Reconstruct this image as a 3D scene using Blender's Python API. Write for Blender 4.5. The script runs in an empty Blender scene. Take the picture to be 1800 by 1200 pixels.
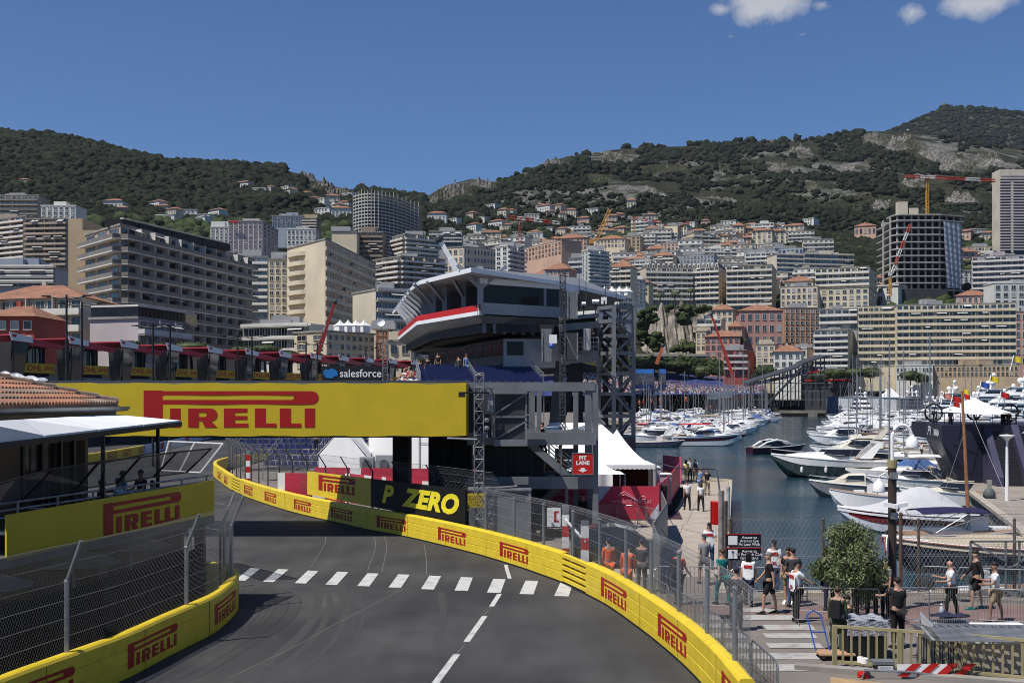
import bpy, bmesh, math, random
import numpy as np
from mathutils import Vector, Matrix
R=math.radians
random.seed(7); RNG=np.random.default_rng(11)
sc=bpy.context.scene
COL=sc.collection
EYE=6.6; F=2000.0; HZ=700.0
# ---------------- camera, sky, sun
cd=bpy.data.cameras.new('camera'); cam=bpy.data.objects.new('camera',cd); COL.objects.link(cam)
cam.location=(0,0,EYE); cam.rotation_euler=(R(90),0,0)
cd.lens=40; cd.sensor_width=36; cd.shift_y=100/1800; cd.clip_end=20000; cd.clip_start=0.5
sc.camera=cam
SEL=R(60.5); SD=Vector((-0.81,-0.585,0)).normalized()
sund=Vector((SD.x*math.cos(SEL),SD.y*math.cos(SEL),math.sin(SEL)))
w=bpy.data.worlds.new("World"); sc.world=w; w.use_nodes=True
nt=w.node_tree; nt.nodes.clear()
def N(t,**k):
    n=nt.nodes.new(t)
    for a,b in k.items(): setattr(n,a,b)
    return n
sky=N('ShaderNodeTexSky',sky_type='NISHITA'); sky.sun_disc=False; sky.sun_elevation=SEL
sky.sun_rotation=math.atan2(sund.x,sund.y); sky.altitude=300; sky.air_density=1.0; sky.dust_density=0.25; sky.ozone_density=3.0
bg=N('ShaderNodeBackground'); bg.inputs[1].default_value=0.05
out=N('ShaderNodeOutputWorld')
# small fair-weather clouds placed by direction on the sky
geo=N('ShaderNodeTexCoord')
noi=N('ShaderNodeTexNoise'); noi.inputs['Scale'].default_value=40; noi.inputs['Detail'].default_value=8; noi.inputs['Roughness'].default_value=.62
nt.links.new(geo.outputs['Generated'],noi.inputs['Vector'])
noi2=N('ShaderNodeTexNoise'); noi2.inputs['Scale'].default_value=60; noi2.inputs['Detail'].default_value=5
nt.links.new(geo.outputs['Generated'],noi2.inputs['Vector'])
mask=None
for px,py,sx,sy,amp in [(1350,2,92,40,1.05),(1268,17,34,18,.8),(1442,8,28,18,.75),(1605,22,38,26,.72),(1712,2,78,38,1.0),(1287,64,22,12,.52),(1412,60,40,14,.5),(1690,45,60,26,.45),(1130,2,30,10,.45)]:
    d=Vector(((px-900)/F,1,(HZ-py)/F)).normalized()
    vs=N('ShaderNodeVectorMath',operation='SUBTRACT'); vs.inputs[1].default_value=d
    nt.links.new(geo.outputs['Generated'],vs.inputs[0])
    vm=N('ShaderNodeVectorMath',operation='MULTIPLY'); vm.inputs[1].default_value=(F/sx,F/sx,F/sy)
    nt.links.new(vs.outputs[0],vm.inputs[0])
    ln=N('ShaderNodeVectorMath',operation='LENGTH'); nt.links.new(vm.outputs[0],ln.inputs[0])
    mr=N('ShaderNodeMapRange'); mr.inputs[1].default_value=1.5; mr.inputs[2].default_value=0.0; mr.inputs[3].default_value=0; mr.inputs[4].default_value=amp
    nt.links.new(ln.outputs['Value'],mr.inputs[0])
    if mask is None: mask=mr
    else:
        mx=N('ShaderNodeMath',operation='MAXIMUM'); nt.links.new(mask.outputs[0],mx.inputs[0]); nt.links.new(mr.outputs[0],mx.inputs[1]); mask=mx
ad=N('ShaderNodeMath',operation='ADD'); nt.links.new(mask.outputs[0],ad.inputs[0]); nt.links.new(noi.outputs[0],ad.inputs[1])
cr=N('ShaderNodeMapRange'); cr.inputs[1].default_value=.92; cr.inputs[2].default_value=1.3; cr.inputs[3].default_value=0; cr.inputs[4].default_value=.9
nt.links.new(ad.outputs[0],cr.inputs[0])
tint=N('ShaderNodeMix',data_type='RGBA',blend_type='MULTIPLY'); tint.inputs[0].default_value=1; tint.inputs[7].default_value=(.76,1.08,1.52,1)
nt.links.new(sky.outputs[0],tint.inputs[6])
mixc=N('ShaderNodeMix',data_type='RGBA'); mixc.inputs[7].default_value=(9.5,9.8,10.6,1)
nt.links.new(cr.outputs[0],mixc.inputs[0]); nt.links.new(tint.outputs[2],mixc.inputs[6])
nt.links.new(mixc.outputs[2],bg.inputs[0]); nt.links.new(bg.outputs[0],out.inputs[0])
sl=bpy.data.lights.new('sun','SUN'); sl.energy=5.0; sl.angle=R(.53); sl.color=(1,.955,.89)
so=bpy.data.objects.new('sun',sl); COL.objects.link(so); so.rotation_euler=sund.to_track_quat('Z','Y').to_euler(); so.location=(-40,-40,90)
vs_=sc.view_settings; vs_.view_transform='Standard'; vs_.look='None'; vs_.exposure=0.2; vs_.gamma=1; vs_.use_curve_mapping=False
try:
    sc.cycles.max_bounces=6; sc.cycles.filter_width=1.0; sc.cycles.transparent_max_bounces=12; sc.cycles.diffuse_bounces=3
except Exception: pass

# ---------------- helpers
def P(x,y,D): return Vector(((x-900)*D/F, D, EYE-(y-HZ)*D/F))
def G(x,y,z=0.0):
    D=(EYE-z)*F/(y-HZ); return Vector(((x-900)*D/F,D,z))
def PX(v): return (900+v.x*F/v.y, HZ+(EYE-v.z)*F/v.y)
MATS={}
TS=bpy.data.scenes.new('t')
def tdg():
    vl=TS.view_layers[0]; vl.update(); return vl.depsgraph
def M(name,col=(.5,.5,.5),rough=.7,var=.18,scale=1.5,metal=0,bump=0,spec=.3,coat=0,streak=0,alpha=1,dark=None,thr=(.35,.65)):
    if name in MATS: return MATS[name]
    m=bpy.data.materials.new(name); m.use_nodes=True; t=m.node_tree; b=t.nodes['Principled BSDF']
    b.inputs['Roughness'].default_value=rough; b.inputs['Metallic'].default_value=metal
    b.inputs['Specular IOR Level'].default_value=spec; b.inputs['Coat Weight'].default_value=coat
    if max(col)<.7: col=tuple(v*.85 for v in col); dark=dark and tuple(v*.85 for v in dark)
    c=(*col,1)
    tc=t.nodes.new('ShaderNodeTexCoord'); mp=t.nodes.new('ShaderNodeMapping'); t.links.new(tc.outputs['Object'],mp.inputs[0])
    if streak: mp.inputs['Scale'].default_value=(1,1,.15)
    n=t.nodes.new('ShaderNodeTexNoise'); n.inputs['Scale'].default_value=scale; n.inputs['Detail'].default_value=6; n.inputs['Roughness'].default_value=.6
    t.links.new(mp.outputs[0],n.inputs['Vector'])
    mr=t.nodes.new('ShaderNodeMapRange'); mr.inputs[1].default_value=thr[0]; mr.inputs[2].default_value=thr[1]
    t.links.new(n.outputs[0],mr.inputs[0])
    mx=t.nodes.new('ShaderNodeMix'); mx.data_type='RGBA'
    d=dark if dark else tuple(v*(1-var) for v in col)
    mx.inputs[6].default_value=(*d,1); mx.inputs[7].default_value=(*[min(1,v*(1+var*.4)) for v in col],1) if not dark else c
    t.links.new(mr.outputs[0],mx.inputs[0]); t.links.new(mx.outputs[2],b.inputs['Base Color'])
    if bump:
        bp=t.nodes.new('ShaderNodeBump'); bp.inputs['Strength'].default_value=bump; bp.inputs['Distance'].default_value=.05
        n2=t.nodes.new('ShaderNodeTexNoise'); n2.inputs['Scale'].default_value=scale*6; n2.inputs['Detail'].default_value=4
        t.links.new(tc.outputs['Object'],n2.inputs['Vector']); t.links.new(n2.outputs[0],bp.inputs['Height']); t.links.new(bp.outputs[0],b.inputs['Normal'])
    if alpha<1: b.inputs['Alpha'].default_value=alpha
    MATS[name]=m; return m
def glassmat(name,cols,rough=.08):
    if name in MATS: return MATS[name]
    m=bpy.data.materials.new(name); m.use_nodes=True; t=m.node_tree; b=t.nodes['Principled BSDF']
    oi=t.nodes.new('ShaderNodeObjectInfo'); r=t.nodes.new('ShaderNodeValToRGB'); r.color_ramp.interpolation='CONSTANT'
    r.color_ramp.elements[0].color=(*cols[0],1); r.color_ramp.elements[1].position=1/len(cols); r.color_ramp.elements[1].color=(*cols[1],1)
    for i,c in enumerate(cols[2:]):
        e=r.color_ramp.elements.new((i+2)/len(cols)); e.color=(*c,1)
    t.links.new(oi.outputs['Random'],r.inputs[0]); t.links.new(r.outputs[0],b.inputs['Base Color'])
    b.inputs['Roughness'].default_value=rough; b.inputs['Specular IOR Level'].default_value=.6
    MATS[name]=m; return m
class MB:
    def __init__(s): s.v=[]; s.f=[]; s.m=[]
    def add(s,vs,fs,mi=0):
        o=len(s.v); s.v.extend([tuple(v) for v in vs]); s.f.extend([tuple(i+o for i in f) for f in fs]); s.m.extend([mi]*len(fs)); return s
    def box(s,c,d,rz=0,mi=0,rx=0,ry=0):
        hx,hy,hz=d[0]/2,d[1]/2,d[2]/2
        M_=Matrix.Rotation(rz,3,'Z')@Matrix.Rotation(ry,3,'Y')@Matrix.Rotation(rx,3,'X'); c=Vector(c)
        vs=[c+M_@Vector((x,y,z)) for x in(-hx,hx) for y in(-hy,hy) for z in(-hz,hz)]
        return s.add(vs,[(0,1,3,2),(4,6,7,5),(0,4,5,1),(2,3,7,6),(0,2,6,4),(1,5,7,3)],mi)
    def bx(s,x0,x1,y0,y1,z0,z1,mi=0): return s.box(((x0+x1)/2,(y0+y1)/2,(z0+z1)/2),(x1-x0,y1-y0,z1-z0),0,mi)
    def bar(s,a,b,wd,h=None,mi=0):
        a=Vector(a);b=Vector(b);d=b-a;L=d.length
        if L<1e-6: return s
        d/=L; up=Vector((0,0,1)) if abs(d.z)<.95 else Vector((1,0,0))
        x=d.cross(up).normalized(); y=x.cross(d).normalized(); h=h or wd
        vs=[p+x*sx*wd/2+y*sy*h/2 for p in(a,b) for sx,sy in((-1,-1),(1,-1),(1,1),(-1,1))]
        return s.add(vs,[(0,1,5,4),(1,2,6,5),(2,3,7,6),(3,0,4,7),(3,2,1,0),(4,5,6,7)],mi)
    def tube(s,pts,r,n=6,mi=0,cap=True,r2=None):
        pts=[Vector(p) for p in pts]; o=len(s.v); k=len(pts)
        for i,p in enumerate(pts):
            d=(pts[min(i+1,k-1)]-pts[max(i-1,0)]).normalized(); up=Vector((0,0,1)) if abs(d.z)<.9 else Vector((1,0,0))
            x=d.cross(up).normalized(); y=x.cross(d); rr=r if r2 is None else r+(r2-r)*i/(k-1)
            if isinstance(r,(list,tuple)): rr=r[i]
            for j in range(n):
                a=2*math.pi*j/n; s.v.append(tuple(p+x*math.cos(a)*rr+y*math.sin(a)*rr))
        fs=[]
        for i in range(k-1):
            for j in range(n):
                j2=(j+1)%n; fs.append((o+i*n+j,o+i*n+j2,o+(i+1)*n+j2,o+(i+1)*n+j))
        if cap: fs.append(tuple(o+j for j in range(n))[::-1]); fs.append(tuple(o+(k-1)*n+j for j in range(n)))
        s.f.extend(fs); s.m.extend([mi]*len(fs)); return s
    def lathe(s,c,prof,n=12,mi=0):
        c=Vector(c); o=len(s.v); k=len(prof)
        for r,z in prof:
            for j in range(n): a=2*math.pi*j/n; s.v.append((c.x+r*math.cos(a),c.y+r*math.sin(a),c.z+z))
        fs=[(o+i*n+j,o+i*n+(j+1)%n,o+(i+1)*n+(j+1)%n,o+(i+1)*n+j) for i in range(k-1) for j in range(n)]
        s.f.extend(fs); s.m.extend([mi]*len(fs)); return s
    def ball(s,c,r,n=8,mi=0,sc_=(1,1,1)):
        c=Vector(c); o=len(s.v)
        m_=n//2+1
        for i in range(m_+1):
            t=math.pi*i/m_
            for j in range(n):
                a=2*math.pi*j/n; s.v.append((c.x+r*sc_[0]*math.sin(t)*math.cos(a),c.y+r*sc_[1]*math.sin(t)*math.sin(a),c.z+r*sc_[2]*math.cos(t)))
        fs=[(o+(i+1)*n+j,o+(i+1)*n+(j+1)%n,o+i*n+(j+1)%n,o+i*n+j) for i in range(m_) for j in range(n)]
        s.f.extend(fs); s.m.extend([mi]*len(fs)); return s
    def prism(s,poly,z0,z1,mi=0,mt=None):
        n=len(poly); vs=[(p[0],p[1],z0) for p in poly]+[(p[0],p[1],z1) for p in poly]
        s.add(vs,[(i,(i+1)%n,n+(i+1)%n,n+i) for i in range(n)],mi)
        s.add([(p[0],p[1],z1) for p in poly],[tuple(range(n))],mi if mt is None else mt)
        s.add([(p[0],p[1],z0) for p in poly],[tuple(range(n))[::-1]],mi); return s
    def loft(s,secs,mi=0,closed=True,caps=True):
        o=len(s.v); n=len(secs[0])
        for q in secs: s.v.extend([tuple(p) for p in q])
        fs=[]
        for i in range(len(secs)-1):
            for j in range(n if closed else n-1):
                j2=(j+1)%n; fs.append((o+i*n+j,o+i*n+j2,o+(i+1)*n+j2,o+(i+1)*n+j))
        if caps and closed: fs.append(tuple(o+j for j in range(n))[::-1]); fs.append(tuple(o+(len(secs)-1)*n+j for j in range(n)))
        s.f.extend(fs); s.m.extend([mi]*len(fs)); return s
    def grid(s,fn,nu,nv,mi=0):
        o=len(s.v)
        for i in range(nu+1):
            for j in range(nv+1): s.v.append(tuple(fn(i/nu,j/nv)))
        fs=[(o+i*(nv+1)+j,o+(i+1)*(nv+1)+j,o+(i+1)*(nv+1)+j+1,o+i*(nv+1)+j+1) for i in range(nu) for j in range(nv)]
        s.f.extend(fs); s.m.extend([mi]*len(fs)); return s
    def build(s,name,mats,parent=None,smooth=False,**tags):
        me=bpy.data.meshes.new(name); off=Vector((0,0,0))
        if parent is not None:
            p=parent
            while p is not None: off+=p.location; p=p.parent
        v=np.array(s.v,dtype=np.float32).reshape(-1,3)-np.array(off,dtype=np.float32)
        me.from_pydata(v.tolist(),[],s.f)
        if not isinstance(mats,(list,tuple)): mats=[mats]
        for m in mats: me.materials.append(m)
        if len(mats)>1: me.polygons.foreach_set('material_index',s.m)
        if smooth: me.polygons.foreach_set('use_smooth',[True]*len(me.polygons))
        if len(me.polygons)<60000:
            bm=bmesh.new(); bm.from_mesh(me); bmesh.ops.recalc_face_normals(bm,faces=bm.faces); bm.to_mesh(me); bm.free()
        me.update()
        o=bpy.data.objects.new(name,me); COL.objects.link(o)
        if parent is not None: o.parent=parent
        for k,x in tags.items(): o[k]=x
        return o
def tag(o,label=None,cat=None,group=None,kind=None):
    if label: o['label']=label
    if cat: o['category']=cat
    if group: o['group']=group
    if kind: o['kind']=kind
    return o
def thing(name,label,cat,loc=(0,0,0),group=None):
    o=bpy.data.objects.new(name,None); COL.objects.link(o); o.location=loc; o.empty_display_size=.3
    return tag(o,label,cat,group)
def kids(o): return [c for c in o.children]
CH={}
def dup(o,loc=None,rz=None,parent=None,label=None,group=None,scale=None):
    c=o.copy(); COL.objects.link(c)
    if parent is not None: c.parent=parent
    if loc is not None: c.location=loc
    if rz is not None: c.rotation_euler=(0,0,rz)
    if scale is not None: c.scale=(scale,)*3
    if label: c['label']=label
    if group: c['group']=group
    ch=CH.get(o.name)
    if ch is None: ch=list(o.children); CH[o.name]=ch
    for k in ch: dup(k,parent=c)
    return c
def place(o,loc,rz=0,scale=None):
    o.location=loc; o.rotation_euler=(0,0,rz)
    if scale: o.scale=(scale,)*3
    return o
def struct(o): o['kind']='structure'; return o
def smoothpath(pts,n=8):
    pts=[Vector(p) for p in pts]; out=[]
    q=[pts[0]*2-pts[1]]+pts+[pts[-1]*2-pts[-2]]
    for i in range(1,len(q)-2):
        for k in range(n):
            t=k/n; a,b,c,d=q[i-1:i+3]
            out.append(.5*((2*b)+(c-a)*t+(2*a-5*b+4*c-d)*t*t+(3*b-a-3*c+d)*t**3))
    out.append(pts[-1]); return out
class Path:
    def __init__(s,pts):
        s.p=[Vector(p) for p in pts]; s.s=[0]
        for a,b in zip(s.p,s.p[1:]): s.s.append(s.s[-1]+(b-a).length)
        s.L=s.s[-1]; s.ymax=1e9
    def at(s,t):
        t=max(0,min(s.L,t)); i=int(np.searchsorted(s.s,t))-1; i=max(0,min(len(s.p)-2,i))
        u=(t-s.s[i])/max(1e-9,s.s[i+1]-s.s[i]); return s.p[i].lerp(s.p[i+1],u)
    def nrm(s,t):  # right-hand side of travel direction
        d=(s.at(t+.3)-s.at(t-.3)); d.z=0; d.normalize(); return Vector((d.y,-d.x,0))
    def find_px(s,x):
        best=0;bd=1e9
        for k in range(int(s.L*4)+1):
            p=s.at(k/4)
            if p.y<5 or p.y>s.ymax: continue
            q=abs(PX(p)[0]-x)
            if q<bd: bd=q;best=k/4
        return best
def text_mb(txt,size=1,fn=None,bold=0,mi=0,mb=None,sx=1,shear=0,space=1):
    cu=bpy.data.curves.new('t','FONT'); cu.body=txt; cu.size=size; cu.align_x='CENTER'; cu.align_y='CENTER'; cu.offset=bold; cu.shear=shear; cu.space_character=space; cu.resolution_u=3
    ob=bpy.data.objects.new('t',cu); TS.collection.objects.link(ob)
    dg=tdg(); me=ob.evaluated_get(dg).to_mesh()
    vs=[Vector((v.co.x*sx,v.co.y,0)) for v in me.vertices]; fs=[tuple(p.vertices) for p in me.polygons]
    mb=mb or MB(); mb.add([fn(v.x,v.y) for v in vs],fs,mi)
    ob.to_mesh_clear(); bpy.data.objects.remove(ob); bpy.data.curves.remove(cu); return mb
def pirelli(mb,fn,h,mi=0):
    """tyre-maker wordmark: fn(u,v) maps metres (origin bottom-left of mark) to world"""
    k=h/346.0
    def rect(x0,x1,y0,y1):
        n=max(1,int((x1-x0)/80))
        mb.grid(lambda a,b:fn((x0+(x1-x0)*a-66)*k,(428-(y0+(y1-y0)*b))*k),n,1,mi)
    def poly(ps): mb.add([fn((x-66)*k,(428-y)*k) for x,y in ps],[tuple(range(len(ps)))],mi)
    rect(66,245,82,428); rect(245,1455,88,127); rect(245,1455,170,212)
    outer=[(1640+65*math.sin(t),150.5-62*math.cos(t)) for t in [math.pi*i/10 for i in range(11)]]
    inner=[(1455+18*math.sin(t),148.5-21.5*math.cos(t)) for t in [math.pi*i/10 for i in range(11)]]
    for i in range(10): poly([inner[i],outer[i],outer[i+1],inner[i+1]])
    poly([(1455,88),(1640,88.5),(1455,127)]);poly([(1455,170),(1640,212.5),(1455,212)])
    rect(313,413,250,428); rect(1573,1670,250,428)
    for x in(1107,1340): rect(x,x+103,250,390); rect(x,x+202,390,428)
    rect(817,922,250,428); rect(922,1038,250,290); rect(922,1038,320,357); rect(922,1047,390,428)
    rect(483,583,250,428); rect(583,640,250,287); rect(583,640,330,368)
    for i in range(6):
        a=math.pi*i/6; b=math.pi*(i+1)/6
        poly([(640+15*math.sin(a),308.5-21.5*math.cos(a)),(700+57*math.sin(a),309-59*math.cos(a)),(700+57*math.sin(b),309-59*math.cos(b)),(640+15*math.sin(b),308.5-21.5*math.cos(b))])
    poly([(640,250),(700,250),(640,287)]); poly([(640,330),(700,368),(640,368)])
    poly([(613,368),(700,368),(757,428),(640,428)])
def chainlink(mb,path,s0,s1,z0,z1,sp=.07,r=.0022,over=None,off=.0,side=1,tang=True,zf=None):
    """diamond wire netting hung along a path; over=(height,reach) bends the top towards side"""
    H=z1-z0; tot=H+(math.hypot(*over) if over else 0)
    def pt(s,h):
        p=path.at(s); n=path.nrm(s)*side
        if zf: p=p+Vector((0,0,zf(s)))
        q=p+n*off+Vector((0,0,z0))
        if h<=H or not over: return q+Vector((0,0,min(h,H)))
        t=(h-H)/max(1e-6,tot-H); return q+Vector((0,0,H+over[0]*t))+n*over[1]*t
    def wire(a,b):
        L=max(abs(b[0]-a[0]),.01); cuts={0.0,1.0}
        k=int(L/1.0)+1
        for i in range(1,k): cuts.add(i/k)
        if over and a[1]<H<b[1]: cuts.add((H-a[1])/(b[1]-a[1]))
        pts=[pt(a[0]+(b[0]-a[0])*t,a[1]+(b[1]-a[1])*t) for t in sorted(cuts)]
        mb.tube(pts,r,3,cap=False)
    x=s0-tot*.6; slope=.6
    while x<s1:
        for sg in(1,-1):
            a=(x,0);b=(x+tot*slope,tot)
            lo=max(a[0],s0);hi=min(b[0],s1)
            if hi-lo>.02:
                ha=(lo-a[0])/slope; hb=(hi-a[0])/slope
                if sg==1: wire((lo,ha),(hi,hb))
                else: wire((hi,tot-hb),(lo,tot-ha))
        x+=sp
    return pt
# ---------------- materials
YEL=M('barrier_yellow',(.70,.515,.03),.42,.12,2.2,spec=.45,bump=.04); YELV=M('banner_yellow',(.64,.475,.022),.5,.07,.9,bump=.05)
RED=M('logo_red',(.40,.014,.012),.5,.08); WHITE=M('white_paint',(.78,.78,.77),.5,.06); WHITEF=M('white_fabric',(.70,.70,.70),.7,.05,.8)
BLK=M('black_metal',(.018,.018,.02),.5,.3); GREYS=M('grey_steel',(.17,.185,.2),.5,.25,.8,metal=.0,spec=.5); DGREY=M('dark_grey_steel',(.055,.06,.068),.55,.25,.9)
GALV=M('galvanised_steel',(.42,.43,.44),.42,.3,3,metal=.7); GALVD=M('old_galvanised_steel',(.3,.3,.31),.5,.35,3,metal=.5)
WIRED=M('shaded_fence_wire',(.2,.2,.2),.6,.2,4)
WIRE=M('fence_wire',(.36,.36,.36),.5,.2,4,metal=.3)
DARK=M('dark_void',(.012,.012,.014),.9,.2); DPAN=M('dark_panel',(.03,.031,.034),.6,.3,.7)
REDP=M('red_paint',(.55,.02,.015),.45,.1); REDF=M('red_fabric',(.62,.05,.09),.6,.18,.35,dark=(.45,.03,.06)); PINKF=M('pink_print',(.62,.12,.22),.6,.25,.5)
RUBBER=M('black_rubber',(.02,.02,.02),.8,.2)
BLUEP=M('blue_paint',(.04,.10,.42),.45,.1); NAVY=M('navy_panel',(.022,.022,.045),.45,.15,.6); NAVYL=M('navy_top_panel',(.06,.055,.1),.5,.15,.6)
SKIN1=M('skin_light',(.48,.28,.2),.6,.08,6); SKIN2=M('skin_tan',(.33,.18,.12),.6,.08,6)
def cloth(n,c): return M('cloth_'+n,c,.85,.2,5,bump=.2)
CB=cloth('black',(.016,.016,.018)); CW=cloth('white',(.75,.75,.75)); CN=cloth('navy',(.022,.026,.06)); CT=cloth('teal',(.0,.16,.15)); CG=cloth('grey',(.3,.31,.33)); CO=cloth('orange',(.75,.13,.04))
CK=cloth('khaki',(.36,.28,.17)); CBL=cloth('blue',(.16,.27,.5)); CY=cloth('yellow',(.7,.58,.2)); CR=cloth('red',(.45,.02,.02)); CJ=cloth('jeans',(.06,.1,.2)); COL_=cloth('olive',(.06,.085,.045)); CHV=cloth('hi_vis_yellow',(.55,.8,.03)); CD=cloth('charcoal',(.06,.06,.065))
# ---------------- water and land
def water_mat():
    m=bpy.data.materials.new('harbour_water'); m.use_nodes=True; t=m.node_tree; b=t.nodes['Principled BSDF']
    b.inputs['Base Color'].default_value=(.012,.042,.06,1); b.inputs['Roughness'].default_value=.1; b.inputs['IOR'].default_value=1.33
    tc=t.nodes.new('ShaderNodeTexCoord')
    mp=t.nodes.new('ShaderNodeMapping'); mp.inputs['Scale'].default_value=(.9,1.5,1); t.links.new(tc.outputs['Object'],mp.inputs[0])
    n1=t.nodes.new('ShaderNodeTexNoise'); n1.inputs['Scale'].default_value=1.6; n1.inputs['Detail'].default_value=7; n1.inputs['Roughness'].default_value=.62; t.links.new(mp.outputs[0],n1.inputs['Vector'])
    n2=t.nodes.new('ShaderNodeTexNoise'); n2.inputs['Scale'].default_value=.06; n2.inputs['Detail'].default_value=3; t.links.new(tc.outputs['Object'],n2.inputs['Vector'])
    mr=t.nodes.new('ShaderNodeMapRange'); mr.inputs[1].default_value=.4; mr.inputs[2].default_value=.62; mr.inputs[3].default_value=.25; mr.inputs[4].default_value=.8; t.links.new(n2.outputs[0],mr.inputs[0])
    bp=t.nodes.new('ShaderNodeBump'); bp.inputs['Distance'].default_value=.16; t.links.new(n1.outputs[0],bp.inputs['Height']); t.links.new(mr.outputs[0],bp.inputs['Strength'])
    t.links.new(bp.outputs[0],b.inputs['Normal']); return m
WZ=-1.6
wa=MB(); wa.add([(-500,-50,WZ),(1500,-50,WZ),(1500,620,WZ),(-500,620,WZ)],[(0,1,2,3)])
struct(wa.build('water',water_mat()))
PAV=M('quay_paving',(.31,.27,.23),.85,.22,.5,bump=.15); CONC=M('old_concrete',(.30,.28,.25),.9,.3,.4,bump=.3)
land=MB()
poly=[(-600,-60),(90,-60),(90,38.2),(7.1,38.2),(17.4,90),(14,95.5),(8,98),(6,130),(20,330),(30,520),(900,520),(900,700),(-900,700),(-600,300)]
n_=len(poly); land.add([(x,y,-.012) for x,y in poly],[tuple(range(n_))],0)
land.add([(x,y,-.012) for x,y in poly]+[(x,y,-3) for x,y in poly],[(i,(i+1)%n_,n_+(i+1)%n_,n_+i) for i in range(n_)],1)
ASPL=M('grey_brown_asphalt',(.20,.175,.155),.9,.2,.35,bump=.2)
lo=struct(land.build('ground',[ASPL,CONC]))
rq=MB(); pr=[(54,158),(35.5,89),(27,60),(24,52),(34,48),(240,48),(240,172),(62,172)]
n_=len(pr); rq.add([(x,y,-.5) for x,y in pr],[tuple(range(n_))],0)
STONE=M('quay_stone',(.22,.20,.17),.95,.5,1.2,bump=.8)
rq.add([(x,y,-.5) for x,y in pr]+[(x,y,-3) for x,y in pr],[(i,(i+1)%n_,n_+(i+1)%n_,n_+i) for i in range(n_)],1)
struct(rq.build('right_quay',[PAV,STONE]))
# quay coping kerb of the right-hand quay
cp=MB()
for a,b in zip(pr[:3],pr[1:4]): cp.bar((a[0],a[1],-.43),(b[0],b[1],-.43),.5,.22)
struct(cp.build('right_quay_kerb',M('kerb_stone',(.42,.37,.31),.9,.2,1)))
# light slabs of the pier
sl_=MB()
def pe(Y): return 7.1+(Y-38.2)*.1988
for k in range(0,19):
    Y0=42+k*2.6; Y1=Y0+2.57
    if Y1>90.5: Y1=90.2
    if Y0>=90: break
    for j in range(3):
        wj=2.1 if Y0<60 else 1.95
        xa0=pe(Y0)-.25-wj*(j+1)+.012; xa1=pe(Y0)-.25-wj*j-.012; xb0=pe(Y1)-.25-wj*(j+1)+.012; xb1=pe(Y1)-.25-wj*j-.012
        sl_.add([(xa0,Y0,.004),(xa1,Y0,.004),(xb1,Y1,.004),(xb0,Y1,.004)],[(0,1,2,3)])
struct(sl_.build('pier_paving',M('pale_pier_slab',(.42,.36,.30),.85,.16,1.1,bump=.15)))
kb=MB()
kb.bar((7.1,38.3,.08),(17.3,90,.08),.24,.2); kb.bar((6.9,38.15,.06),(90,38.15,.06),.45,.16); kb.bar((17.4,90,.08),(14,95.5,.08),.24,.2)
struct(kb.build('quay_kerb',M('beige_kerb',(.48,.42,.34),.85,.2,1.3)))
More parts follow.
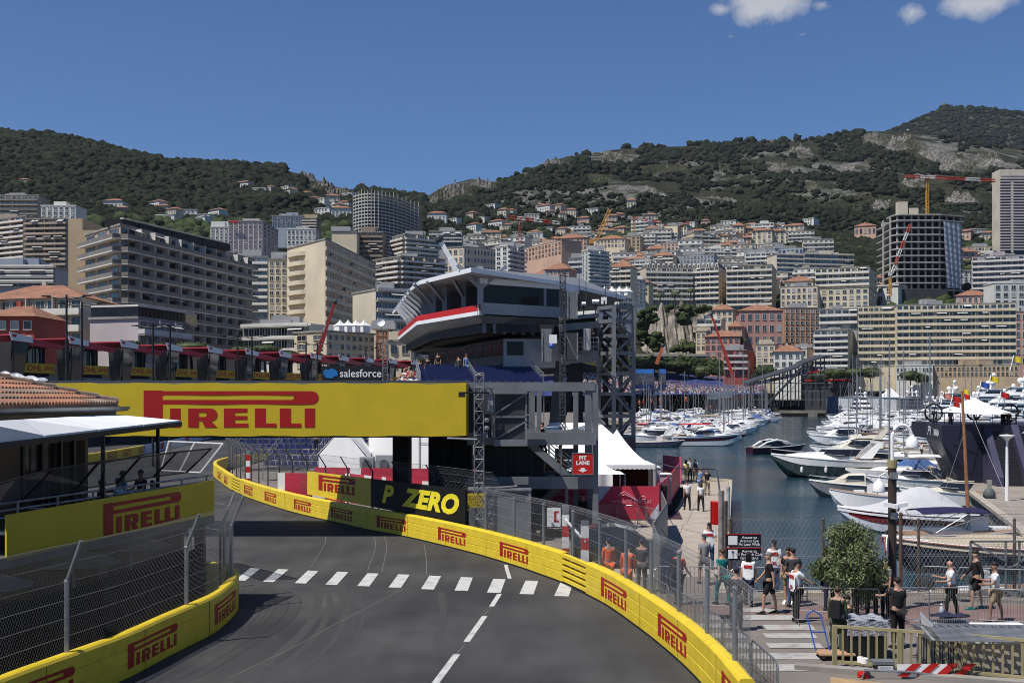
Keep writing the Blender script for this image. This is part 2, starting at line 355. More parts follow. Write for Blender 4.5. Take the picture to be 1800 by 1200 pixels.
# ---------------- track
RB=[(371,812,3),(376,832),(392,851),(408,862),(422,869),(444,878),(489,893),(528,904),(553,910),(600,920.5),(651,932),(711,943),(761,954.5),(822,970),(850,977.5),(910,996),(960,1013.5),(990,1025),(1032,1045.5),(1073,1068),(1130,1109),(1170,1141),(1206,1173),(1232,1200),(1262,1235),(1300,1290)]
rb=[G(a[0],a[1]) for a in RB[1:]]; rb=[Vector((-26.9,112,0)),Vector((-26.2,128,0))][::-1]+rb
RP=Path(smoothpath(rb,6)); RP.ymax=100.5
LB=[(-200,1400),(0,1293),(110,1244),(220,1197),(290,1160),(337,1136),(375,1116),(400,1096)]
lb=[G(*a) for a in LB]+[Vector((-8.5,35.2,0)),Vector((-8.95,36.9,0)),Vector((-9.9,38.3,0)),Vector((-11.2,39.2,0))]
LP=Path(smoothpath(lb,6))
def asphalt():
    m=bpy.data.materials.new('track_asphalt'); m.use_nodes=True; t=m.node_tree; b=t.nodes['Principled BSDF']
    b.inputs['Roughness'].default_value=.82; b.inputs['Specular IOR Level'].default_value=.35
    tc=t.nodes.new('ShaderNodeTexCoord')
    def nz(s,d,sc3=None):
        n=t.nodes.new('ShaderNodeTexNoise'); n.inputs['Scale'].default_value=s; n.inputs['Detail'].default_value=d
        if sc3:
            mp=t.nodes.new('ShaderNodeMapping'); mp.inputs['Scale'].default_value=sc3; mp.inputs['Rotation'].default_value=(0,0,R(-18)); t.links.new(tc.outputs['Object'],mp.inputs[0]); t.links.new(mp.outputs[0],n.inputs['Vector'])
        else: t.links.new(tc.outputs['Object'],n.inputs['Vector'])
        return n
    a=nz(.22,5); c=nz(1.1,6,(1,.16,1)); g=nz(45,2)
    r=t.nodes.new('ShaderNodeValToRGB'); r.color_ramp.elements[0].position=.36; r.color_ramp.elements[0].color=(.030,.030,.031,1); r.color_ramp.elements[1].position=.72; r.color_ramp.elements[1].color=(.063,.061,.059,1)
    t.links.new(a.outputs[0],r.inputs[0])
    r2=t.nodes.new('ShaderNodeMapRange'); r2.inputs[1].default_value=.35; r2.inputs[2].default_value=.7; r2.inputs[3].default_value=.78; r2.inputs[4].default_value=1.12; t.links.new(c.outputs[0],r2.inputs[0])
    r3=t.nodes.new('ShaderNodeMapRange'); r3.inputs[1].default_value=.3; r3.inputs[2].default_value=.7; r3.inputs[3].default_value=.7; r3.inputs[4].default_value=1.3; t.links.new(g.outputs[0],r3.inputs[0])
    mm=t.nodes.new('ShaderNodeMath'); mm.operation='MULTIPLY'; t.links.new(r2.outputs[0],mm.inputs[0]); t.links.new(r3.outputs[0],mm.inputs[1])
    vm=t.nodes.new('ShaderNodeVectorMath'); vm.operation='SCALE'; t.links.new(r.outputs[0],vm.inputs[0]); t.links.new(mm.outputs[0],vm.inputs['Scale'])
    t.links.new(vm.outputs[0],b.inputs['Base Color'])
    bp=t.nodes.new('ShaderNodeBump'); bp.inputs['Strength'].default_value=.25; bp.inputs['Distance'].default_value=.02; t.links.new(g.outputs[0],bp.inputs['Height']); t.links.new(bp.outputs[0],b.inputs['Normal'])
    return m
rd=MB(); rp=[p+RP.nrm(s)*-.15 for p,s in zip(RP.p,RP.s)]
road=[(-46,128),(-50,200),(-70,200),(-90,118),(-30,44)]
pts=[(p.x,p.y) for p in rb]+[(p.x,p.y) for p in [Vector((16,8,0)),Vector((-30,4,0))]]+[(p.x,p.y) for p in lb[2:]]+[(-40,48),(-60,60),(-70,100),(-60,200),(-30,200)]
me=bmesh.new(); vs=[me.verts.new((x,y,.0)) for x,y in pts]; f=me.faces.new(vs); bmesh.ops.triangulate(me,faces=[f]); me.normal_update()
rm=bpy.data.meshes.new('road'); me.to_mesh(rm); me.free(); rm.materials.append(asphalt()); ro=bpy.data.objects.new('road',rm); COL.objects.link(ro); struct(ro)
# painted markings
PW=M('road_paint',(.54,.54,.52),.7,.3,2.2,dark=(.30,.30,.29),thr=(.28,.5)); mk=MB()
zc=[((435,452),(410,430),998,1022)]
tops=[(438,997.5),(489,999.5),(541,1002),(593,1004),(646,1006.5),(700,1008.5),(755,1011),(810,1013.5),(867,1016.5),(924,1019.5),(985,1023)]
bots=[(413,1019),(462,1021.5),(518,1024),(572,1026.5),(628,1029),(683,1031.5),(740,1034.5),(799,1037),(856,1040.5),(913,1043),(974,1046.5)]
for k,((tx,ty),(bx_,by)) in enumerate(zip(tops,bots)):
    wt=17.5+k*.5; wb=18+k*.75
    if k==0: tx+=2
    a=G(tx,ty,.004);b=G(tx+wt,ty+.8,.004);c=G(bx_+wb,by+.8,.004);d=G(bx_,by,.004)
    mk.add([a,b,c,d],[(0,3,2,1)])
def pxstrip(mb,pts,wd,z=.004,mi=0):
    q=[G(x,y,z) for x,y in pts]; q=smoothpath(q,5) if len(q)>2 else q
    o=len(mb.v)
    for i,p in enumerate(q):
        d=(q[min(i+1,len(q)-1)]-q[max(i-1,0)]).normalized(); n=Vector((-d.y,d.x,0))*wd/2
        mb.v.append(tuple(p+n)); mb.v.append(tuple(p-n))
    for i in range(len(q)-1): mb.f.append((o+2*i,o+2*i+1,o+2*i+3,o+2*i+2)); mb.m.append(mi)
for pts,wd in [([(889,992),(892,1003),(896,1016)],.14),([(878,1043),(864,1065)],.16),([(852,1082),(820,1127)],.17),([(803,1149),(765,1200),(755,1213)],.18)]: pxstrip(mk,pts,wd)
struct(mk.build('road_marking',PW))
ln=MB()
for pts in [[(572,942),(571,955),(546,997)],[(657,940),(660,960),(646,1002)],[(675,940),(680,960),(671,1005)],[(745,955),(749,980),(750,1008)],[(862,1066),(848,1085)],[(818,1130),(800,1152)],[(400,1192),(520,1134),(585,1098)],[(585,1098),(640,1070),(708,1034)],[(571,958),(657,956)]]: pxstrip(ln,pts,.017,.003)
struct(ln.build('road_seam_marking',M('seam_paint',(.22,.22,.21),.8,.3,3)))
sk=MB(); skz=.0008
for pts,wd in [([(555,1025),(560,1050),(545,1095),(500,1140),(440,1185),(400,1215)],.28),([(570,1030),(580,1060),(560,1110),(520,1150),(450,1200)],.2),([(592,1030),(604,1070),(590,1120),(540,1170),(500,1210)],.16),([(600,1028),(612,1060),(600,1110)],.14),([(632,1040),(640,1075),(620,1140)],.1),([(775,1040),(780,1080),(770,1120)],.22)]: skz=skz+.0004; pxstrip(sk,pts,wd,skz)
struct(sk.build('tyre_mark',M('rubber_mark',(.048,.046,.045),.75,.3,4,dark=(.066,.062,.06),thr=(.3,.6))))
# ---------------- barriers (padded guard rail with wordmarks)
def barrier(name,label,path,s0,s1,side,H=1.1,skip=(),step=.5):
    """side: +1 track lies on the right of travel direction"""
    t=thing(name,label,'barrier',path.at(s0))
    prof=[(.0,.04),(.02,.06),(.02,.36),(.0,.38),(.02,.40),(.02,.70),(.0,.72),(.02,.74),(.02,1.03),(-.02,1.09),(-.1,1.10),(-.26,1.09),(-.3,1.05),(-.3,.04)]
    segs=[]; a=s0
    for k0,k1 in sorted(skip): segs.append((a,k0)); a=k1
    segs.append((a,s1))
    for a,b in segs:
        if b-a<.3: continue
        mb=MB(); n=max(2,int((b-a)/step)); secs=[]
        for i in range(n+1):
            s=a+(b-a)*i/n; p=path.at(s); nn=path.nrm(s)*side
            secs.append([p+nn*o+Vector((0,0,z*H/1.1)) for o,z in prof])
        mb.loft(secs); mb.build('padding',YEL,t)
    for k0,k1 in skip:
        for q in range(5):
            mb=MB(); n=max(2,int((k1-k0)/.4)); z=.09+q*.21
            def f(i): s=k0+(k1-k0)*i/n; return path.at(s)+path.nrm(s)*side*-.02
            secs=[]
            for i in range(n+1):
                s=k0+(k1-k0)*i/n; p=path.at(s); nn=path.nrm(s)*side
                secs.append([p+nn*.02+Vector((0,0,z)),p+nn*.02+Vector((0,0,z+.11)),p-nn*.12+Vector((0,0,z+.13)),p-nn*.12+Vector((0,0,z+.02))])
            mb.loft(secs); mb.build('rail_slat',YEL,t)
        mb=MB(); 
        for s in (k0,(k0+k1)/2,k1): mb.bar(path.at(s)-path.nrm(s)*side*.16+Vector((0,0,.03)),path.at(s)-path.nrm(s)*side*.16+Vector((0,0,1.09)),.08)
        mb.build('rail_post',DGREY,t)
    mb=MB(); n=int((s1-s0)/step)
    secs=[]
    for i in range(n+1):
        s=s0+(s1-s0)*i/n; p=path.at(s); nn=path.nrm(s)*side
        secs.append([p+nn*.03+Vector((0,0,.0)),p+nn*.03+Vector((0,0,.05)),p-nn*.28+Vector((0,0,.05)),p-nn*.28])
    mb.loft(secs); mb.build('base_rail',BLK,t)
    mb=MB(); s=s0+1
    while s<s1:
        if not any(a-.2<s<b+.2 for a,b in skip):
            p=path.at(s);nn=path.nrm(s)*side; mb.bar(p+nn*.022+Vector((0,0,.06)),p+nn*.022+Vector((0,0,1.02)),.018,.012); mb.bar(p+nn*.02+Vector((0,0,1.03)),p-nn*.27+Vector((0,0,1.105)),.018,.012)
        s+=3.9
    mb.build('seams',M('seam_dark',(.25,.19,.02),.8),t)['kind']='stuff'
    return t
def logo_on(path,s,side,par,w=2.9,h=None,z=.22,flip=1,mat=None):
    h=h or w/4.74
    mb=MB(); pirelli(mb,lambda u,v:path.at(s+flip*(u-w/2))+path.nrm(s+flip*(u-w/2))*side*.026+Vector((0,0,z+v)),h)
    return mb.build('logo',mat or RED,par)
gaps=[(RP.find_px(408),RP.find_px(422)),(RP.find_px(990),RP.find_px(1031))]
bR=barrier('track_barrier','yellow padded barrier curving along the right side of the track',RP,0,RP.L,1,skip=gaps)
for x in (437,476,530,599.5,690,796,906,1081,1183.5,1292): 
    s=RP.find_px(x); logo_on(RP,s,1,bR,w=2.75 if x<1000 else 2.9,z=.24)
for x in (386,397): logo_on(RP,RP.find_px(x),1,bR,w=2.6,z=.24)
bL=barrier('track_barrier','yellow padded barrier round the left inner corner of the track',LP,0,LP.L,1)
def find2(P_,x,s0,s1):
    best=s0;bd=1e9; s=s0
    while s<s1:
        q=abs(PX(P_.at(s))[0]-x)
        if q<bd: bd=q;best=s
        s+=.1
    return best
sc_=[k for k in np.arange(0,LP.L,.1) if abs(LP.at(k).y-35.2)<.2][0]
for x in(60,270,398): s=find2(LP,x,0,sc_); logo_on(LP,s,1,bL,w=2.75,z=.26)
# dark kerb at the foot of left barrier
kb=MB(); secs=[]; n=60
for i in range(n+1):
    s=i/n*(LP.L-5); p=LP.at(s); nn=LP.nrm(s)
    secs.append([p+nn*.06,p+nn*.06+Vector((0,0,.07)),p+nn*.42+Vector((0,0,.05)),p+nn*.5+Vector((0,0,0.005))])
kb.loft(secs,caps=False); struct(kb.build('track_kerb',M('kerb_dark_paint',(.035,.037,.045),.6,.3,1)))
# far barrier across the track
fb=[G(100,826),Vector((-42.5,112,0)),Vector((-42.2,118,0)),Vector((-43.4,134,0)),Vector((-45,150,0)),Vector((-47,168,0)),Vector((-50,190,0))]
FP=Path(smoothpath(fb[1:],6))
bF=barrier('track_barrier','yellow barrier on the far side of the track beyond the terrace',FP,0,FP.s[12],1,step=1)
for x in (200,226,251): logo_on(FP,FP.find_px(x),1,bF,w=4.2,h=.7,z=.22)
t=thing('banner_barrier','white and blue sponsor banner barrier at the far end of the straight','barrier',FP.at(FP.s[12]))
mb=MB(); s0=FP.s[12]
mb.grid(lambda a,b:FP.at(s0+(FP.L-s0)*a)+Vector((0,0,.05+1.05*b)),12,1); mb.grid(lambda a,b:FP.at(s0+(FP.L-s0)*a)+Vector((-.2,0,.05+1.05*b)),12,1); mb.build('panel',M('pale_blue_banner',(.55,.6,.72),.6),t)
for k in(.18,.5,.8):
    s=s0+(FP.L-s0)*k
    mb=text_mb('UBS',1.1,lambda u,v:FP.at(s+u*1.6)+Vector((.06,-.03,.6+v)),bold=.02); mb.build('lettering',REDP,t)
# ---------------- debris fences
def fence(name,label,path,s0,s1,side,z0,z1,over,ps,sp=.075,r=.0022,postm=None,off=-.2,pr_=.05,cables=4,overpost=True,wm_=None):
    t=thing(name,label,'fence',path.at(s0))
    mb=MB(); pt=chainlink(mb,path,s0,s1,z0,z1,sp,r,over,off,side); mb.build('wire_netting',wm_ or WIRE,t)
    H=z1-z0; tot=H+(math.hypot(*over) if over else 0)
    for s in ps:
        mb=MB(); p=pt(s,0); q=pt(s,H); mb.tube([Vector((p.x,p.y,0)),q],pr_,8)
        if over and overpost: mb.tube([q,pt(s,tot)],pr_*.75,8)
        mb.ball(q,pr_*1.25,6); mb.build('post',postm or GALV,t)
    mb=MB(); n=max(2,int((s1-s0)/.8))
    for h in [H*k/cables for k in range(1,cables+1)]+([H+(tot-H)*.5,tot-.02] if over else []):
        mb.tube([pt(s0+(s1-s0)*i/n,h) for i in range(n+1)],.006,4)
    mb.build('cable',GALVD,t); return t
def lps(*ys): return [[k for k in np.arange(0,sc_,.1) if LP.at(k).y>=y][0] for y in ys]
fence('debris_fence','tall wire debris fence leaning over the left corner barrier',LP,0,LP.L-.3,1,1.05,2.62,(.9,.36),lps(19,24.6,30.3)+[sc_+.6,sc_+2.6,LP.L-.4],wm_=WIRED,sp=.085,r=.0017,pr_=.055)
sA=RP.find_px(835); sB=RP.L
psr=[]; s=sA+.5
while s<sB: psr.append(s); s+=2.75
fence('debris_fence','silver wire debris fence behind the right-hand yellow barrier',RP,sA,sB,-1,1.0,2.6,(.16,.2),psr,sp=.075,r=.0019,off=.22,pr_=.055,overpost=False,postm=GREYS)
sC=RP.find_px(408)
psr=[]; s=8
while s<sA-1: psr.append(s); s+=3.1
fence('debris_fence','dark posted debris fence behind the far yellow barrier and banner',RP,2,sA,1,1.0,2.75,(.7,.45),psr,sp=.13,r=.0022,off=-1.25,pr_=.045,postm=DGREY,cables=3)
# red/white posts at the gap
def rwpost(p,H,label):
    t=thing('marker_post',label,'post',p)
    mb=MB(); mb.bx(p.x-.13,p.x+.13,p.y-.1,p.y+.1,0,H,0); mb.build('post_body',GALV,t)
    z=.5; k=0
    while z<H-.5:
        mb=MB(); mb.bx(p.x-.134,p.x+.134,p.y-.104,p.y+.104,z,z+.42); mb.build('band',REDP if k%2==0 else WHITE,t); z+=.42; k+=1
    return t
p1=P(995,0,41.2); p1.z=0; p2=P(1028,0,40.2); p2.z=0
p1=G(994,1012)+Vector((0,.0,0)); p1.y+=1.0; p1.x=(994-900)*p1.y/F
p2=Vector(((1028-900)*39.6/F,39.6,0))
rwpost(p1,2.55,'white post with red bands at the fence gap holding a small sign'); rwpost(p2,2.35,'white and red banded post on the right of the fence gap')
t=thing('barrier_arm','thin white bar sloping between the two banded posts','barrier',p1+Vector((0,0,2)))
mb=MB(); mb.bar(p1+Vector((0,-.12,2.0)),p2+Vector((0,-.12,1.65)),.06); mb.build('bar',WHITE,t)
t=thing('warning_sign','small white square sign with red mark on the banded post','sign',p1+Vector((-.45,-.1,2.1)))
mb=MB(); mb.box(p1+Vector((-.45,-.12,2.1)),(.52,.04,.72)); mb.build('plate',WHITE,t)
mb=MB(); mb.box(p1+Vector((-.4,-.143,2.12)),(.09,.01,.4)); mb.box(p1+Vector((-.33,-.143,2.3)),(.16,.01,.07)); mb.box(p1+Vector((-.33,-.143,1.95)),(.16,.01,.07)); mb.build('mark',REDP,t)
s=RP.find_px(411); q=RP.at(s)-RP.nrm(s)*1.0
t=rwpost(q,2.9,'small red and white banded post beyond the far louvred barrier gap')
# ---------------- black and yellow banner behind the barrier
def qd(mb,a,b,c,d,mi=0): mb.add([a,b,c,d],[(0,1,2,3)],mi)
A=P(540,868,64); B=P(818,922,50.5); A1=P(540,828,64); B1=P(818,860,50.5)
t=thing('advertising_banner','half yellow, half black banner on the far side of the barrier past the bridge','banner',(A+B)/2)
def bf(u,v): 
    lo=A.lerp(B,u); hi=A1.lerp(B1,u); return lo.lerp(hi,v)
dr=(B-A); dr.z=0; dn=Vector((dr.y,-dr.x,0)).normalized()
mb=MB(); k=.46
mb.loft([[bf(0,0),bf(k,0),bf(k,1),bf(0,1)],[x-dn*.08 for x in (bf(0,0),bf(k,0),bf(k,1),bf(0,1))]]); mb.build('yellow_panel',YEL,t)
mb=MB(); mb.loft([[bf(k,0),bf(1,0),bf(1,1),bf(k,1)],[x-dn*.08 for x in (bf(k,0),bf(1,0),bf(1,1),bf(k,1))]]); mb.build('black_panel',M('banner_black',(.008,.008,.008),.6),t)
LL=(B-A).length
def bm_(x,y):
    return bf(x/LL,(y)/1.45)+dn*.02
mb=MB(); pirelli(mb,lambda u,v:bm_(1.5+u,.42+v),.92); mb.build('logo',RED,t)

def ux(x): return min(((abs(PX(bf(i/400,.5))[0]-x),i/400) for i in range(401)))[1]
mb=text_mb('P',1.2,lambda u,v:bm_(LL*ux(679)+u,.72+v),bold=.055,sx=1.5,shear=.3); mb=text_mb('ZERO',1.12,lambda u,v:bm_(LL*ux(755)+u,.72+v),bold=.06,sx=1.6,shear=.3,mb=mb,space=1.06); mb.build('lettering',M('lettering_yellow',(.78,.66,.03),.5),t)
mb=MB()
for u in (.02,.25,.5,.75,.98): q=bf(u,0); mb.bar((q.x-dn.x*.1,q.y-dn.y*.1,0),bf(u,1)-dn*.1,.06)
mb.build('post',DGREY,t)
# red/white hoarding behind
def hoard(name,label,pts,z0,z1,pats,thick=.06,mark=None):
    t=thing(name,label,'hoarding',pts[0]); pa=Path(pts); L=pa.L; x=0; i=0
    while x<L-.01:
        wd,m=pats[i%len(pats)]; x2=min(L,x+wd); mb=MB()
        a=pa.at(x);b=pa.at(x2); n=pa.nrm((x+x2)/2)
        mb.loft([[a+Vector((0,0,z0)),b+Vector((0,0,z0)),b+Vector((0,0,z1)),a+Vector((0,0,z1))],[a-n*thick+Vector((0,0,z0)),b-n*thick+Vector((0,0,z0)),b-n*thick+Vector((0,0,z1)),a-n*thick+Vector((0,0,z1))]])
        mb.build('panel',m,t); x=x2; i+=1
    return t,pa
hoard('hoarding','red and white striped hoarding behind the far fence',[G(488,892),G(560,905)+Vector((1,4,0)),Vector((-5,62,0)),Vector((-1.5,59.5,0))],.35,2.1,[(.45,WHITE),(1.7,REDF),(.8,WHITE),(1.2,REDF)])
hoard('hoarding','upper red and white hoarding in front of the white marquee',[P(552,0,72)*1,P(830,0,70)*1] and [Vector(((552-900)*.036,72,0)),Vector(((835-900)*.035,70,0))],1.0,2.25,[(2.4,REDF),(.7,WHITE)])
# ---------------- bridge
t=thing('footbridge','covered footbridge wrapped in a yellow banner over the track','bridge',(-13,54,4.8))
BX0,BX1,BY,BZ0,BZ1=-28.0,-2.13,52.9,4.85,7.30
mb=MB()
def bfz(u,v):
    x=BX0+(BX1-BX0)*u; wob=.025*math.sin(x*2.1)+.012*math.sin(x*5.3)
    return Vector((x,BY+.006*math.sin(x*1.7)*math.sin(v*3.1),BZ0+(BZ1-BZ0)*v+(wob if v==1 else (.6*wob if v==0 else 0))))
mb.grid(bfz,120,5); mb.grid(lambda u,v:bfz(1-u,1)+Vector((0,.5*v,.0)),60,1)
mb.grid(lambda u,v:Vector((BX1,BY+6*u,BZ0+(BZ1-BZ0)*v)),2,2); mb.build('banner_cover',YELV,t,smooth=True)
mb=MB(); pirelli(mb,lambda u,v:Vector((P(252.5,0,BY).x+u,BY-.012,6.6-(751-700)*BY/F+v)),(751-686)*BY/F); mb.build('logo',RED,t)
mb=MB(); mb.bx(BX0,BX1-.1,BY+.6,BY+6,BZ0+.15,BZ0+.5); mb.bx(BX0,BX1,BY+5.8,BY+6,BZ0+.5,BZ1+.2); mb.bx(BX0,BX1,BY+.62,BY+.7,BZ0+.5,BZ1-.1)
mb.build('deck',DGREY,t)
mb=MB(); 
for z in (BZ1+.12,): mb.bar((BX0,BY+5.9,z),(BX1,BY+5.9,z),.16,.2); mb.bar((BX0,BY+.65,BZ1-.0),(BX1,BY+.65,BZ1-.0),.1,.1)
mb.build('top_rail',GREYS,t)
mb=MB(); mb.bar((BX0,BY+.1,BZ0-.03),(BX1,BY+.1,BZ0-.03),.12,.08,); mb.build('bottom_rail',BLK,t)
mb=MB()
for k in range(22): x=BX0+.6+k*1.18; mb.bar((x,BY+.6,BZ0+.12),(x,BY+5.9,BZ0+.12),.12,.2)
mb.build('cross_beam',BLK,t)
# black pylon under bridge
for x0,x1,y,lab in ((690,717,57,'slim black pylon under the bridge'),(753,829,58.5,'wide black clad pylon at the right end of the bridge')):
    t=thing('bridge_pylon',lab,'pylon',P(x0,0,y)*1); t.location=((x0-900)*y/F,y,0)
    mb=MB(); mb.bx((x0-900)*y/F,(x1-900)*y/F,y-.0,y+2.2,-.0,4.95); mb.build('cladding',M('black_cladding',(.01,.01,.011),.75,.2),t)
    mb=MB()
    for xx in np.arange((x0-900)*y/F+.25,(x1-900)*y/F-.1,.55): mb.bx(xx,xx+.05,y-.03,y,.02,4.9)
    mb.build('batten',DPAN,t)
# ---------------- steel stair tower beside the bridge
st=thing('stair_tower','grey steel stair tower with landings at the right end of the bridge','stair tower',(0,57,0))
def X(x,D): return (x-900)*D/F
def Z(y,D): return EYE-(y-HZ)*D/F
SY=56.5
def beam(a,b,w,h=None,name='beam',m=None,par=None): mb=MB(); mb.bar(a,b,w,h); return mb.build(name,m or GREYS,par or st)
for y,d,h in ((679,0,.42),(770,-.4,.62),(848,0,.6)):
    beam((X(822,SY),SY+d,Z(y,SY)),(X(1046,SY),SY+d,Z(y,SY)),.3,h)
    beam((X(822,SY),SY+4.0,Z(y,SY)),(X(1046,SY),SY+4.0,Z(y,SY)),.3,h)
for x in (845,1033,1046.5): beam((X(x,SY),SY+.02,0 if x!=1033 else 2.4),(X(x,SY),SY+.02,Z(676,SY)),.28 if x!=1033 else .2,.28,'column')
for x in (845,937,1020,1046): beam((X(x,SY),SY+4,0),(X(x,SY),SY+4,Z(676,SY)),.26,.26,'column')
for x in (937,949): beam((X(x,SY),SY+1.6,4.6),(X(x,SY),SY+1.6,Z(679,SY)),.24,.24,'column')
beam((X(996,SY),SY,.0),(X(996,SY),SY,2.4),.16,.16,'column')
for y in (679,770,848):
    for x in (845,1046): beam((X(x,SY),SY+.2,Z(y,SY)),(X(x,SY),SY+3.9,Z(y,SY)),.22,.3)
mb=MB(); mb.bx(X(850,SY),X(1044,SY),SY+.2,SY+3.8,Z(764,SY)-.06,Z(764,SY)); mb.build('landing',GREYS,st)
mb=MB(); mb.bx(X(965,SY),X(1044,SY),SY+.2,SY+3.8,Z(843,SY)-.06,Z(843,SY)); mb.build('landing',GREYS,st)
# big stair between landings and stair down
def stair(a,b,wdv,n,par,m=GREYS,rail=True):
    a=Vector(a);b=Vector(b);wv=Vector(wdv)
    mb=MB()
    for k in range(n):
        p=a.lerp(b,(k+.5)/n); d=(b-a)/n; h=Vector((d.x,d.y,0))
        c=p+wv/2; mb.box(c,(max(abs(h.x),.05)*1.0 if abs(h.x)>abs(h.y) else abs(wv.x),max(abs(h.y),.05) if abs(h.y)>abs(h.x) else abs(wv.y),.05))
    mb.build('tread',m,par)
    for o in (Vector((0,0,0)),wv): mb=MB(); mb.bar(a+o,b+o,.06,.34); mb.build('stringer',m,par)
    if rail:
        for o in (Vector((0,0,0)),wv):
            mb=MB()
            for hh in (.25,.45,.65,.85,1.05): mb.tube([a+o+Vector((0,0,hh)),b+o+Vector((0,0,hh))],.018,5)
            for k in range(5): p=a.lerp(b,k/4)+o; mb.tube([p,p+Vector((0,0,1.05))],.022,5)
            mb.build('handrail',GALV,par)
stair((X(925,SY),SY+.5,Z(775,SY)),(X(1008,SY),SY+.5,Z(846,SY)),(0,1.6,0),13,st)
stair((X(1000,SY),SY+2.2,Z(851,SY)),(X(905,SY),SY+2.2,0.1),(0,1.5,0),13,st,rail=False)
mb=MB()
for hh in (.25,.5,.75,1.0): mb.tube([(X(1011,SY),SY+.1,Z(843,SY)+hh),(X(1044,SY),SY+.1,Z(843,SY)+hh)],.02,5)
for x in (985,1000,1011,1043): mb.tube([(X(x,SY),SY+.1,Z(843,SY)),(X(x,SY),SY+.1,Z(843,SY)+1.05)],.022,5)
mb.build('handrail',GALV,st)
# dark backing walls and transparent panel of the tower
mb=MB(); mb.bx(X(852,SY),X(957,SY),SY+1.2,SY+1.4,2.4,Z(775,SY)); mb.build('wall_panel',DPAN,st)
for x in (885,910,934): mb=MB(); mb.bx(X(x,SY),X(x,SY)+.06,SY+1.15,SY+1.2,2.4,4.4); mb.build('panel_rib',DGREY,st)
mb=MB(); mb.bx(X(852,SY),X(965,SY),SY+2.6,SY+2.8,0,2.3); mb.build('wall_panel',DPAN,st)
mb=MB(); mb.bx(X(979,SY),X(1021,SY),SY+2.5,SY+2.6,Z(812,SY),Z(792,SY)); mb.build('wall_panel',GREYS,st)
mb=MB(); mb.bx(X(823,56),X(868,56),56,56.15,4.6,7.1); mb.bx(X(829,55),X(856,55),58,58.2,0,4.6); mb.build('wall_panel',DGREY,st)
# pit lane sign
t=thing('direction_sign','square red PIT LANE sign with a down arrow on the stair tower','sign',(X(1024.5,56),56.1,Z(815,56)))
c=t.location; mb=MB(); mb.box(c,(1.0,.05,1.02)); mb.build('plate',REDP,t)
mb=MB(); 
for dx,dz,wx,wz in ((0,.525,1.06,.035),(0,-.525,1.06,.035),(.515,0,.035,1.06),(-.515,0,.035,1.06)): mb.box(c+Vector((dx,-.005,dz)),(wx,.07,wz))
mb.build('frame',GALV,t)
mb=text_mb('PIT',.27,lambda u,v:c+Vector((u,-.03,.28+v)),bold=.012); mb=text_mb('LANE',.27,lambda u,v:c+Vector((u,-.03,.04+v)),bold=.012,mb=mb); mb.build('lettering',WHITE,t)
mb=MB(); 
for q in ([(-.1,-.2),(-.1,-.3),(.1,-.3),(.1,-.2)],[(-.24,-.3),(0,-.42),(.24,-.3)]): mb.add([c+Vector((u,-.03,v)) for u,v in q],[tuple(range(len(q)))])
mb.build('arrow',WHITE,t)
# steel cabin hanging beside the bridge
cb=thing('steel_cabin','dark steel box cabin with diagonal braces beside the bridge banner','cabin',(X(895,53),53,4.6))
KY=52.6; x0,x1=X(868,KY),X(925,KY); z0,z1=Z(777,KY),Z(688,KY)
mb=MB(); mb.bx(x0+.06,x1-.06,KY+.05,KY+2.6,z0+.1,z1-.05); mb.build('cladding',M('cabin_panel',(.075,.075,.078),.5,.3,.8,dark=(.035,.035,.038)),cb)
for a,b in (((x0,z0),(x0,z1)),((x1,z0),(x1,z1)),((x0,(z0+z1)/2+.0),(x1,(z0+z1)/2)),((x0,z0+.1),(x1,z1-.2-(z1-z0)/2)),((x0,(z0+z1)/2+.1),(x1,z1-.1))):
    mb=MB(); mb.bar((a[0],KY,a[1]),(b[0],KY,b[1]),.09,.08); mb.build('frame',GREYS,cb)
for z,xx0,xx1,h in ((z1,X(840,KY),x1+.05,.22),(z0-.02,X(868,KY),x1+.05,.3)): mb=MB(); mb.bar((xx0,KY-.1,z),(xx1,KY-.1,z),.2,h); mb.build('frame',GREYS,cb)
t=thing('electric_box','pale grey electrical cabinet hung left of the steel cabin','box',(X(858,KY),KY,Z(703,KY)))
mb=MB(); mb.bx(X(857,KY),X(867,KY),KY-.1,KY+.3,Z(722,KY),Z(692,KY)); mb.build('body',M('pale_cabinet',(.33,.34,.34),.5),t)
mb=MB(); mb.bx(X(856,KY),X(868,KY),KY-.14,KY+.32,Z(692,KY),Z(690.5,KY)); mb.build('lid',GALV,t)
t=thing('signal_light','black twin lamp start signal beside the bridge banner','signal lights',(X(854,KY),KY-.5,5.4))
mb=MB(); mb.bx(X(846,KY),X(864,KY),KY-.5,KY-.2,Z(768,KY),Z(727,KY)); mb.build('housing',BLK,t)
for y in (737.5,751.5):
    mb=MB(); c=Vector((X(856,KY),KY-.5,Z(y,KY))); mb.tube([c,c+Vector((0,-.12,0))],.115,14); mb.build('lamp_rim',GALV,t)
    mb=MB(); mb.ball(c+Vector((0,-.12,0)),.09,10,sc_=(1,.4,1)); mb.build('lens',GALVD,t)
mb=MB(); mb.bx(X(848,KY),X(858,KY),KY-.55,KY-.3,Z(769,KY),Z(758,KY)); mb.build('control_box',GREYS,t)
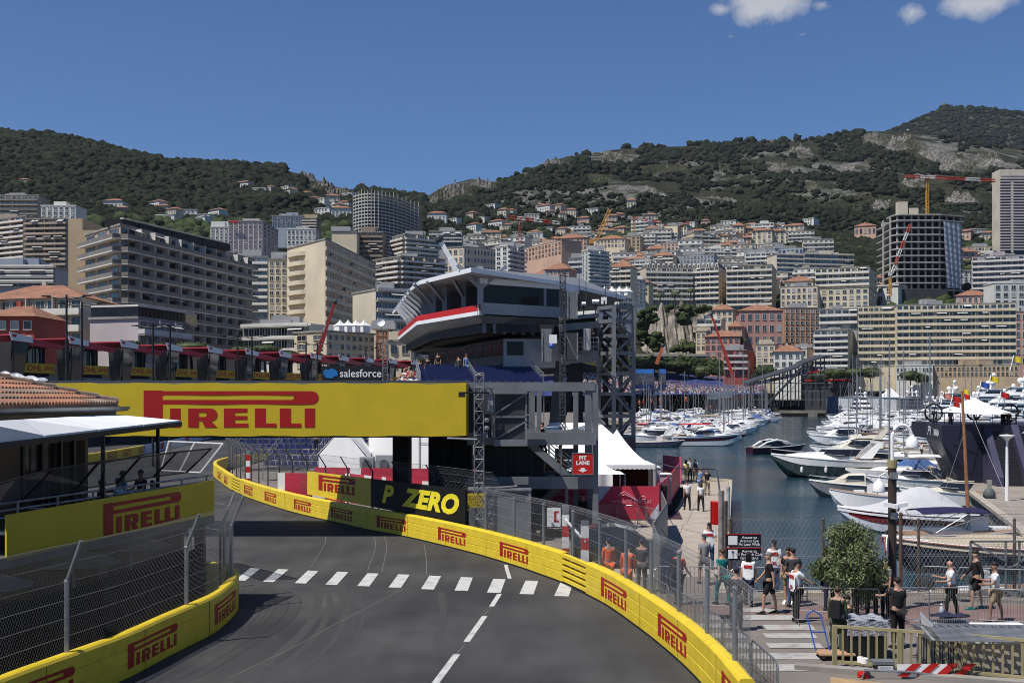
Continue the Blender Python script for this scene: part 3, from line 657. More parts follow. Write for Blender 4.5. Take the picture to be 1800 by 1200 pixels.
# scaffold lattice mast left of the cabin
def lattice(name,label,x,y,z0,z1,wd,m,cat='mast',step=None,group=None,ch=.03):
    t=thing(name,label,cat,(x,y,z0),group); mb=MB(); h=wd/2
    cs=[(-h,-h),(h,-h),(h,h),(-h,h)]
    for cx,cy in cs: mb.tube([(x+cx,y+cy,z0),(x+cx,y+cy,z1)],ch,5)
    mb.build('chord',m,t); mb=MB(); step=step or wd*1.3; z=z0; k=0
    while z<z1-.01:
        z2=min(z+step,z1)
        for i in range(4):
            a=cs[i];b=cs[(i+1)%4]
            if k%2: a,b=b,a
            mb.tube([(x+a[0],y+a[1],z),(x+b[0],y+b[1],z2)],ch*.6,4,cap=False); mb.tube([(x+a[0],y+a[1],z2),(x+b[0],y+b[1],z2)],ch*.6,4,cap=False)
        z=z2;k+=1
    mb.build('lacing',m,t); return t
lattice('lattice_mast','slender truss mast standing between the bridge banner and signal lights',X(842,52),52.2,0,Z(655,52),.42,GALVD)
t=thing('scaffold_pole','horizontal scaffold pole below the bridge banner end','pole',(X(820,52),52,4.8))
mb=MB(); mb.tube([(X(786,52),52,Z(770,52)),(X(838,52),52,Z(772,52))],.05,8); mb.tube([(X(800,52),52,Z(771,52)),(X(800,52),53.4,Z(771,52))],.04,6); mb.build('tube',GALV,t)
t=thing('camera_pole','thin dark camera arm reaching in front of the banner end','pole',(X(815,52),52,7.3))
mb=MB(); mb.tube([(X(807,51.4),51.4,Z(690,51.4)),(X(860,52),52,Z(690,52))],.04,8); mb.build('tube',BLK,t); mb=MB(); mb.box((X(812,51.4),51.4,Z(694,51.4)),(.3,.3,.2)); mb.build('camera_head',BLK,t)
# grey plinth box below stairs, yellow notice
t=thing('steel_cabinet','grey steel housing with perforated panel beneath the stair tower','cabinet',(X(880,54),54,0))
mb=MB(); mb.bx(X(824,52.4),X(930,52.4),52.4,55,0,Z(862,52.4)); mb.build('body',GREYS,t)
for xx in (866,929): mb=MB(); mb.bx(X(xx,52.4),X(xx,52.4)+.12,52.34,52.4,0,Z(862,52.4)); mb.build('edge',GALVD,t)
mb=MB(); mb.bx(X(822,52.4),X(934,52.4),52.3,55.1,Z(862,52.4),Z(859,52.4)); mb.build('lid',GALVD,t)
mb=MB()
for i in range(8):
    for j in range(5): mb.box((X(904+i*2.6,52.35),52.385,Z(868+j*3,52.35)),(.03,.01,.03))
mb.build('vent_hole',DARK,t)
t=thing('notice_board','yellow notice with dark text on the grey housing','sign',(X(837,51.2),51.2,1.6))
mb=MB(); mb.bx(X(822,51.2),X(852,51.2),51.2,51.24,Z(891,51.2),Z(867,51.2)); mb.build('plate',M('notice_yellow',(.65,.5,.03),.6),t)
mb=MB(); 
for k in range(4): mb=text_mb(['REGULATION','INTERNATIONALE','ACCES INTERDIT','AU PUBLIC'][k],.14,lambda u,v,k=k:Vector((X(837,51.18)+u,51.19,Z(872+k*5,51.2)+v)),mb=mb)
mb.build('lettering',BLK,t)
# ---------------- left terrace with banner, awning, tiled roof
TA=Vector((-11.9,26.8,0)); TB=Vector((-9.6,36.7,0)); tv=(TB-TA).normalized(); tn=Vector((tv.y,-tv.x,0)); TL=(TB-TA).length
te=thing('terrace','raised restaurant terrace with railing above the corner fence','terrace',(-14,31,2.8))
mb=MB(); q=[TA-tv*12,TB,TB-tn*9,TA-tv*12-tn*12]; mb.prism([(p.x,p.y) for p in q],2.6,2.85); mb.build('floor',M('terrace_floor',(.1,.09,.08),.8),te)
mb=MB()
for zz in (3.95,4.12): mb.tube([TA-tv*10-tn*.12+Vector((0,0,zz)),TB-tn*.12+Vector((0,0,zz))],.03,7)
for k in range(9): p=TA+tv*(TL-.3-k*1.55)-tn*.12; mb.tube([p+Vector((0,0,2.85)),p+Vector((0,0,4.12))],.028,6)
mb.build('railing',GALVD,te)
for p in (TB-tn*.5,TB-tn*4,TB-tn*8,TA-tn*1,TA-tn*6,TA+tv*5-tn*5): mb=MB(); mb.bar((p.x,p.y,0),(p.x,p.y,2.6),.3); mb.build('pillar',DGREY,te)
t=thing('advertising_banner','yellow wordmark banner hung on the shaded terrace edge','banner',TA+Vector((0,0,2.8)))
mb=MB(); mb.loft([[TA+Vector((0,0,2.78)),TB+Vector((0,0,2.86)),TB+Vector((0,0,3.98)),TA+Vector((0,0,3.86))],[x-tn*.05 for x in [TA+Vector((0,0,2.78)),TB+Vector((0,0,2.86)),TB+Vector((0,0,3.98)),TA+Vector((0,0,3.86))]]]); mb.build('cloth',YELV,t)
mb=MB(); pirelli(mb,lambda u,v:TA+tv*(3.95-.0+u)+tn*.02+Vector((0,0,2.9+v+u*.008)),.86); mb.build('logo',RED,t)
# mesh screens leaning outwards on the terrace rail
pm=M('perforated_mesh',(.09,.09,.095),.6,alpha=.55)
def screen(a,b,c,d,name,label,mm,fm,n=3,half=False):
    t=thing('safety_screen',label,'screen',a,'screens leaning out over the terrace rail' if not half else None)
    mb=MB(); L1=(b-a).length; L2=(d-a).length; nx=int(L1/.035); ny=int(L2/.035)
    for i in range(nx+1): u=i/nx; mb.bar(a.lerp(b,u),d.lerp(c,u),.011,.002)
    for i in range(ny+1): u=i/ny; mb.bar(a.lerp(d,u),b.lerp(c,u),.011,.002)
    mb.build('mesh_panel',mm,t)
    for k in range(n):
        u=k/(n-1); mb=MB(); mb.bar(a.lerp(b,u),d.lerp(c,u),.07,.05); mb.build('frame_bar',fm,t)
    mb=MB(); mb.bar(d,c,.04); mb.bar(a,b,.03); mb.build('edge_bar',fm,t); return t
scr=[((-60,905),(-20,855)),((40,877),(91,824)),((130,861),(175,811)),((205,849),(247,803)),((270,838),(311,794)),((328,830),(371,788))]
pts=[]
for k,((xa,ya),(xb,yb)) in enumerate(scr):
    s=(TL)*(k-1)/4.6+1.0; base=TA+tv*s-tn*.15; D=base.y; a=P(xa,ya,D); b=P(xb,yb,D-.1); pts.append((a,b))
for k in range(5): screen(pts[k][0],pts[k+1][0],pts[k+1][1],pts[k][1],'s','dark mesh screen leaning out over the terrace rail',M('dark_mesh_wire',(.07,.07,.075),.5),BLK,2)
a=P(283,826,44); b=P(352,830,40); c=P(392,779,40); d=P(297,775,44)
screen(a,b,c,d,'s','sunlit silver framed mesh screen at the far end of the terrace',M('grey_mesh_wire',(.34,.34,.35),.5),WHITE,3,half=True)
# awning
aw=thing('awning','long white flat awning over the terrace','awning',(-14,32,5.6))
h0=P(0,775,26); a=P(-40,778,24.5); b=P(318,738.5,36.5); c=P(200,728,36.5); d=P(-40,741,24.5)
a,b,c,d=[Vector(v) for v in (a,b,c,d)]
# four corners: outer edge a(left near)->b(right far); inner edge c,d higher
for k in range(4):
    u0,u1=k/4,(k+1)/4-.003; q=[a.lerp(b,u0),a.lerp(b,u1),d.lerp(c,u1),d.lerp(c,u0)]
    mb=MB(); mb.loft([q,[x-Vector((0,0,.05)) for x in q]]); mb.build('fabric_panel',WHITEF,aw)
mb=MB(); mb.bar(a-Vector((0,0,.12)),b-Vector((0,0,.12)),.08,.14); mb.bar(d-Vector((0,0,.1)),c-Vector((0,0,.1)),.08,.1); mb.build('edge_beam',BLK,aw)
for x,D in ((182,34.2),(277,36.4)):
    top=None; u=0; bst=min(((abs(PX(a.lerp(b,i/100))[0]-x),i) for i in range(101)))[1]/100; p=a.lerp(b,bst)-Vector((0,0,.15)); mb=MB(); mb.bar(p,(p.x,p.y,2.85),.09); mb.build('post',BLK,aw)
# building behind terrace with tiled roof
hb=thing('restaurant_building','tan rendered restaurant with clay tiled roof behind the terrace','building',(-18,34,2.85))
WT=M('tan_render',(.24,.155,.095),.9,.15,.8); 
e0=P(-60,735,26); e1=P(210,713,37)   # eave line
ev=(e1-e0); ev.z=0; evn=ev.normalized(); en=Vector((evn.y,-evn.x,0)); ze=6.38
e0.z=e1.z=ze
hip=Vector((P(8,0,37).x,41.0,0)); 
def wallq(p0,p1,z0,z1,th=.25): 
    n=Vector(((p1-p0).normalized().y,-(p1-p0).normalized().x,0)); mb=MB(); mb.loft([[Vector((p.x,p.y,z)) for p,z in ((p0,z0),(p1,z0),(p1,z1),(p0,z1))],[Vector((p.x,p.y,z))-n*th for p,z in ((p0,z0),(p1,z0),(p1,z1),(p0,z1))]]); return mb
w0=e0-en*.7; w1=e1-en*.7-evn*.9
def wp(x):  # point on wall line at image x
    lo,hi=0.,1.
    for _ in range(30):
        m_=(lo+hi)/2
        if PX(w0.lerp(w1,m_))[0]<x: lo=m_
        else: hi=m_
    return w0.lerp(w1,lo)
for xa,xb in ((-50,36),(155,176)): wallq(wp(xa),wp(xb),2.85,5.35).build('wall',WT,hb)
wallq(wp(-50),w1,5.3,ze-.1).build('wall',WT,hb)
wallq(w1,w1-en*7,2.85,ze-.1).build('wall',WT,hb)
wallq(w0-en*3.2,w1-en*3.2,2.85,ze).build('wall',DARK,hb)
for x in (38,72,105,128): p=wp(x); mb=MB(); mb.bar((p.x,p.y,2.85),(p.x,p.y,5.35),.14); mb.build('door_frame',BLK,hb)
GLS=M('window_glass_dark',(.018,.02,.024),.12,.3,1.2,spec=.25)
for xa,xb in ((36,70),(74,103),(107,127)): wallq(wp(xa)-en*.3,wp(xb)-en*.3,2.9,5.3,.03).build('glass_pane',GLS,hb)
# roof surfaces with barrel tiles: slope from eave up to ridge
TM=M('clay_tile',(.42,.19,.11),.85,.45,.9,dark=(.20,.115,.08),thr=(.3,.62)); TM2=M('clay_tile_weathered',(.30,.21,.16),.9,.4,1.3)
rw=4.4; rise=1.28
def rf(s,t_): return e0+evn*s-en*(t_*rw)+Vector((0,0,t_*rise))
LE=ev.length; mb=MB(); mb2=MB(); ti=0; rows=9
s=.12
while s<LE:
    for r_ in range(rows):
        t0=r_/rows; t1=(r_+1.12)/rows; lim=1-(s-(LE-4.6))/4.6 if s>LE-4.6 else 1
        if t0>lim-.02: continue
        t1=min(t1,1.02)
        A0=rf(s,t0)+Vector((0,0,.035)); A1=rf(s,t1); d=(A1-A0); x=evn; y=Vector((0,0,1))
        m_=mb if (hash((ti*7919+r_*104729)%997)%3) else mb2
        secs=[]
        for P0,rr in ((A0,.105),(A1,.085)):
            secs.append([P0+x*rr*math.cos(a)+y*rr*math.sin(a)*.95 for a in [math.pi*i/6 for i in range(7)]])
        m_.loft(secs,closed=False,caps=False)
        m_.add(secs[0],[tuple(range(7))])
    s+=.235; ti+=1
mb.build('roof_tiles',TM,hb); mb2.build('roof_tiles',TM2,hb)
mb=MB(); q=[rf(0,0),rf(LE,0),rf(LE-4.6,1),rf(0,1)]; mb.loft([[v-Vector((0,0,.02)) for v in q],[v-Vector((0,0,.2)) for v in q]]); q2=[rf(LE,0),rf(LE,0)-en*9,rf(LE-4.6,1)-en*.2,rf(LE-4.6,1)]; mb.add(q2,[(0,1,2,3)]); mb.build('roof_deck',TM2,hb)
mb=MB(); A0=rf(LE,0.02);A1=rf(LE-4.6,1)
for k in range(9):
    p=A0.lerp(A1,k/9);q=A0.lerp(A1,(k+1.08)/9); mb.tube([p+Vector((0,0,.10)),q+Vector((0,0,.06))],.14,8,cap=True,r2=.11)
A0=rf(LE-4.6,1)
for k in range(12): p=A0-evn*k*.5; mb.tube([p+Vector((0,0,.08)),p-evn*.54+Vector((0,0,.06))],.14,8)
mb.build('ridge_tiles',TM2,hb)
mb=MB(); secs=[]
for s in (0,LE+.35): 
    p=e0+evn*s+en*.1+Vector((0,0,-.05)); secs.append([p+en*.14*math.cos(a)+Vector((0,0,.14*math.sin(a))) for a in [math.pi+math.pi*i/6 for i in range(7)]])
mb.loft(secs,closed=False,caps=False); mb.loft([[v+Vector((0,0,.012)) for v in q_] for q_ in secs],closed=False,caps=False); mb.build('gutter',M('zinc',(.3,.33,.34),.45,metal=.6),hb)
mb=MB(); mb.bar(e0-en*.12+Vector((0,0,-.2)),e1-en*.12+Vector((0,0,-.2)),.04,.2); mb.build('fascia',M('fascia_tan',(.36,.28,.18),.8),hb)
t=thing('wrapped_equipment','equipment bundle wrapped in shiny clear plastic on the roof ridge','tarp bundle',P(30,668,40))
c=P(34,671,40.5); mb=MB(); 
def wrapf(u,v):
    a=2*math.pi*v; b=u; r=.32*(math.sin(math.pi*min(1,max(0,b*.96+.02)))**.35)*(1+.22*math.sin(a*5+b*9)+.12*math.sin(a*9-b*17))
    return c+Vector((-1.0+2.0*b,math.cos(a)*r*1.2,math.sin(a)*r+.08*math.sin(b*7)-.12*b))
mb.grid(wrapf,40,28); mb.build('plastic_wrap',M('plastic_wrap',(.55,.57,.6),.18,.3,3,spec=.9,bump=.5,coat=.5),t,smooth=True)
mb=MB(); mb.box(c+Vector((.7,0,-.25)),(.3,.4,.3)); mb.build('foot',BLK,t)
# dim things under terrace
t=thing('parasol','folded pale parasol in the shade beneath the terrace','parasol',(-13.2,28,0),'parasols stored beneath the terrace'); 
mb=MB(); mb.lathe((-13.2,28.2,0),[(0,2.3),(.5,2.22),(1.3,1.95)],10); mb.build('canopy',M('pale_canvas',(.28,.27,.23),.9),t); mb=MB(); mb.tube([(-13.2,28.2,0),(-13.2,28.2,2.25)],.04); mb.build('pole',GALVD,t)
for x,y in ((-12.4,32.0),(-12.0,35.6)):
    k=dup(t,(x,y,0)); 
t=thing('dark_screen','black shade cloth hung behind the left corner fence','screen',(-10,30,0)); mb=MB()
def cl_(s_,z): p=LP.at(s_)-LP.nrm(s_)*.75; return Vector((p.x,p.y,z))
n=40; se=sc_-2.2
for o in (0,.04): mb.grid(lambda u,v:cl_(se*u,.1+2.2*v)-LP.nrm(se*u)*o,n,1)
mb.build('cloth',M('undercroft_shade_black',(.004,.004,.005),.95,spec=.1),t)  # black sheet added for the darkness below the terrace and a stronger shadow
t=thing('corner_board','dark board standing behind the fence at the left corner','board',LP.at(sc_+1)); mb=MB(); a=LP.at(sc_+.3)-LP.nrm(sc_+.3)*.5; b=LP.at(sc_+1.6)-LP.nrm(sc_+1.6)*.5
mb.loft([[a+Vector((0,0,.1)),b+Vector((0,0,.1)),b+Vector((0,0,2.5)),a+Vector((0,0,2.5))],[v+Vector((-.06,0,0)) for v in (a+Vector((0,0,.1)),b+Vector((0,0,.1)),b+Vector((0,0,2.5)),a+Vector((0,0,2.5)))]]); mb.build('board_panel',CB,t)
uf=MB(); q=[LP.at(k*(sc_-.5)/20)-LP.nrm(k*(sc_-.5)/20)*.45 for k in range(21)]; q=[(v.x,v.y,.006) for v in q]+[(-10.9,37.4,.006),(-19,37.4,.006),(-19,10,.006)]; uf.add(q,[tuple(range(len(q)))]); struct(uf.build('undercroft_shade_sheet',M('painted_undercroft_shade',(.02,.02,.021),.9)))  # dark sheet over the ground: shade below the terrace put into its colour
t=thing('retaining_wall','dark wall at the back of the undercroft below the terrace','wall',(-19,30,0)); mb=MB(); mb.bx(-26,-19.2,8,38,0,2.6); mb.bx(-19.2,-10.9,37.5,37.8,0,2.6); mb.build('wall_body',M('dark_wall',(.06,.055,.05),.9),t)  # end wall added to hide sunlit ground and keep the undercroft dark
# ---------------- race control building on legs
rc=thing('control_building','elevated grey building with red band and sweeping white roof over the grandstand','building',(0,90,0))
A_,B_,C_,E_,F_=Vector((X(842,80),80,0)),Vector((X(733,91),91,0)),Vector((X(700,114.5),114.5,0)),Vector((X(985,84.3),84.3,0)),Vector((X(1015,88.5),88.5,0))
def ring(pts,k,cen=Vector((5,100,0))): return [p+(cen-p).normalized()*k for p in pts]
edge=[C_,B_,A_,E_,F_]; back=[Vector((9,122,0)),Vector((-2,135,0))]
PALE=M('pale_grey_cladding',(.36,.38,.41),.6,.12,.5); ROOFW=M('white_roof_skin',(.72,.74,.76),.6,.08,.4); SOFF=M('roof_soffit',(.40,.40,.41),.7,.12,.3)
CEN=Vector((4,100,0))
def wallband(pts,z0,z1,mat,name,th=.12,ins=0,ins2=None):
    mb=MB(); ins2=ins if ins2 is None else ins2
    a=ring(pts,ins,CEN); b=ring(pts,ins2,CEN)
    for i in range(len(pts)-1):
        n=((a[i+1]-a[i]).normalized()); n=Vector((n.y,-n.x,0))
        q=[a[i]+Vector((0,0,z0)),a[i+1]+Vector((0,0,z0)),b[i+1]+Vector((0,0,z1)),b[i]+Vector((0,0,z1))]
        mb.loft([q,[v-n*th for v in q]])
    return mb.build(name,mat,rc)
zf=12.45
wallband([C_,B_,A_],zf+.3,13.2,REDP,'red_band'); wallband([C_,B_,A_],zf+.02,zf+.3,ROOFW,'white_edge',ins=-.03)
wallband([A_,E_,F_],zf+.1,13.35,PALE,'parapet')
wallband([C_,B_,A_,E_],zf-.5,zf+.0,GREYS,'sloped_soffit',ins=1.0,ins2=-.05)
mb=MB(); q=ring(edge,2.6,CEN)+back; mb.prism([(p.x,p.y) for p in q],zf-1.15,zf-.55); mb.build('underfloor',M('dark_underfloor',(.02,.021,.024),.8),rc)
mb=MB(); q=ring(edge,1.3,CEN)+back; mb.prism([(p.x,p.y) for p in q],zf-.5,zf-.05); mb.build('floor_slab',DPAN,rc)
mb=MB()
for k in range(13):
    y=81+k*3.6; xl=np.interp(y,[80,91,114.5,135],[A_.x,B_.x,C_.x,-10])+.9; mb.bar((xl,y+1,zf-.8),(8.6 if y>84 else 3,y+1,zf-.8),.25,.55)
for i in range(4):
    a,b=ring(edge,1.3,CEN)[i:i+2]; mb.bar((a.x,a.y,zf-.85),(b.x,b.y,zf-.85),.2,.6)
mb.build('floor_beams',DPAN,rc)
mb=MB(); a,b=A_,E_
for k in range(9): p=ring([A_],1.2,CEN)[0].lerp(ring([E_],1.2,CEN)[0],k/8); mb=MB(); mb.box((p.x,p.y-.15,zf-.85),(.25,.3,.7)); mb.build('beam_stiffener',GREYS,rc)
# roof
rp_=[Vector((X(690,127),127,0)),Vector((X(722,101),101,0)),Vector((X(737,90.5),90.5,0)),Vector((X(828,77.5),77.5,0)),Vector((X(985,84),84,0)),Vector((X(1100,103),103,0)),Vector((10,130,0)),Vector((0,140,0))]
zr=[Z(548,127),Z(505,101),Z(493,90.5),Z(470,77.5),Z(494,84),Z(521,103),17,17]
top=[Vector((p.x,p.y,z)) for p,z in zip(rp_,zr)]; ctr=Vector((6,104,17.6))
mb=MB()
for i in range(len(top)):
    a=top[i];b=top[(i+1)%len(top)]; mb.add([a,b,ctr],[(0,1,2)])
mb.build('roof_skin',M('roof_metal_grey',(.2,.21,.22),.5,.2,.4),rc)
mb=MB()
for i in range(5):
    a=top[i];b=top[i+1]; dz=Vector((0,0,-.32)); mb.loft([[a,b,b+dz,a+dz],[x.lerp(ctr,.02) for x in (a,b,b+dz,a+dz)]])
mb.build('roof_edge',ROOFW,rc)
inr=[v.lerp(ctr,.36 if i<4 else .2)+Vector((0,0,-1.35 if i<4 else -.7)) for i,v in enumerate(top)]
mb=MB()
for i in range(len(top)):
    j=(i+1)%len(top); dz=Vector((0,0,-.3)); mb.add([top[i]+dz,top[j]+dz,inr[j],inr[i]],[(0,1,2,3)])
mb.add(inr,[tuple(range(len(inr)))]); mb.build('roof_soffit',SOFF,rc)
# inner dark rooms and glazing
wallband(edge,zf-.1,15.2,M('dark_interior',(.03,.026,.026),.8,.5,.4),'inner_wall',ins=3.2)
wallband([A_,E_,F_],13.3,14.75,GLS,'glazing',th=.04,ins=.35)
wallband([A_,E_,F_],15.0,15.35,M('violet_grey_blind',(.13,.13,.16),.7),'upper_panel',th=.04,ins=.4)
aa,ee=ring([A_,E_,F_],.1,CEN)[0:2]; mb=MB(); 
for i in range(2):
    p,q=[(ring([A_],.1,CEN)[0],ring([E_],.1,CEN)[0]),(ring([E_],.1,CEN)[0],ring([F_],.1,CEN)[0])][i]
    mb.bar((p.x,p.y,14.88),(q.x,q.y,14.88),.3,.42)
mb.build('rolled_blind',ROOFW,rc)
def ycol(p,z0,z1,dirs,w_=.42):
    mb=MB(); p=Vector(p); k=z0+(z1-z0)*.55; mb.bar((p.x,p.y,z0),(p.x,p.y,z1),w_)
    for d in dirs: mb.bar((p.x,p.y,k),(p.x+d[0],p.y+d[1],z1+.1),w_*.6)
    mb.build('column',PALE,rc)
ycol(ring([A_],.3,CEN)[0],zf,15.9,[(-1.6,-.3),(1.8,.6)])
for u in (.42,): p=ring([A_],.3,CEN)[0].lerp(ring([E_],.3,CEN)[0],.8); mb=MB(); mb.bar((p.x,p.y,13.2),(p.x,p.y,15.9),.2); mb.build('column',PALE,rc)
for a,b,us in ((B_,A_,(.02,.25,.62)),(C_,B_,(0,.12,.25,.38,.52,.66,.8))):
    for u in us:
        p=a.lerp(b,u); p=p+(CEN-p).normalized()*1.5; o=(p-CEN).normalized()*1.9; ycol(p,zf,15.6,[(o.x,o.y)],.36)
# legs
for (x0,y0,x1,y1,D) in ((985,640,962,790,84),(1012,640,958,780,92)): mb=MB(); mb.bar((X(x0,D),D,Z(y0,D)+.2),(X(x1,D),D,0),.9,.7); mb.build('support_leg',DGREY,rc)
for x,D in ((905,92),(1018,96),(800,100),(930,110)): mb=MB(); mb.bar((X(x,D),D,0),(X(x,D),D,zf-.5),.6,.6); mb.build('support_leg',DGREY,rc)
# press cabins below
cab=thing('press_cabins','row of pale glazed commentary cabins under the elevated building','cabins',(X(920,86),86,8.8))
CABM=M('cabin_white',(.42,.43,.45),.6,.1)
for k,(x0,x1,D0,D1) in enumerate([(885,982,83,83.6),(822,885,92,83),(754,822,106,93)]):
    a=Vector((X(x0,D0),D0,0)); b=Vector((X(x1,D1),D1,0)); n=(b-a).normalized(); n=Vector((n.y,-n.x,0)); L=(b-a).length
    mb=MB(); q=[a,b,b-n*3,a-n*3]; mb.prism([(p.x,p.y) for p in q],8.85,10.95); mb.build('cabin_body',CABM if k==0 else DGREY,cab)
    nw=1 if k==0 else 4
    for i in range(nw):
        u0=(i+.1)/nw;u1=(i+.9)/nw
        if k==0: u0,u1=.06,.36
        mb=MB(); p=a.lerp(b,u0);q=a.lerp(b,u1); qq=[Vector((v.x,v.y,z)) for v,z in ((p,9.75),(q,9.75),(q,10.75),(p,10.75))]; mb.loft([[v+n*.03 for v in qq],[v-n*.02 for v in qq]]); mb.build('window',GLS,cab)
mb=MB(); mb.bar((X(822,92),92,8.6),(X(985,83.5),83.5,8.6),.3,.4); mb.build('base_beam',DGREY,cab)
# grandstand with blue seats under the cabins
SEAT=M('blue_seat',(.022,.032,.12),.5,.2)
def stand(name,label,org,u,v,rows,cols,sw,rise,run,z0,frame=True,rails=()):
    """org: low left corner; u along rows; v away/up"""
    t=thing(name,label,'grandstand',org); org=Vector(org);u=Vector(u).normalized();v=Vector(v).normalized()
    for r in range(rows):
        mb=MB()
        for c in range(cols):
            p=org+u*((c+.5)*sw)+v*(r*run)+Vector((0,0,z0+r*rise)); 
            M_=Matrix((u,v,Vector((0,0,1)))).transposed(); an=math.atan2(u.y,u.x)
            mb.box(p+Vector((0,0,.43)),(sw*.8,.38,.05),an); mb.box(p+v*.2+Vector((0,0,.6)),(sw*.8,.05,.32),an)
        mb.build('seat_row',SEAT,t)
    mb=MB()
    for r in range(rows):
        p=org+v*(r*run)+Vector((0,0,z0+r*rise)); an=math.atan2(u.y,u.x); mb.box(p+u*cols*sw/2+v*.1,(cols*sw,run*.95,.06),an)
    mb.build('deck_boards',M('deck_board',(.16,.15,.14),.8),t)
    mb=MB(); W_=cols*sw
    for k in range(int(W_/2.5)+1):
        a=org+u*(W_*k/int(W_/2.5)); b=a+v*rows*run
        mb.tube([a+Vector((0,0,z0)),b+Vector((0,0,z0+rows*rise-.1))],.05,5)
        for j in range(0,rows+1,3): q=a+v*j*run; mb.tube([Vector((q.x,q.y,0)),q+Vector((0,0,z0+j*rise))],.035,5)
    for j in range(0,rows+1,3):
        q=org+v*j*run; z=1.5
        while z<z0+j*rise: mb.tube([q+Vector((0,0,z)),q+u*W_+Vector((0,0,z))],.03,4); z+=2
    mb.build('scaffold_frame',GALVD,t)
    for uu in (0,1)+tuple(rails):
        mb=MB()
        a=org+u*W_*uu
        for h in (.55,1.05): mb.tube([a+Vector((0,0,z0+h)),a+v*rows*run+Vector((0,0,z0+rows*rise+h))],.03,5)
        for k in range(rows*2+1): q=a+v*k*run/2+Vector((0,0,z0+k*rise/2)); mb.tube([q,q+Vector((0,0,1.05))],.018,4)
        mb.build('handrail',GALV,t)
    return t
stand('grandstand','blue seated grandstand shaded beneath the elevated grey building',(X(735,74),76,0),(1,.12,0),(-.12,1,0),9,16,.52,.13,.85,7.25,rails=(.45,))
stand('grandstand','blue seated grandstand seen under the bridge behind the white tents',(X(462,92),92,0),(1,-.25,0),(.25,1,0),9,26,.52,.42,.85,.8,rails=(.3,.6))
stand('grandstand','grey stepped stand with steps left of the tents under the bridge',(X(405,104),104,0),(1,-.2,0),(.2,1,0),8,8,.6,.42,.85,1.2)
# balcony and equipment right of building
pb=thing('service_deck','steel service deck joining the elevated building to the lift tower','deck',(X(1010,82),82,0))
for y,h in ((560,.3),(594-18,.5),(633,.6)):
    mb=MB(); mb.bar((X(985,82),82,Z(y,82)),(X(1050,84),84,Z(y-6,84)),.35,h); mb.build('beam',GREYS,pb)
mb=MB(); mb.bx(X(1016,83),X(1052,83),83,85.5,Z(628,83),Z(616,83)); mb.build('balcony_front',GREYS,pb)
mb=MB()
for h in (.3,.6,.95): mb.tube([(X(1016,83),82.9,Z(616,83)+h),(X(1052,83),82.9,Z(616,83)+h)],.025,5)
for k in range(5): x=X(1016+9*k,83); mb.tube([(x,82.9,Z(616,83)),(x,82.9,Z(616,83)+.95)],.025,5)
mb.build('handrail',GALV,pb)
mb=MB(); mb.bx(X(988,84),X(1050,84),85,86,Z(632,84),Z(560,84)); mb.bx(X(990,84),X(1050,84),84.5,88,Z(558,84),Z(556,84)); mb.build('dark_wall',DPAN,pb)
for x0,x1,y0,y1,m in ((953,968,578,636,GREYS),(993,1015,585,632,DGREY),(998,1014,512,560,GREYS),(1027,1037,577,615,PALE)):
    mb=MB(); D=81.5; mb.bx(X(x0,D),X(x1,D),D,D+1.2,Z(y1,D),Z(y0,D)); mb.build('plant_box',m,pb)
    mb=MB(); mb.bar((X(x0,D),D-.03,Z(y0,D)),(X(x1,D),D-.03,Z(y1,D)),.06); mb.bar((X(x0,D),D-.03,Z(y0,D)),(X(x0,D),D-.03,Z(y1,D)),.1);mb.bar((X(x1,D),D-.03,Z(y0,D)),(X(x1,D),D-.03,Z(y1,D)),.1); mb.build('brace',GALVD,pb)
t=thing('broadcast_camera','white boxed broadcast camera on the service deck','camera',(X(973,80.5),80.5,Z(598,80))); mb=MB(); mb.bx(X(966,80),X(979,80),80,80.8,Z(603,80),Z(588,80)); mb.build('housing',WHITE,t); mb=MB(); mb.ball((X(970,80),80,Z(608,80)),.2,8); mb.build('lens_head',BLUEP,t)
for i,(x,y,w_,h) in enumerate([(1026,534,7,7),(1047,530,12,8),(1062,528,9,12),(1085,533,7,5)]):
    t=thing('relay_unit',['small white relay drum left on the control roof deck','white satellite drum on the control roof deck','pale equipment box beside the satellite drum','small white box on top of the lift tower'][i],'equipment',(X(x,86),86,Z(y,86)))
    mb=MB(); D=86; mb.tube([(X(x-w_/2,D),D,Z(y,D)),(X(x+w_/2,D),D,Z(y,D))],h*D/F/2,10) if i<2 else mb.bx(X(x-w_/2,D),X(x+w_/2,D),D,D+.6,Z(y+h/2,D),Z(y-h/2,D)); mb.build('drum',WHITE,t); mb=MB(); mb.tube([(X(x,D),D,Z(y,D)),(X(x,D),D,Z(556,D))],.05,5); mb.build('stand',BLK,t)
lattice('antenna_mast','tall truss mast in front of the elevated building',X(989,78),78,0,Z(478,78),.35,DGREY,ch=.035)
for i,(x,yt) in enumerate([(1018,460),(1030,478),(1064,432),(1083,462),(1030,520)]):
    t=thing('antenna','thin whip antenna on the control building roof','antenna',(X(x,88),88,Z(540,88)),'whip antennas on the control roof'); mb=MB(); mb.tube([(X(x,88),88,Z(545,88)),(X(x,88),88,Z(yt,88))],.045,5,r2=.02); mb.build('rod',DGREY,t)
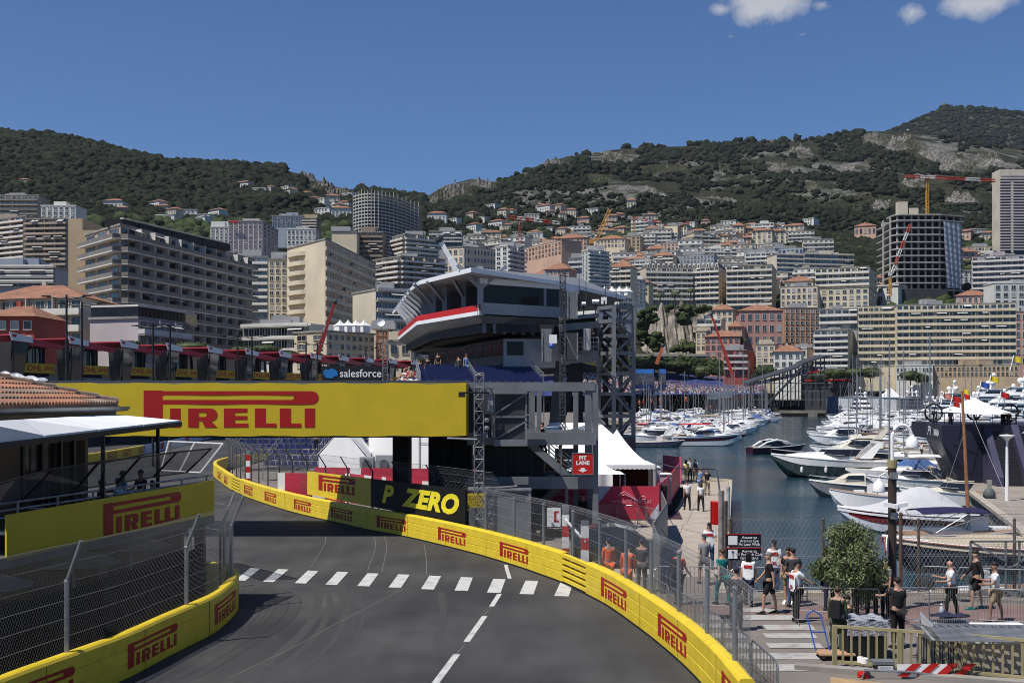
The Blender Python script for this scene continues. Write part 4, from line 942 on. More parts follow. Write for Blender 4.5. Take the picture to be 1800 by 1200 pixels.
# lift tower
lt=thing('lift_tower','open grey steel lattice tower between the building and the harbour','tower',(X(1084,85),85,0))
TX0,TX1,TY=X(1053.5,85),X(1114,85),85; TXm=X(1079,84); TM_=2.3
cols_=[(TX0,TY+.6),(TXm,TY-1.0),(TX1,TY+.2),(X(1090,88),TY+2.6)]
for x,y in cols_: mb=MB(); mb.bar((x,y,0),(x,y,Z(541,85)),.3); mb.build('column',GREYS,lt)
lv=[541,565,591,621,657,692,731,768]
for i,y in enumerate(lv):
    mb=MB(); z=Z(y,85)
    for k in range(4): a=cols_[k];b=cols_[(k+1)%4]; mb.bar((a[0],a[1],z),(b[0],b[1],z),.2,.26)
    mb.build('ring_beam',GREYS,lt)
    if i<len(lv)-1:
        mb=MB(); z2=Z(lv[i+1],85)
        for k in range(4):
            a=cols_[k];b=cols_[(k+1)%4]
            if (i+k)%2: a,b=b,a
            if i==0 and k==0: continue
            mb.bar((a[0],a[1],z),(b[0],b[1],z2),.13)
        mb.build('brace',GREYS,lt)
mb=MB(); mb.bx(X(1062,85),X(1070,85),85.4,86.5,0,12.8); mb.bx(X(1088,85.5),X(1104,85.5),85.6,87,Z(640,85),Z(590,85)); mb.build('lift_shaft',DPAN,lt)
mb=MB(); mb.bx(X(1094,84),X(1118,84),84.2,86.5,0,Z(769,85)); mb.build('base_block',M('violet_grey_block',(.075,.07,.085),.7),lt)
# ---------------- pit building row
pit_a=Vector((-66,150,0)); pit_b=Vector((-20,262,0)); pv=(pit_b-pit_a).normalized(); pn=Vector((pv.y,-pv.x,0))
ROOFR=M('pit_roof_red',(.5,.06,.10),.6,.2,.6); BLK2=M('gloss_dark_glass',(.02,.022,.028),.05,.6,.25,spec=.9)
DHL=M('banner_amber',(.60,.40,.02),.55,.08)
def pitunit():
    t=thing('pit_garage','','garage',(0,0,0))
    W_=8.6
    # local: x along front, -y is the front; roof at 15
    mb=MB(); mb.bx(.2,W_,0,9,0,11.3); mb.build('body',DPAN,t)
    mb=MB(); mb.loft([[(-.6,-2.6,14.9),(W_*.95,-2.6,13.6),(W_*.95,6,13.6),(-.6,6,14.9)],[(-.6,-2.6,14.75),(W_*.95,-2.6,13.45),(W_*.95,6,13.45),(-.6,6,14.75)]]); mb.build('roof',ROOFR,t)
    mb=MB(); mb.loft([[(2.6,-2.65,14.55),(W_*.99,-2.65,13.75),(W_*.99,-2.2,13.2),(2.6,-2.2,13.65)],[(2.6,-2.5,14.55),(W_*.99,-2.5,13.75),(W_*.99,-2.1,13.2),(2.6,-2.1,13.65)]]); mb.build('roof_fascia',M('pit_fascia_red',(.62,.09,.14),.6),t)
    mb=MB(); mb.loft([[(-.9,-2.72,15.2),(3.0,-2.72,14.6),(3.0,-2.72,13.9),(-.5,-2.72,14.1)],[(-.9,-2.6,15.2),(3.0,-2.6,14.6),(3.0,-2.6,13.9),(-.5,-2.6,14.1)]]); mb.build('white_fascia',WHITE,t)
    mb=MB(); mb.add([(-.5,-2.75,14.95),(.3,-2.75,14.82),(.1,-2.75,14.5),(-.4,-2.75,14.55)],[(0,1,2,3)]); mb.build('red_emblem',REDP,t)
    mb=MB(); mb.loft([[(.1,-1.8,9.4),(2.3,-1.8,9.4),(2.6,-2.4,13.9),(-.3,-2.4,13.9)],[(.1,0,9.4),(2.3,0,9.4),(2.6,0,13.9),(-.3,0,13.9)]]); mb.build('glass_fin',BLK2,t)
    for k in range(4): mb=MB(); mb.bx(2.7+k*1.45,2.8+k*1.45,-.1,.1,11.2,13.7); mb.build('mullion',GREYS,t)
    mb=MB(); mb.bx(2.7,W_-.3,.5,.56,11.3,13.6); mb.build('glazing',BLK2,t)
    mb=MB(); mb.bx(2.7,W_-.6,-1.55,-1.45,10.0,11.25); mb.build('sponsor_banner',DHL,t)
    mb=text_mb('DHL',1.05,lambda u,v:Vector((4.4+u*1.3,-1.57,10.62+v)),bold=.03,shear=.2); mb=text_mb('DHL',.8,lambda u,v:Vector((7.0+u*1.2,-1.57,10.62+v)),bold=.03,mb=mb,shear=.2); mb.build('lettering',M('letter_red',(.5,.03,.02),.5),t)
    mb=MB(); mb.bx(-.2,W_,-1.6,0,9.1,9.5); mb.build('balcony_slab',GREYS,t)
    for a,b in ((3.0,4.2),(6.4,7.2)): mb=MB(); mb.bx(a,b,-.05,.02,5.8,8.8); mb.build('door',DARK,t)
    for a,b in ((1.6,2.9),(4.4,5.5),): 
        mb=MB(); 
        for j in range(7): mb.bx(a,b,-.1,0,5.9+j*.42,6.1+j*.42)
        mb.build('louvre',GREYS,t)
    mb=MB(); mb.bar((-.25,-2.3,5),(.15,-2.3,14.4),.18); mb.build('roof_strut',BLK,t)
    return t
pu=pitunit(); n_p=12; pang=math.atan2(pv.y,pv.x)
for k in range(n_p):
    o=pu if k==0 else dup(pu)
    p=pit_a+pv*(k*10.15-2); place(o,p,pang)
    o['label']='dark garage block with red sloping roof in the long pit row above the bridge'; o['group']='garage blocks in the pit row'
# salesforce board
D=150; t=thing('advertising_board','black board with pale lettering and a blue cloud above the yellow bridge','sign',P(619,657,D))
mb=MB(); mb.bx(X(565,D),X(674,D),D,D+.4,Z(673,D),Z(643,D)); mb.build('board',M('board_black',(.012,.014,.02),.6),t)
mb=text_mb('salesforce',1.45,lambda u,v:Vector((X(634,D)+u*.95,D-.04,Z(656.5,D)+v)),bold=.015); mb.build('lettering',M('letter_white',(.72,.72,.72),.5),t)
mb=MB()
for dx,dz,r in ((0,0,.55),(.5,.15,.45),(-.45,.12,.45),(.15,-.25,.4),(-.3,-.2,.38),(.75,-.08,.3),(.2,.3,.4)): mb.tube([(X(580,D)+dx,D-.02,Z(656.5,D)+dz),(X(580,D)+dx,D-.05-abs(dz)*.02,Z(656.5,D)+dz)],r,16)
mb.build('cloud_mark',M('cloud_blue',(.02,.19,.5),.5),t)
mb=MB()
for x in (567,600,640,672): mb.bar((X(x,D),D+.6,0),(X(x,D),D+.6,Z(638,D)),.15)
mb.bar((X(565,D),D+.6,Z(638,D)),(X(674,D),D+.6,Z(638,D)),.15); mb.build('support_post',DGREY,t)
lattice('camera_mast','pale truss mast right of the black board',X(677,120),120,0,Z(598,120),.5,GALV)
for i,(x,yt,D) in enumerate([(117,518,95),(144,531,100),(269,570,110),(299,570,118),(418,589,130),(443,589,135),(538,602,150),(558,602,160),(643,610,175)]):
    t=thing('street_lamp','tall black street lamp post with twin arms along the pit straight','street lamp',(X(x,D),D,0),'black lamp posts along the pit straight')
    zt=Z(yt,D); mb=MB(); mb.tube([(X(x,D),D,0),(X(x,D),D,zt)],.13,7,r2=.09); mb.build('pole',BLK,t)
    mb=MB(); a=1.7
    mb.tube([(X(x,D)-a,D,zt-.25+.1),(X(x,D),D,zt-.35),(X(x,D)+a,D,zt-.1)],.05,5); mb.box((X(x,D)-a,D,zt-.12),(.7,.25,.1)); mb.box((X(x,D)+a,D,zt-.07),(.7,.25,.1)); mb.build('lamp_arm',BLK,t)
# ---------------- tents
def tent(name,label,x0,x1,y0,y1,ze,zp,open_=True,valance=True,sides=(),mat=WHITEF,ridge=0):
    t=thing(name,label,'marquee',((x0+x1)/2,y0,0)); cx,cy=(x0+x1)/2,(y0+y1)/2; mb=MB(); n=14
    def f(u,v):
        # u around, v up ; concave peak
        a=u*4; k=int(a)%4; q=a-int(a); c=[(x0,y0),(x1,y0),(x1,y1),(x0,y1)]; p=c[k];p2=c[(k+1)%4]
        x=p[0]+(p2[0]-p[0])*q; y=p[1]+(p2[1]-p[1])*q; h=v
        xx=x+(cx-x)*v*(1-ridge*(1 if abs(x-cx)>0 else 0)); return Vector((xx,y+(cy-y)*v,ze+(zp-ze)*(v**1.7 if ridge==0 else v)))
    mb.grid(f,32,n); mb.build('roof',mat,t,smooth=False)
    if valance:
        mb=MB()
        def g(u,v):
            p=f(u,0); return p-Vector((0,0,v*(.22+.05*abs(math.sin(u*math.pi*60)))))
        mb.grid(g,240,1); mb.build('valance',mat,t)
    for x,y in ((x0,y0),(x1,y0),(x1,y1),(x0,y1)): mb=MB(); mb.tube([(x,y,0),(x,y,ze)],.05,6); mb.build('pole',GALV,t)
    for (a,b) in sides:
        mb=MB(); a=Vector((*a,0));b=Vector((*b,0)); mb.grid(lambda u,v:a.lerp(b,u)+Vector((0,.08*math.sin(u*(b-a).length*6),ze*v)),int((b-a).length*8)+2,1); mb.build('side_curtain',mat,t)
    return t
D=67
x0,x1=X(1072,D),X(1152,D)
tent('marquee','white pagoda tent with scalloped edge beside the pier',X(1028,66),X(1153,66),66,70.5,2.75,4.75,sides=[((X(1028,66),66),(X(1077,66),66)),((X(1148,66),66),(X(1153,66),66)),((X(1153,66),66),(X(1153,66),70.5))])
tent('marquee','large white marquee with a long ridge behind the stair tower',X(915,76),X(1118,76),74,86,2.8,4.9,ridge=.45)
tent('marquee','low white canopy in front of the pagoda tent',X(985,63),X(1096,63),62.3,65,2.45,3.7,valance=False)
t=thing('bar_counter','dark counter inside the pagoda tent','counter',(X(1110,68.5),68.5,0)); mb=MB(); mb.bx(X(1080,68.5),X(1145,68.5),69.8,70.2,0,2.6); mb.build('back_drape',M('dark_red_drape',(.07,.012,.012),.8,.5,2),t); mb=MB(); mb.bx(X(1092,68.5),X(1130,68.5),67.5,68.2,.0,1.1); mb.build('counter_body',DPAN,t)
# tents under bridge
def gable(name,label,pts,zw,zr,mat=WHITEF):
    """pts: 4 ground corners a,b (front), c,d (back); ridge runs along a->d mid"""
    t=thing(name,label,'marquee',pts[0]); a,b,c,d=[Vector(p) for p in pts]; up=Vector((0,0,zw)); r0=(a+b)/2+Vector((0,0,zr)); r1=(c+d)/2+Vector((0,0,zr))
    mb=MB(); mb.add([a,b,b+up,r0,a+up],[(0,1,2,3,4)]); mb.add([b,c,c+up,b+up],[(0,1,2,3)]); mb.add([a,d,d+up,a+up],[(0,1,2,3)]); mb.add([c,d,d+up,r1,c+up],[(0,1,2,3,4)]); mb.build('wall',mat,t)
    mb=MB(); o=(b-a).normalized()*.25
    for p,q in ((a,d),(b,c)): 
        s_=-o if p is a else o
        mb.loft([[p+up+s_,q+up+s_,r1,r0],[v+Vector((0,0,.05)) for v in (p+up+s_,q+up+s_,r1,r0)]])
    mb.build('roof',mat,t); return t
gable('marquee','sloping white marquee seen left under the bridge',[(X(560,80),80,0),(X(648,74),74,0),(X(655,90),88,0),(X(590,96),94,0)],2.6,4.6)
gable('marquee','tall white marquee between the black pylons',[(X(648,84),84,0),(X(756,80),80,0),(X(756,96),96,0),(X(650,98),98,0)],4.2,6.4)
t=thing('air_conditioner','white air conditioning unit on stand by the marquee','air conditioner',(X(650,72.5),72.5,2.2))
for x0,x1,y0,y1 in ((632,656,803,828),(660,690,800,830)): mb=MB(); mb.bx(X(x0,72.5),X(x1,72.5),72.5,73.4,Z(y1,72.5),Z(y0,72.5)); mb.build('housing',CABM,t); mb=MB(); mb.tube([(X((x0+x1)/2,72.5),72.45,Z((y0+y1)/2,72.5)),(X((x0+x1)/2,72.5),72.5,Z((y0+y1)/2,72.5))],.3,14); mb.build('fan_grille',GREYS,t)
mb=MB(); mb.bx(X(630,72.5),X(692,72.5),72.6,73.3,0,Z(830,72.5)); mb.build('stand',GREYS,t)
# red hoardings of the pier
ht,hp=hoard('hoarding','red printed hoarding with circuit outline facing the track',[Vector((X(895,61.6),61.6,0)),Vector((X(1158,61.6),61.6,0))],.05,1.85,[(9,REDF)])
mb=MB(); Y=61.56
for q in ([(1052,855),(1075,855),(1052,884)],[(1158,884),(1158,912),(1138,912)]): mb.add([(X(x,Y),Y,Z(y,Y)) for x,y in q],[(0,1,2)])
mb.build('white_corner',M('lilac_white',(.6,.57,.66),.6),ht)
def circuit(mb,c,k,ux=Vector((1,0,0))):
    pts=[(-2.0,.1),(-1.5,.55),(-1.1,.75),(-.7,.45),(-.35,.3),(.1,-.1),(.5,-.35),(.8,-.3),(1.0,.05),(1.5,.1),(1.75,0),(1.7,-.3),(1.0,-.35),(.6,-.55),(-.3,-.0),(-1.0,.35),(-1.4,.2)]
    mb.tube([c+ux*(x*k)+Vector((0,0,y*k)) for x,y in pts],.02,4)
for cx in (1112,1000):
    c=Vector((X(cx,Y),Y-.02,Z(873,Y))); mb=MB(); circuit(mb,c,.4); mb=text_mb('MONACO CIRCUIT',.24,lambda u,v:Vector((X(cx-2,Y)+u*1.05,Y-.02,Z(881.5,Y)+v)),mb=mb); mb.build('lettering',M('print_pink',(.66,.4,.44),.6),ht)
sp=[G(1162,912),G(1180,893),G(1199,859)]; sp=[Vector((v.x-.15,v.y,0)) for v in sp]
ht2,hp2=hoard('hoarding','row of red printed hoarding panels along the pier edge',sp[::-1][::-1],.05,1.9,[(2.4,REDF),(.18,M('lilac_white',(.6,.57,.66)))])
n=hp2.nrm(1.2)
mb=MB()
for s in (1.3,3.9): mb=text_mb('MONACO',.22,lambda u,v,s=s:hp2.at(s+u)+n*.04+Vector((0,0,.75+v)),mb=mb); mb.tube([hp2.at(s-.5)+n*.03+Vector((0,0,1.1)),hp2.at(s)+n*.03+Vector((0,0,1.35)),hp2.at(s+.4)+n*.03+Vector((0,0,1.0))],.02,4)
mb.build('lettering',M('print_pink',(.66,.4,.44)),ht2)
mb=MB()
for s in np.arange(.5,hp2.L,1.1): p=hp2.at(s); mb.box(p+n*.25+Vector((0,0,.1)),(.45,.35,.2)); 
mb.build('ballast_foot',RUBBER,ht2)
hoard('hoarding','pink banner panel at the far end of the pier enclosure',[G(1165,846),G(1197,851)],.1,2.1,[(3,PINKF)])
t=thing('entrance_mat','dark plum entrance carpet beside the pier hoarding','carpet',(hp2.at(2)+n*.8)); mb=MB(); q=[hp2.at(.1)+n*.15,hp2.at(4.5)+n*.15,hp2.at(4.5)+n*.75,hp2.at(.1)+n*1.3]; mb.prism([(p.x,p.y) for p in q],.006,.03); mb.build('carpet',M('plum_carpet',(.07,.03,.045),.95),t)
for i,(x0,x1,y0,y1,D) in enumerate([(1160,1180,834,860,69),(1149,1160,822,855,67)]):
    t=thing('counter_box',['white covered counter inside the pier enclosure','white cabinet at the tent corner'][i],'counter',(X(x0,D),D,0)); mb=MB(); mb.bx(X(x0,D),X(x1,D),D,D+1.2,0,Z(y0,D)); mb.build('body',CABM,t); mb=MB(); mb.bx(X(x0,D)-.05,X(x1,D)+.05,D-.05,D+1.25,Z(y0,D),Z(y0,D)+.05); mb.build('top',WHITE,t)
t=thing('waste_bin','black bin at the corner of the pier hoardings','bin',(X(1163,64),64,0)); mb=MB(); mb.lathe((X(1163,64),64,0),[(0,0),(.28,0),(.33,1.5),(.3,1.6),(0,1.65)],12); mb.build('body',RUBBER,t); mb=MB(); mb.lathe((X(1163,64),64,1.62),[(.32,0),(.3,.08),(0,.12)],12); mb.build('lid',BLK,t)
# ramp with hazard edges & curved white line, car under fence
t=thing('cable_ramp','black ramp with yellow hazard stripes by the stair tower','ramp',G(1010,935)); c=G(1012,940); mb=MB(); mb.box(c+Vector((0,0,.05)),(3.0,1.6,.1)); mb.build('ramp_body',BLK,t)
mb=MB()
for yy in (-.72,.72):
    for k in range(9): mb.box(c+Vector((-1.35+k*.33,yy,.104)),(.16,.12,.01))
mb.build('hazard_stripe',M('hazard_yellow',(.65,.42,.02),.6),t)
mk=MB(); pxstrip(mk,[(1066,910),(1095,930),(1108,945),(1104,957)],.2,.003); pxstrip(mk,[(1030,938),(1025,952),(1008,966),(985,978)],.2,.003); struct(mk.build('pavement_marking',PW))
# ---------------- crowd barriers
def crowdb(L=2.3,H=1.08):
    t=thing('crowd_barrier','','crowd barrier',(0,0,0)); mb=MB(); r=.02
    c=[(-L/2,0,.12),(-L/2,0,H-.12),(-L/2+.12,0,H),(L/2-.12,0,H),(L/2,0,H-.12),(L/2,0,.12)]
    mb.tube([(-L/2,0,.02),*c,(L/2,0,.02)],r,6); mb.tube([(-L/2,0,.16),(L/2,0,.16)],r*.8,6); mb.build('frame',GALV,t)
    mb=MB(); n=int(L/.115)
    for k in range(1,n): x=-L/2+L*k/n; mb.tube([(x,0,.16),(x,0,H-.01)],.008,4,cap=False)
    mb.build('bars',GALV,t)
    for s in(-1,1): mb=MB(); mb.tube([(s*(L/2-.15),-.28,.02),(s*(L/2-.15),0,.13),(s*(L/2-.15),.28,.02)],.015,5); mb.build('foot',GALV,t)
    return t
cbp=crowdb(); used=False
def cbl(a,b,label,group,n=None):
    global used
    a=Vector(a);b=Vector(b);a.z=b.z=0;L=(b-a).length; n=n or max(1,round(L/2.35)); ang=math.atan2((b-a).y,(b-a).x)
    for k in range(n):
        o=cbp if not used else dup(cbp); used=True
        o['label']=label; o['group']=group; p=a.lerp(b,(k+.5)/n); o.location=p; o.rotation_euler=(0,0,ang); o.scale=(L/n/2.34,1,1)
cbl(G(1150,1052),G(1420,1056),'galvanised crowd barrier along the kerb of the harbour edge','crowd barriers along the harbour edge')
cbl(G(1620,1052),G(1810,1060),'galvanised crowd barrier in front of the netting on the right','crowd barriers on the right harbour edge',3)
cbl(G(1397,1097),G(1548,1100),'galvanised crowd barrier held by the marshal beside the olive tree','crowd barriers in front of the olive tree',2)
cbl(G(1555,1098),G(1712,1097),'galvanised crowd barrier behind the brown pole','crowd barrier behind the brown pole',2)
cbl(G(1718,1098),G(1830,1104),'galvanised crowd barrier at the right edge of the picture','crowd barrier at the right edge',1)
cbl(G(1052,922),G(1118,925),'galvanised crowd barrier in front of the red hoarding','crowd barriers in front of the red hoarding',2)
cbl(G(1120,924),G(1160,935),'galvanised crowd barrier angled at the end of the red hoarding','crowd barrier at the hoarding end',1)
cbl(G(955,912),G(1000,925),'galvanised crowd barrier in the shade of the stair tower','crowd barrier by the stair tower',1)
s0=RP.find_px(1075); 
for k in range(5):
    a=RP.at(s0+k*2.4)-RP.nrm(s0+k*2.4)*1.1; b=RP.at(s0+k*2.4+2.3)-RP.nrm(s0+k*2.4+2.3)*1.1
    cbl(a,b,'galvanised crowd barrier close behind the near netting fence','crowd barriers behind the near fence',1)
# solid grey barriers leading to pier
t=thing('panel_fence','leaning grey sheeted fence panels from the red hoarding towards the crossing','fence',G(1165,950))
pp=[G(1163,925),G(1172,953),G(1148,1003),G(1160,1045)]
for k in range(3):
    a,b=pp[k],pp[k+1]; mb=MB(); mb.loft([[a,b,b+Vector((0,0,1.75)),a+Vector((0,0,1.75))],[v+Vector((.05,.02,0)) for v in (a,b,b+Vector((0,0,1.75)),a+Vector((0,0,1.75)))]]); mb.build('sheet',M('grey_sheet',(.2,.21,.22),.5,.2),t)
    mb=MB(); mb.tube([a,a+Vector((0,0,1.8)),b+Vector((0,0,1.8)),b],.025,6); mb.tube([(a+b)/2+Vector((0,0,1.2)),(a+b)/2+Vector((.7,-.1,0)),(a+b)/2],.02,5); mb.build('frame',GALV,t)
# netting on harbour edge
NP=Path([Vector((7.3,38.05,0)),Vector((17.2,38.05,0))])
fence('harbour_netting','fine dark mesh netting in front of the water beside the pier',NP,0,9.9,1,.1,2.55,None,[0,3.1,6.3,9.5],sp=.16,r=.003,postm=M('brown_post',(.12,.08,.06),.7),off=0,pr_=.05)
NP2=Path([Vector((12.9,37.9,0)),Vector((20,37.9,0))])
fence('harbour_netting','bright diamond netting behind the walkers on the right',NP2,0,4.6,1,.1,2.75,None,[0.05,4.35],sp=.13,r=.0035,postm=M('brown_post',(.12,.08,.06),.7),off=0,pr_=.06)
t=thing('mesh_gate','grey framed steel mesh gate at the right edge by the boats','gate',(17.3,37.7,0))
x0,x1=X(1706,37.8),X(1840,37.8); z1=Z(951,37.8); mb=MB()
for a,b in (((x0,0),(x0,z1)),((x0,z1),(x1,z1)),((x0,.15),(x1,.15)),((X(1768,37.8),0),(X(1768,37.8),z1)),((X(1792,37.8),0),(X(1792,37.8),z1)),((x0,z1),(X(1768,37.8),1.2)),((x1,z1),(X(1775,37.8),.9)),((x0,1.0),(x1,1.0))): mb.bar((a[0],37.8,a[1]),(b[0],37.8,b[1]),.06)
mb.build('frame',GREYS,t); mb=MB()
for k in range(int((x1-x0)/.07)): mb.bar((x0+k*.07,37.84,.15),(x0+k*.07,37.84,z1),.005)
for k in range(int(z1/.07)): mb.bar((x0,37.84,.15+k*.07),(x1,37.84,.15+k*.07),.005)
mb.build('mesh_infill',GALVD,t)
# direction board
t=thing('direction_board','pair of black information boards with white lettering on the pier fence','sign',(X(1307,37.6),37.6,1.6))
for i,(y0,y1,tx) in enumerate(((938,960,['Access to','Aramco Eye','Pit Lane Walk']),(962,984,['Access to','F1 Paddock Club','Grandstand']))):
    D=37.6; mb=MB(); mb.bx(X(1276,D),X(1338,D),D,D+.05,Z(y1,D),Z(y0,D)); mb.build('board',BLK,t)
    mb=MB(); mb.bx(X(1280,D),X(1296,D),D-.02,D,Z(y1-3,D),Z(y0+3.5,D)); mb.build('pictogram',WHITE,t)
    mb=MB(); mb.bx(X(1276,D),X(1338,D),D-.015,D,Z(y0+1.2,D),Z(y0,D)); mb.build('red_strip',REDP,t)
    mb=MB()
    for k,s in enumerate(tx): mb=text_mb(s,.125,lambda u,v,k=k:Vector((X(1317,D)+u,D-.02,Z(y0+6+k*6,D)+v)),bold=.002,mb=mb)
    mb.build('lettering',WHITE,t)
D=37.6; mb=MB(); mb.bar((X(1288,D),D-.03,Z(979,D)),(X(1288,D),D-.03,Z(968,D)),.012); mb.bar((X(1288,D),D-.03,Z(967,D)),(X(1285.5,D),D-.03,Z(970,D)),.012); mb.bar((X(1288,D),D-.03,Z(967,D)),(X(1290.5,D),D-.03,Z(970,D)),.012); mb.build('arrow',BLK,t)
# timber piles and life ring case by the pier
for i,(x,yb,yt,D,r) in enumerate([(1267,1010,862,42,.11),(1273,1000,880,44,.12),(1279,950,855,55,.1)]):
    t=thing('mooring_pile',['weathered grey timber pile at the pier rail','brown timber pile behind the grey one','pale slim pile at the outer pier edge'][i],'pile',(X(x,D),D,0)); mb=MB(); mb.tube([(X(x,D),D,-.2),(X(x+1,D),D,Z(yt,D))],r,8); mb.build('timber',M('timber_%d'%i,[(.28,.26,.24),(.2,.15,.11),(.5,.5,.48)][i],.9,.5,3),t)
t=thing('lifebuoy_case','red plastic lifebuoy case on the pier rail','lifebuoy case',P(1257,902,43)); c=P(1257,901,43)
mb=MB(); mb.loft([[c+Vector((.14*math.cos(a),-.12*s_,.40*math.sin(a)*1.0)) for a in [2*math.pi*i/16 for i in range(16)]] for s_ in (-1,1)]); 
mb=MB(); mb.loft([[c+Vector((x*.12,y*.35,z)) for x,y in ((-1,-1),(1,-1),(1,1),(-1,1))] for z in (-.42,-.36,.36,.42)]); mb.build('case',M('lifebuoy_red',(.6,.01,.01),.4),t); mb=MB(); mb.bar(c+Vector((-.13,0,-.4)),c+Vector((-.13,0,.4)),.02); mb.build('hinge',BLK,t)
t=thing('pier_railing','curved dark tube rail running from the red hoarding over the pier','railing',G(1265,950)); mb=MB(); a=P(1155,813,56); mb.tube([a,P(1180,820,55),P(1200,823,54),P(1257,824,50),P(1261,830,48),P(1265,862,45),P(1267,900,44)],.035,6); mb.build('tube',DGREY,t)
# ---------------- crossing on the right
mk=MB()
for k,(xa,xb,y0,y1) in enumerate([(1300,1372,1068,1075),(1262,1392,1080,1089),(1340,1426,1097,1106),(1340,1430,1112,1121),(1345,1440,1129,1138),(1270,1436,1147,1158),(1235,1300,1080,1088),(1215,1290,1095,1103),(1240,1310,1112,1121),(1250,1330,1130,1139),(1330,1450,1166,1178)]):
    a,b,c,d=G(xa,y0,.003),G(xb,y0,.003),G(xb+8,y1,.003),G(xa+8,y1,.003); mk.add([a,b,c,d],[(0,3,2,1)])
pxstrip(mk,[(1240,1062),(1500,1078),(1800,1112)],.12,.003)
struct(mk.build('crossing_marking',M('worn_crossing_paint',(.40,.39,.37),.8,.3,2.2,dark=(.24,.225,.21),thr=(.3,.52))))
bp_=MB(); q=[G(1130,1062,-.002),G(1810,1064,-.002),G(1810,1112,-.002),G(1240,1078,-.002)]; bp_.add(q,[(3,2,1,0)]); struct(bp_.build('promenade_paving',M('rose_paving',(.21,.14,.125),.85,.2,.8)))
st_=MB(); q=[G(1460,1189,.004),G(1900,1236,.004),G(1900,1290,.004),G(1460,1215,.004)]; st_.add(q,[(3,2,1,0)]); struct(st_.build('ochre_pavement',M('ochre_tiles',(.42,.28,.15),.85,.25,2)))
# beige metal railing lower right
BEI=M('beige_painted_metal',(.36,.31,.17),.5,.15,2)
rl=thing('metal_railing','beige painted metal railing at the lower right','railing',G(1467,1172)); 
ra=G(1467,1172); rb_=G(1695,1190); rc_=G(1850,1206)
hr=(1172-1100)*ra.y/F
segs=[(ra,rb_),(rb_,rc_)]; mb=MB()
for a,b in segs:
    for h in (.14,hr): mb.bar(a+Vector((0,0,h)),b+Vector((0,0,h)),.06,.07)
mb.build('rail',BEI,rl)
for p in (ra,ra.lerp(rb_,.51),rb_): mb=MB(); mb.bar(p,p+Vector((0,0,hr+.03)),.1); mb.build('post',BEI,rl)
for a,b in segs:
    n=int((b-a).length/.19)
    for k in range(1,n): p=a.lerp(b,k/n); mb=MB(); mb.bar(p+Vector((0,0,.14)),p+Vector((0,0,hr)),.03,.05); mb.build('baluster',BEI,rl)
kb=MB(); kb.bar(ra+Vector((-1,-.1,.05)),rc_+Vector((0,-.1,.05)),.3,.12); struct(kb.build('railing_kerb',CONC))
# stacked crowd barriers behind railing
D=29.5; 
for k in range(22):
    o=dup(cbp); o['label']='galvanised crowd barrier stood upright in the dense stack behind the beige railing'; o['group']='stacked crowd barriers behind the railing'
    o.location=(X(1592,29)+k*.062+.1,28.35+k*.004,0.0); o.rotation_euler=(0,0,R(68+k*.3)); o.scale=(.7,1,.88)
for k in range(12):
    o=dup(cbp); o['label']='galvanised crowd barrier lying flat on top of the planter'; o['group']='crowd barriers laid flat on the planter'
    o.location=(X(1600,29)+1.75,27.5+k*.07,.84+k*.014); o.rotation_euler=(R(84),0,R(-4)); o.scale=(1.7,1,1)
t=thing('planter_wall','cream rendered planter wall behind the railing with barriers on top','wall',(X(1750,30.2),30.2,0)); mb=MB(); mb.bx(X(1692,27.3),X(1860,27.3),27.3,29.3,0,.74); mb.build('wall_body',M('cream_render',(.5,.43,.34),.85,.15),t); mb=MB(); mb.bx(X(1686,27.3),X(1860,27.3),27.25,29.4,.74,.82); mb.build('coping',WHITE,t)
t=thing('folded_jacket','crumpled navy jacket lying on the stacked barriers','jacket',(X(1665,31.5),31.5,1.32)); mb=MB(); c=Vector((X(1665,28.8),28.8,1.06))
mb.grid(lambda u,v:c+Vector(((u-.5)*.8,(v-.5)*.5,.06*math.sin(u*9+v*3)*math.sin(v*8)+.07)),14,10); mb.build('fabric',CN,t,smooth=True)
t=thing('water_bottle','clear water bottle standing on the stacked barriers','bottle',(X(1655,31.8),31.8,1.3)); mb=MB(); mb.lathe((X(1655,29),29.0,1.02),[(0,0),(.055,0),(.055,.22),(.02,.29),(.02,.33),(0,.33)],10); mb.build('bottle_body',M('clear_plastic',(.6,.65,.7),.1,.1,alpha=.6),t); mb=MB(); mb.lathe((X(1655,29),29.0,1.35),[(0,0),(.025,0),(.025,.03),(0,.03)],8); mb.build('cap',WHITE,t)
# black wrapped pallet, hand truck
t=thing('wrapped_crate','black crate wrapped in clear film behind the railing','crate',(X(1535,31),31,0)); mb=MB(); x=X(1524,29); mb.bx(x-.55,x+.45,28.8,29.6,.05,.95); mb.build('crate_body',BLK,t); mb=MB(); mb.grid(lambda u,v:Vector((x-.57+1.04*u,28.78+.84*v,.98+.05*math.sin(u*13)*math.cos(v*9))),16,10); mb.grid(lambda u,v:Vector((x-.57+1.04*u,28.77+.015*math.sin(u*25+v*9),.6+.38*v)),20,6); mb.build('film_wrap',M('cling_film',(.5,.52,.58),.15,.3,3,spec=.9,bump=.5,alpha=.75),t)
t=thing('hand_truck','blue tubular platform hand truck left of the railing','hand truck',G(1450,1150)); c=G(1452,1152); mb=MB(); 
for dx in (-.18,.18): mb.tube([c+Vector((dx-.1,-.1,.12)),c+Vector((dx-.25,.25,1.0)),],.02,6)
mb.tube([c+Vector((-.43,.25,1.0)),c+Vector((-.25,.29,1.12)),c+Vector((-.07,.25,1.0))],.02,6); mb.tube([c+Vector((-.36,.06,.6)),c+Vector((0,.06,.6))],.018,6); mb.build('handle_frame',BLUEP,t); mb=MB(); mb.box(c+Vector((.15,-.25,.14)),(.9,.6,.04)); mb.build('platform',M('plywood',(.45,.28,.16),.8),t)
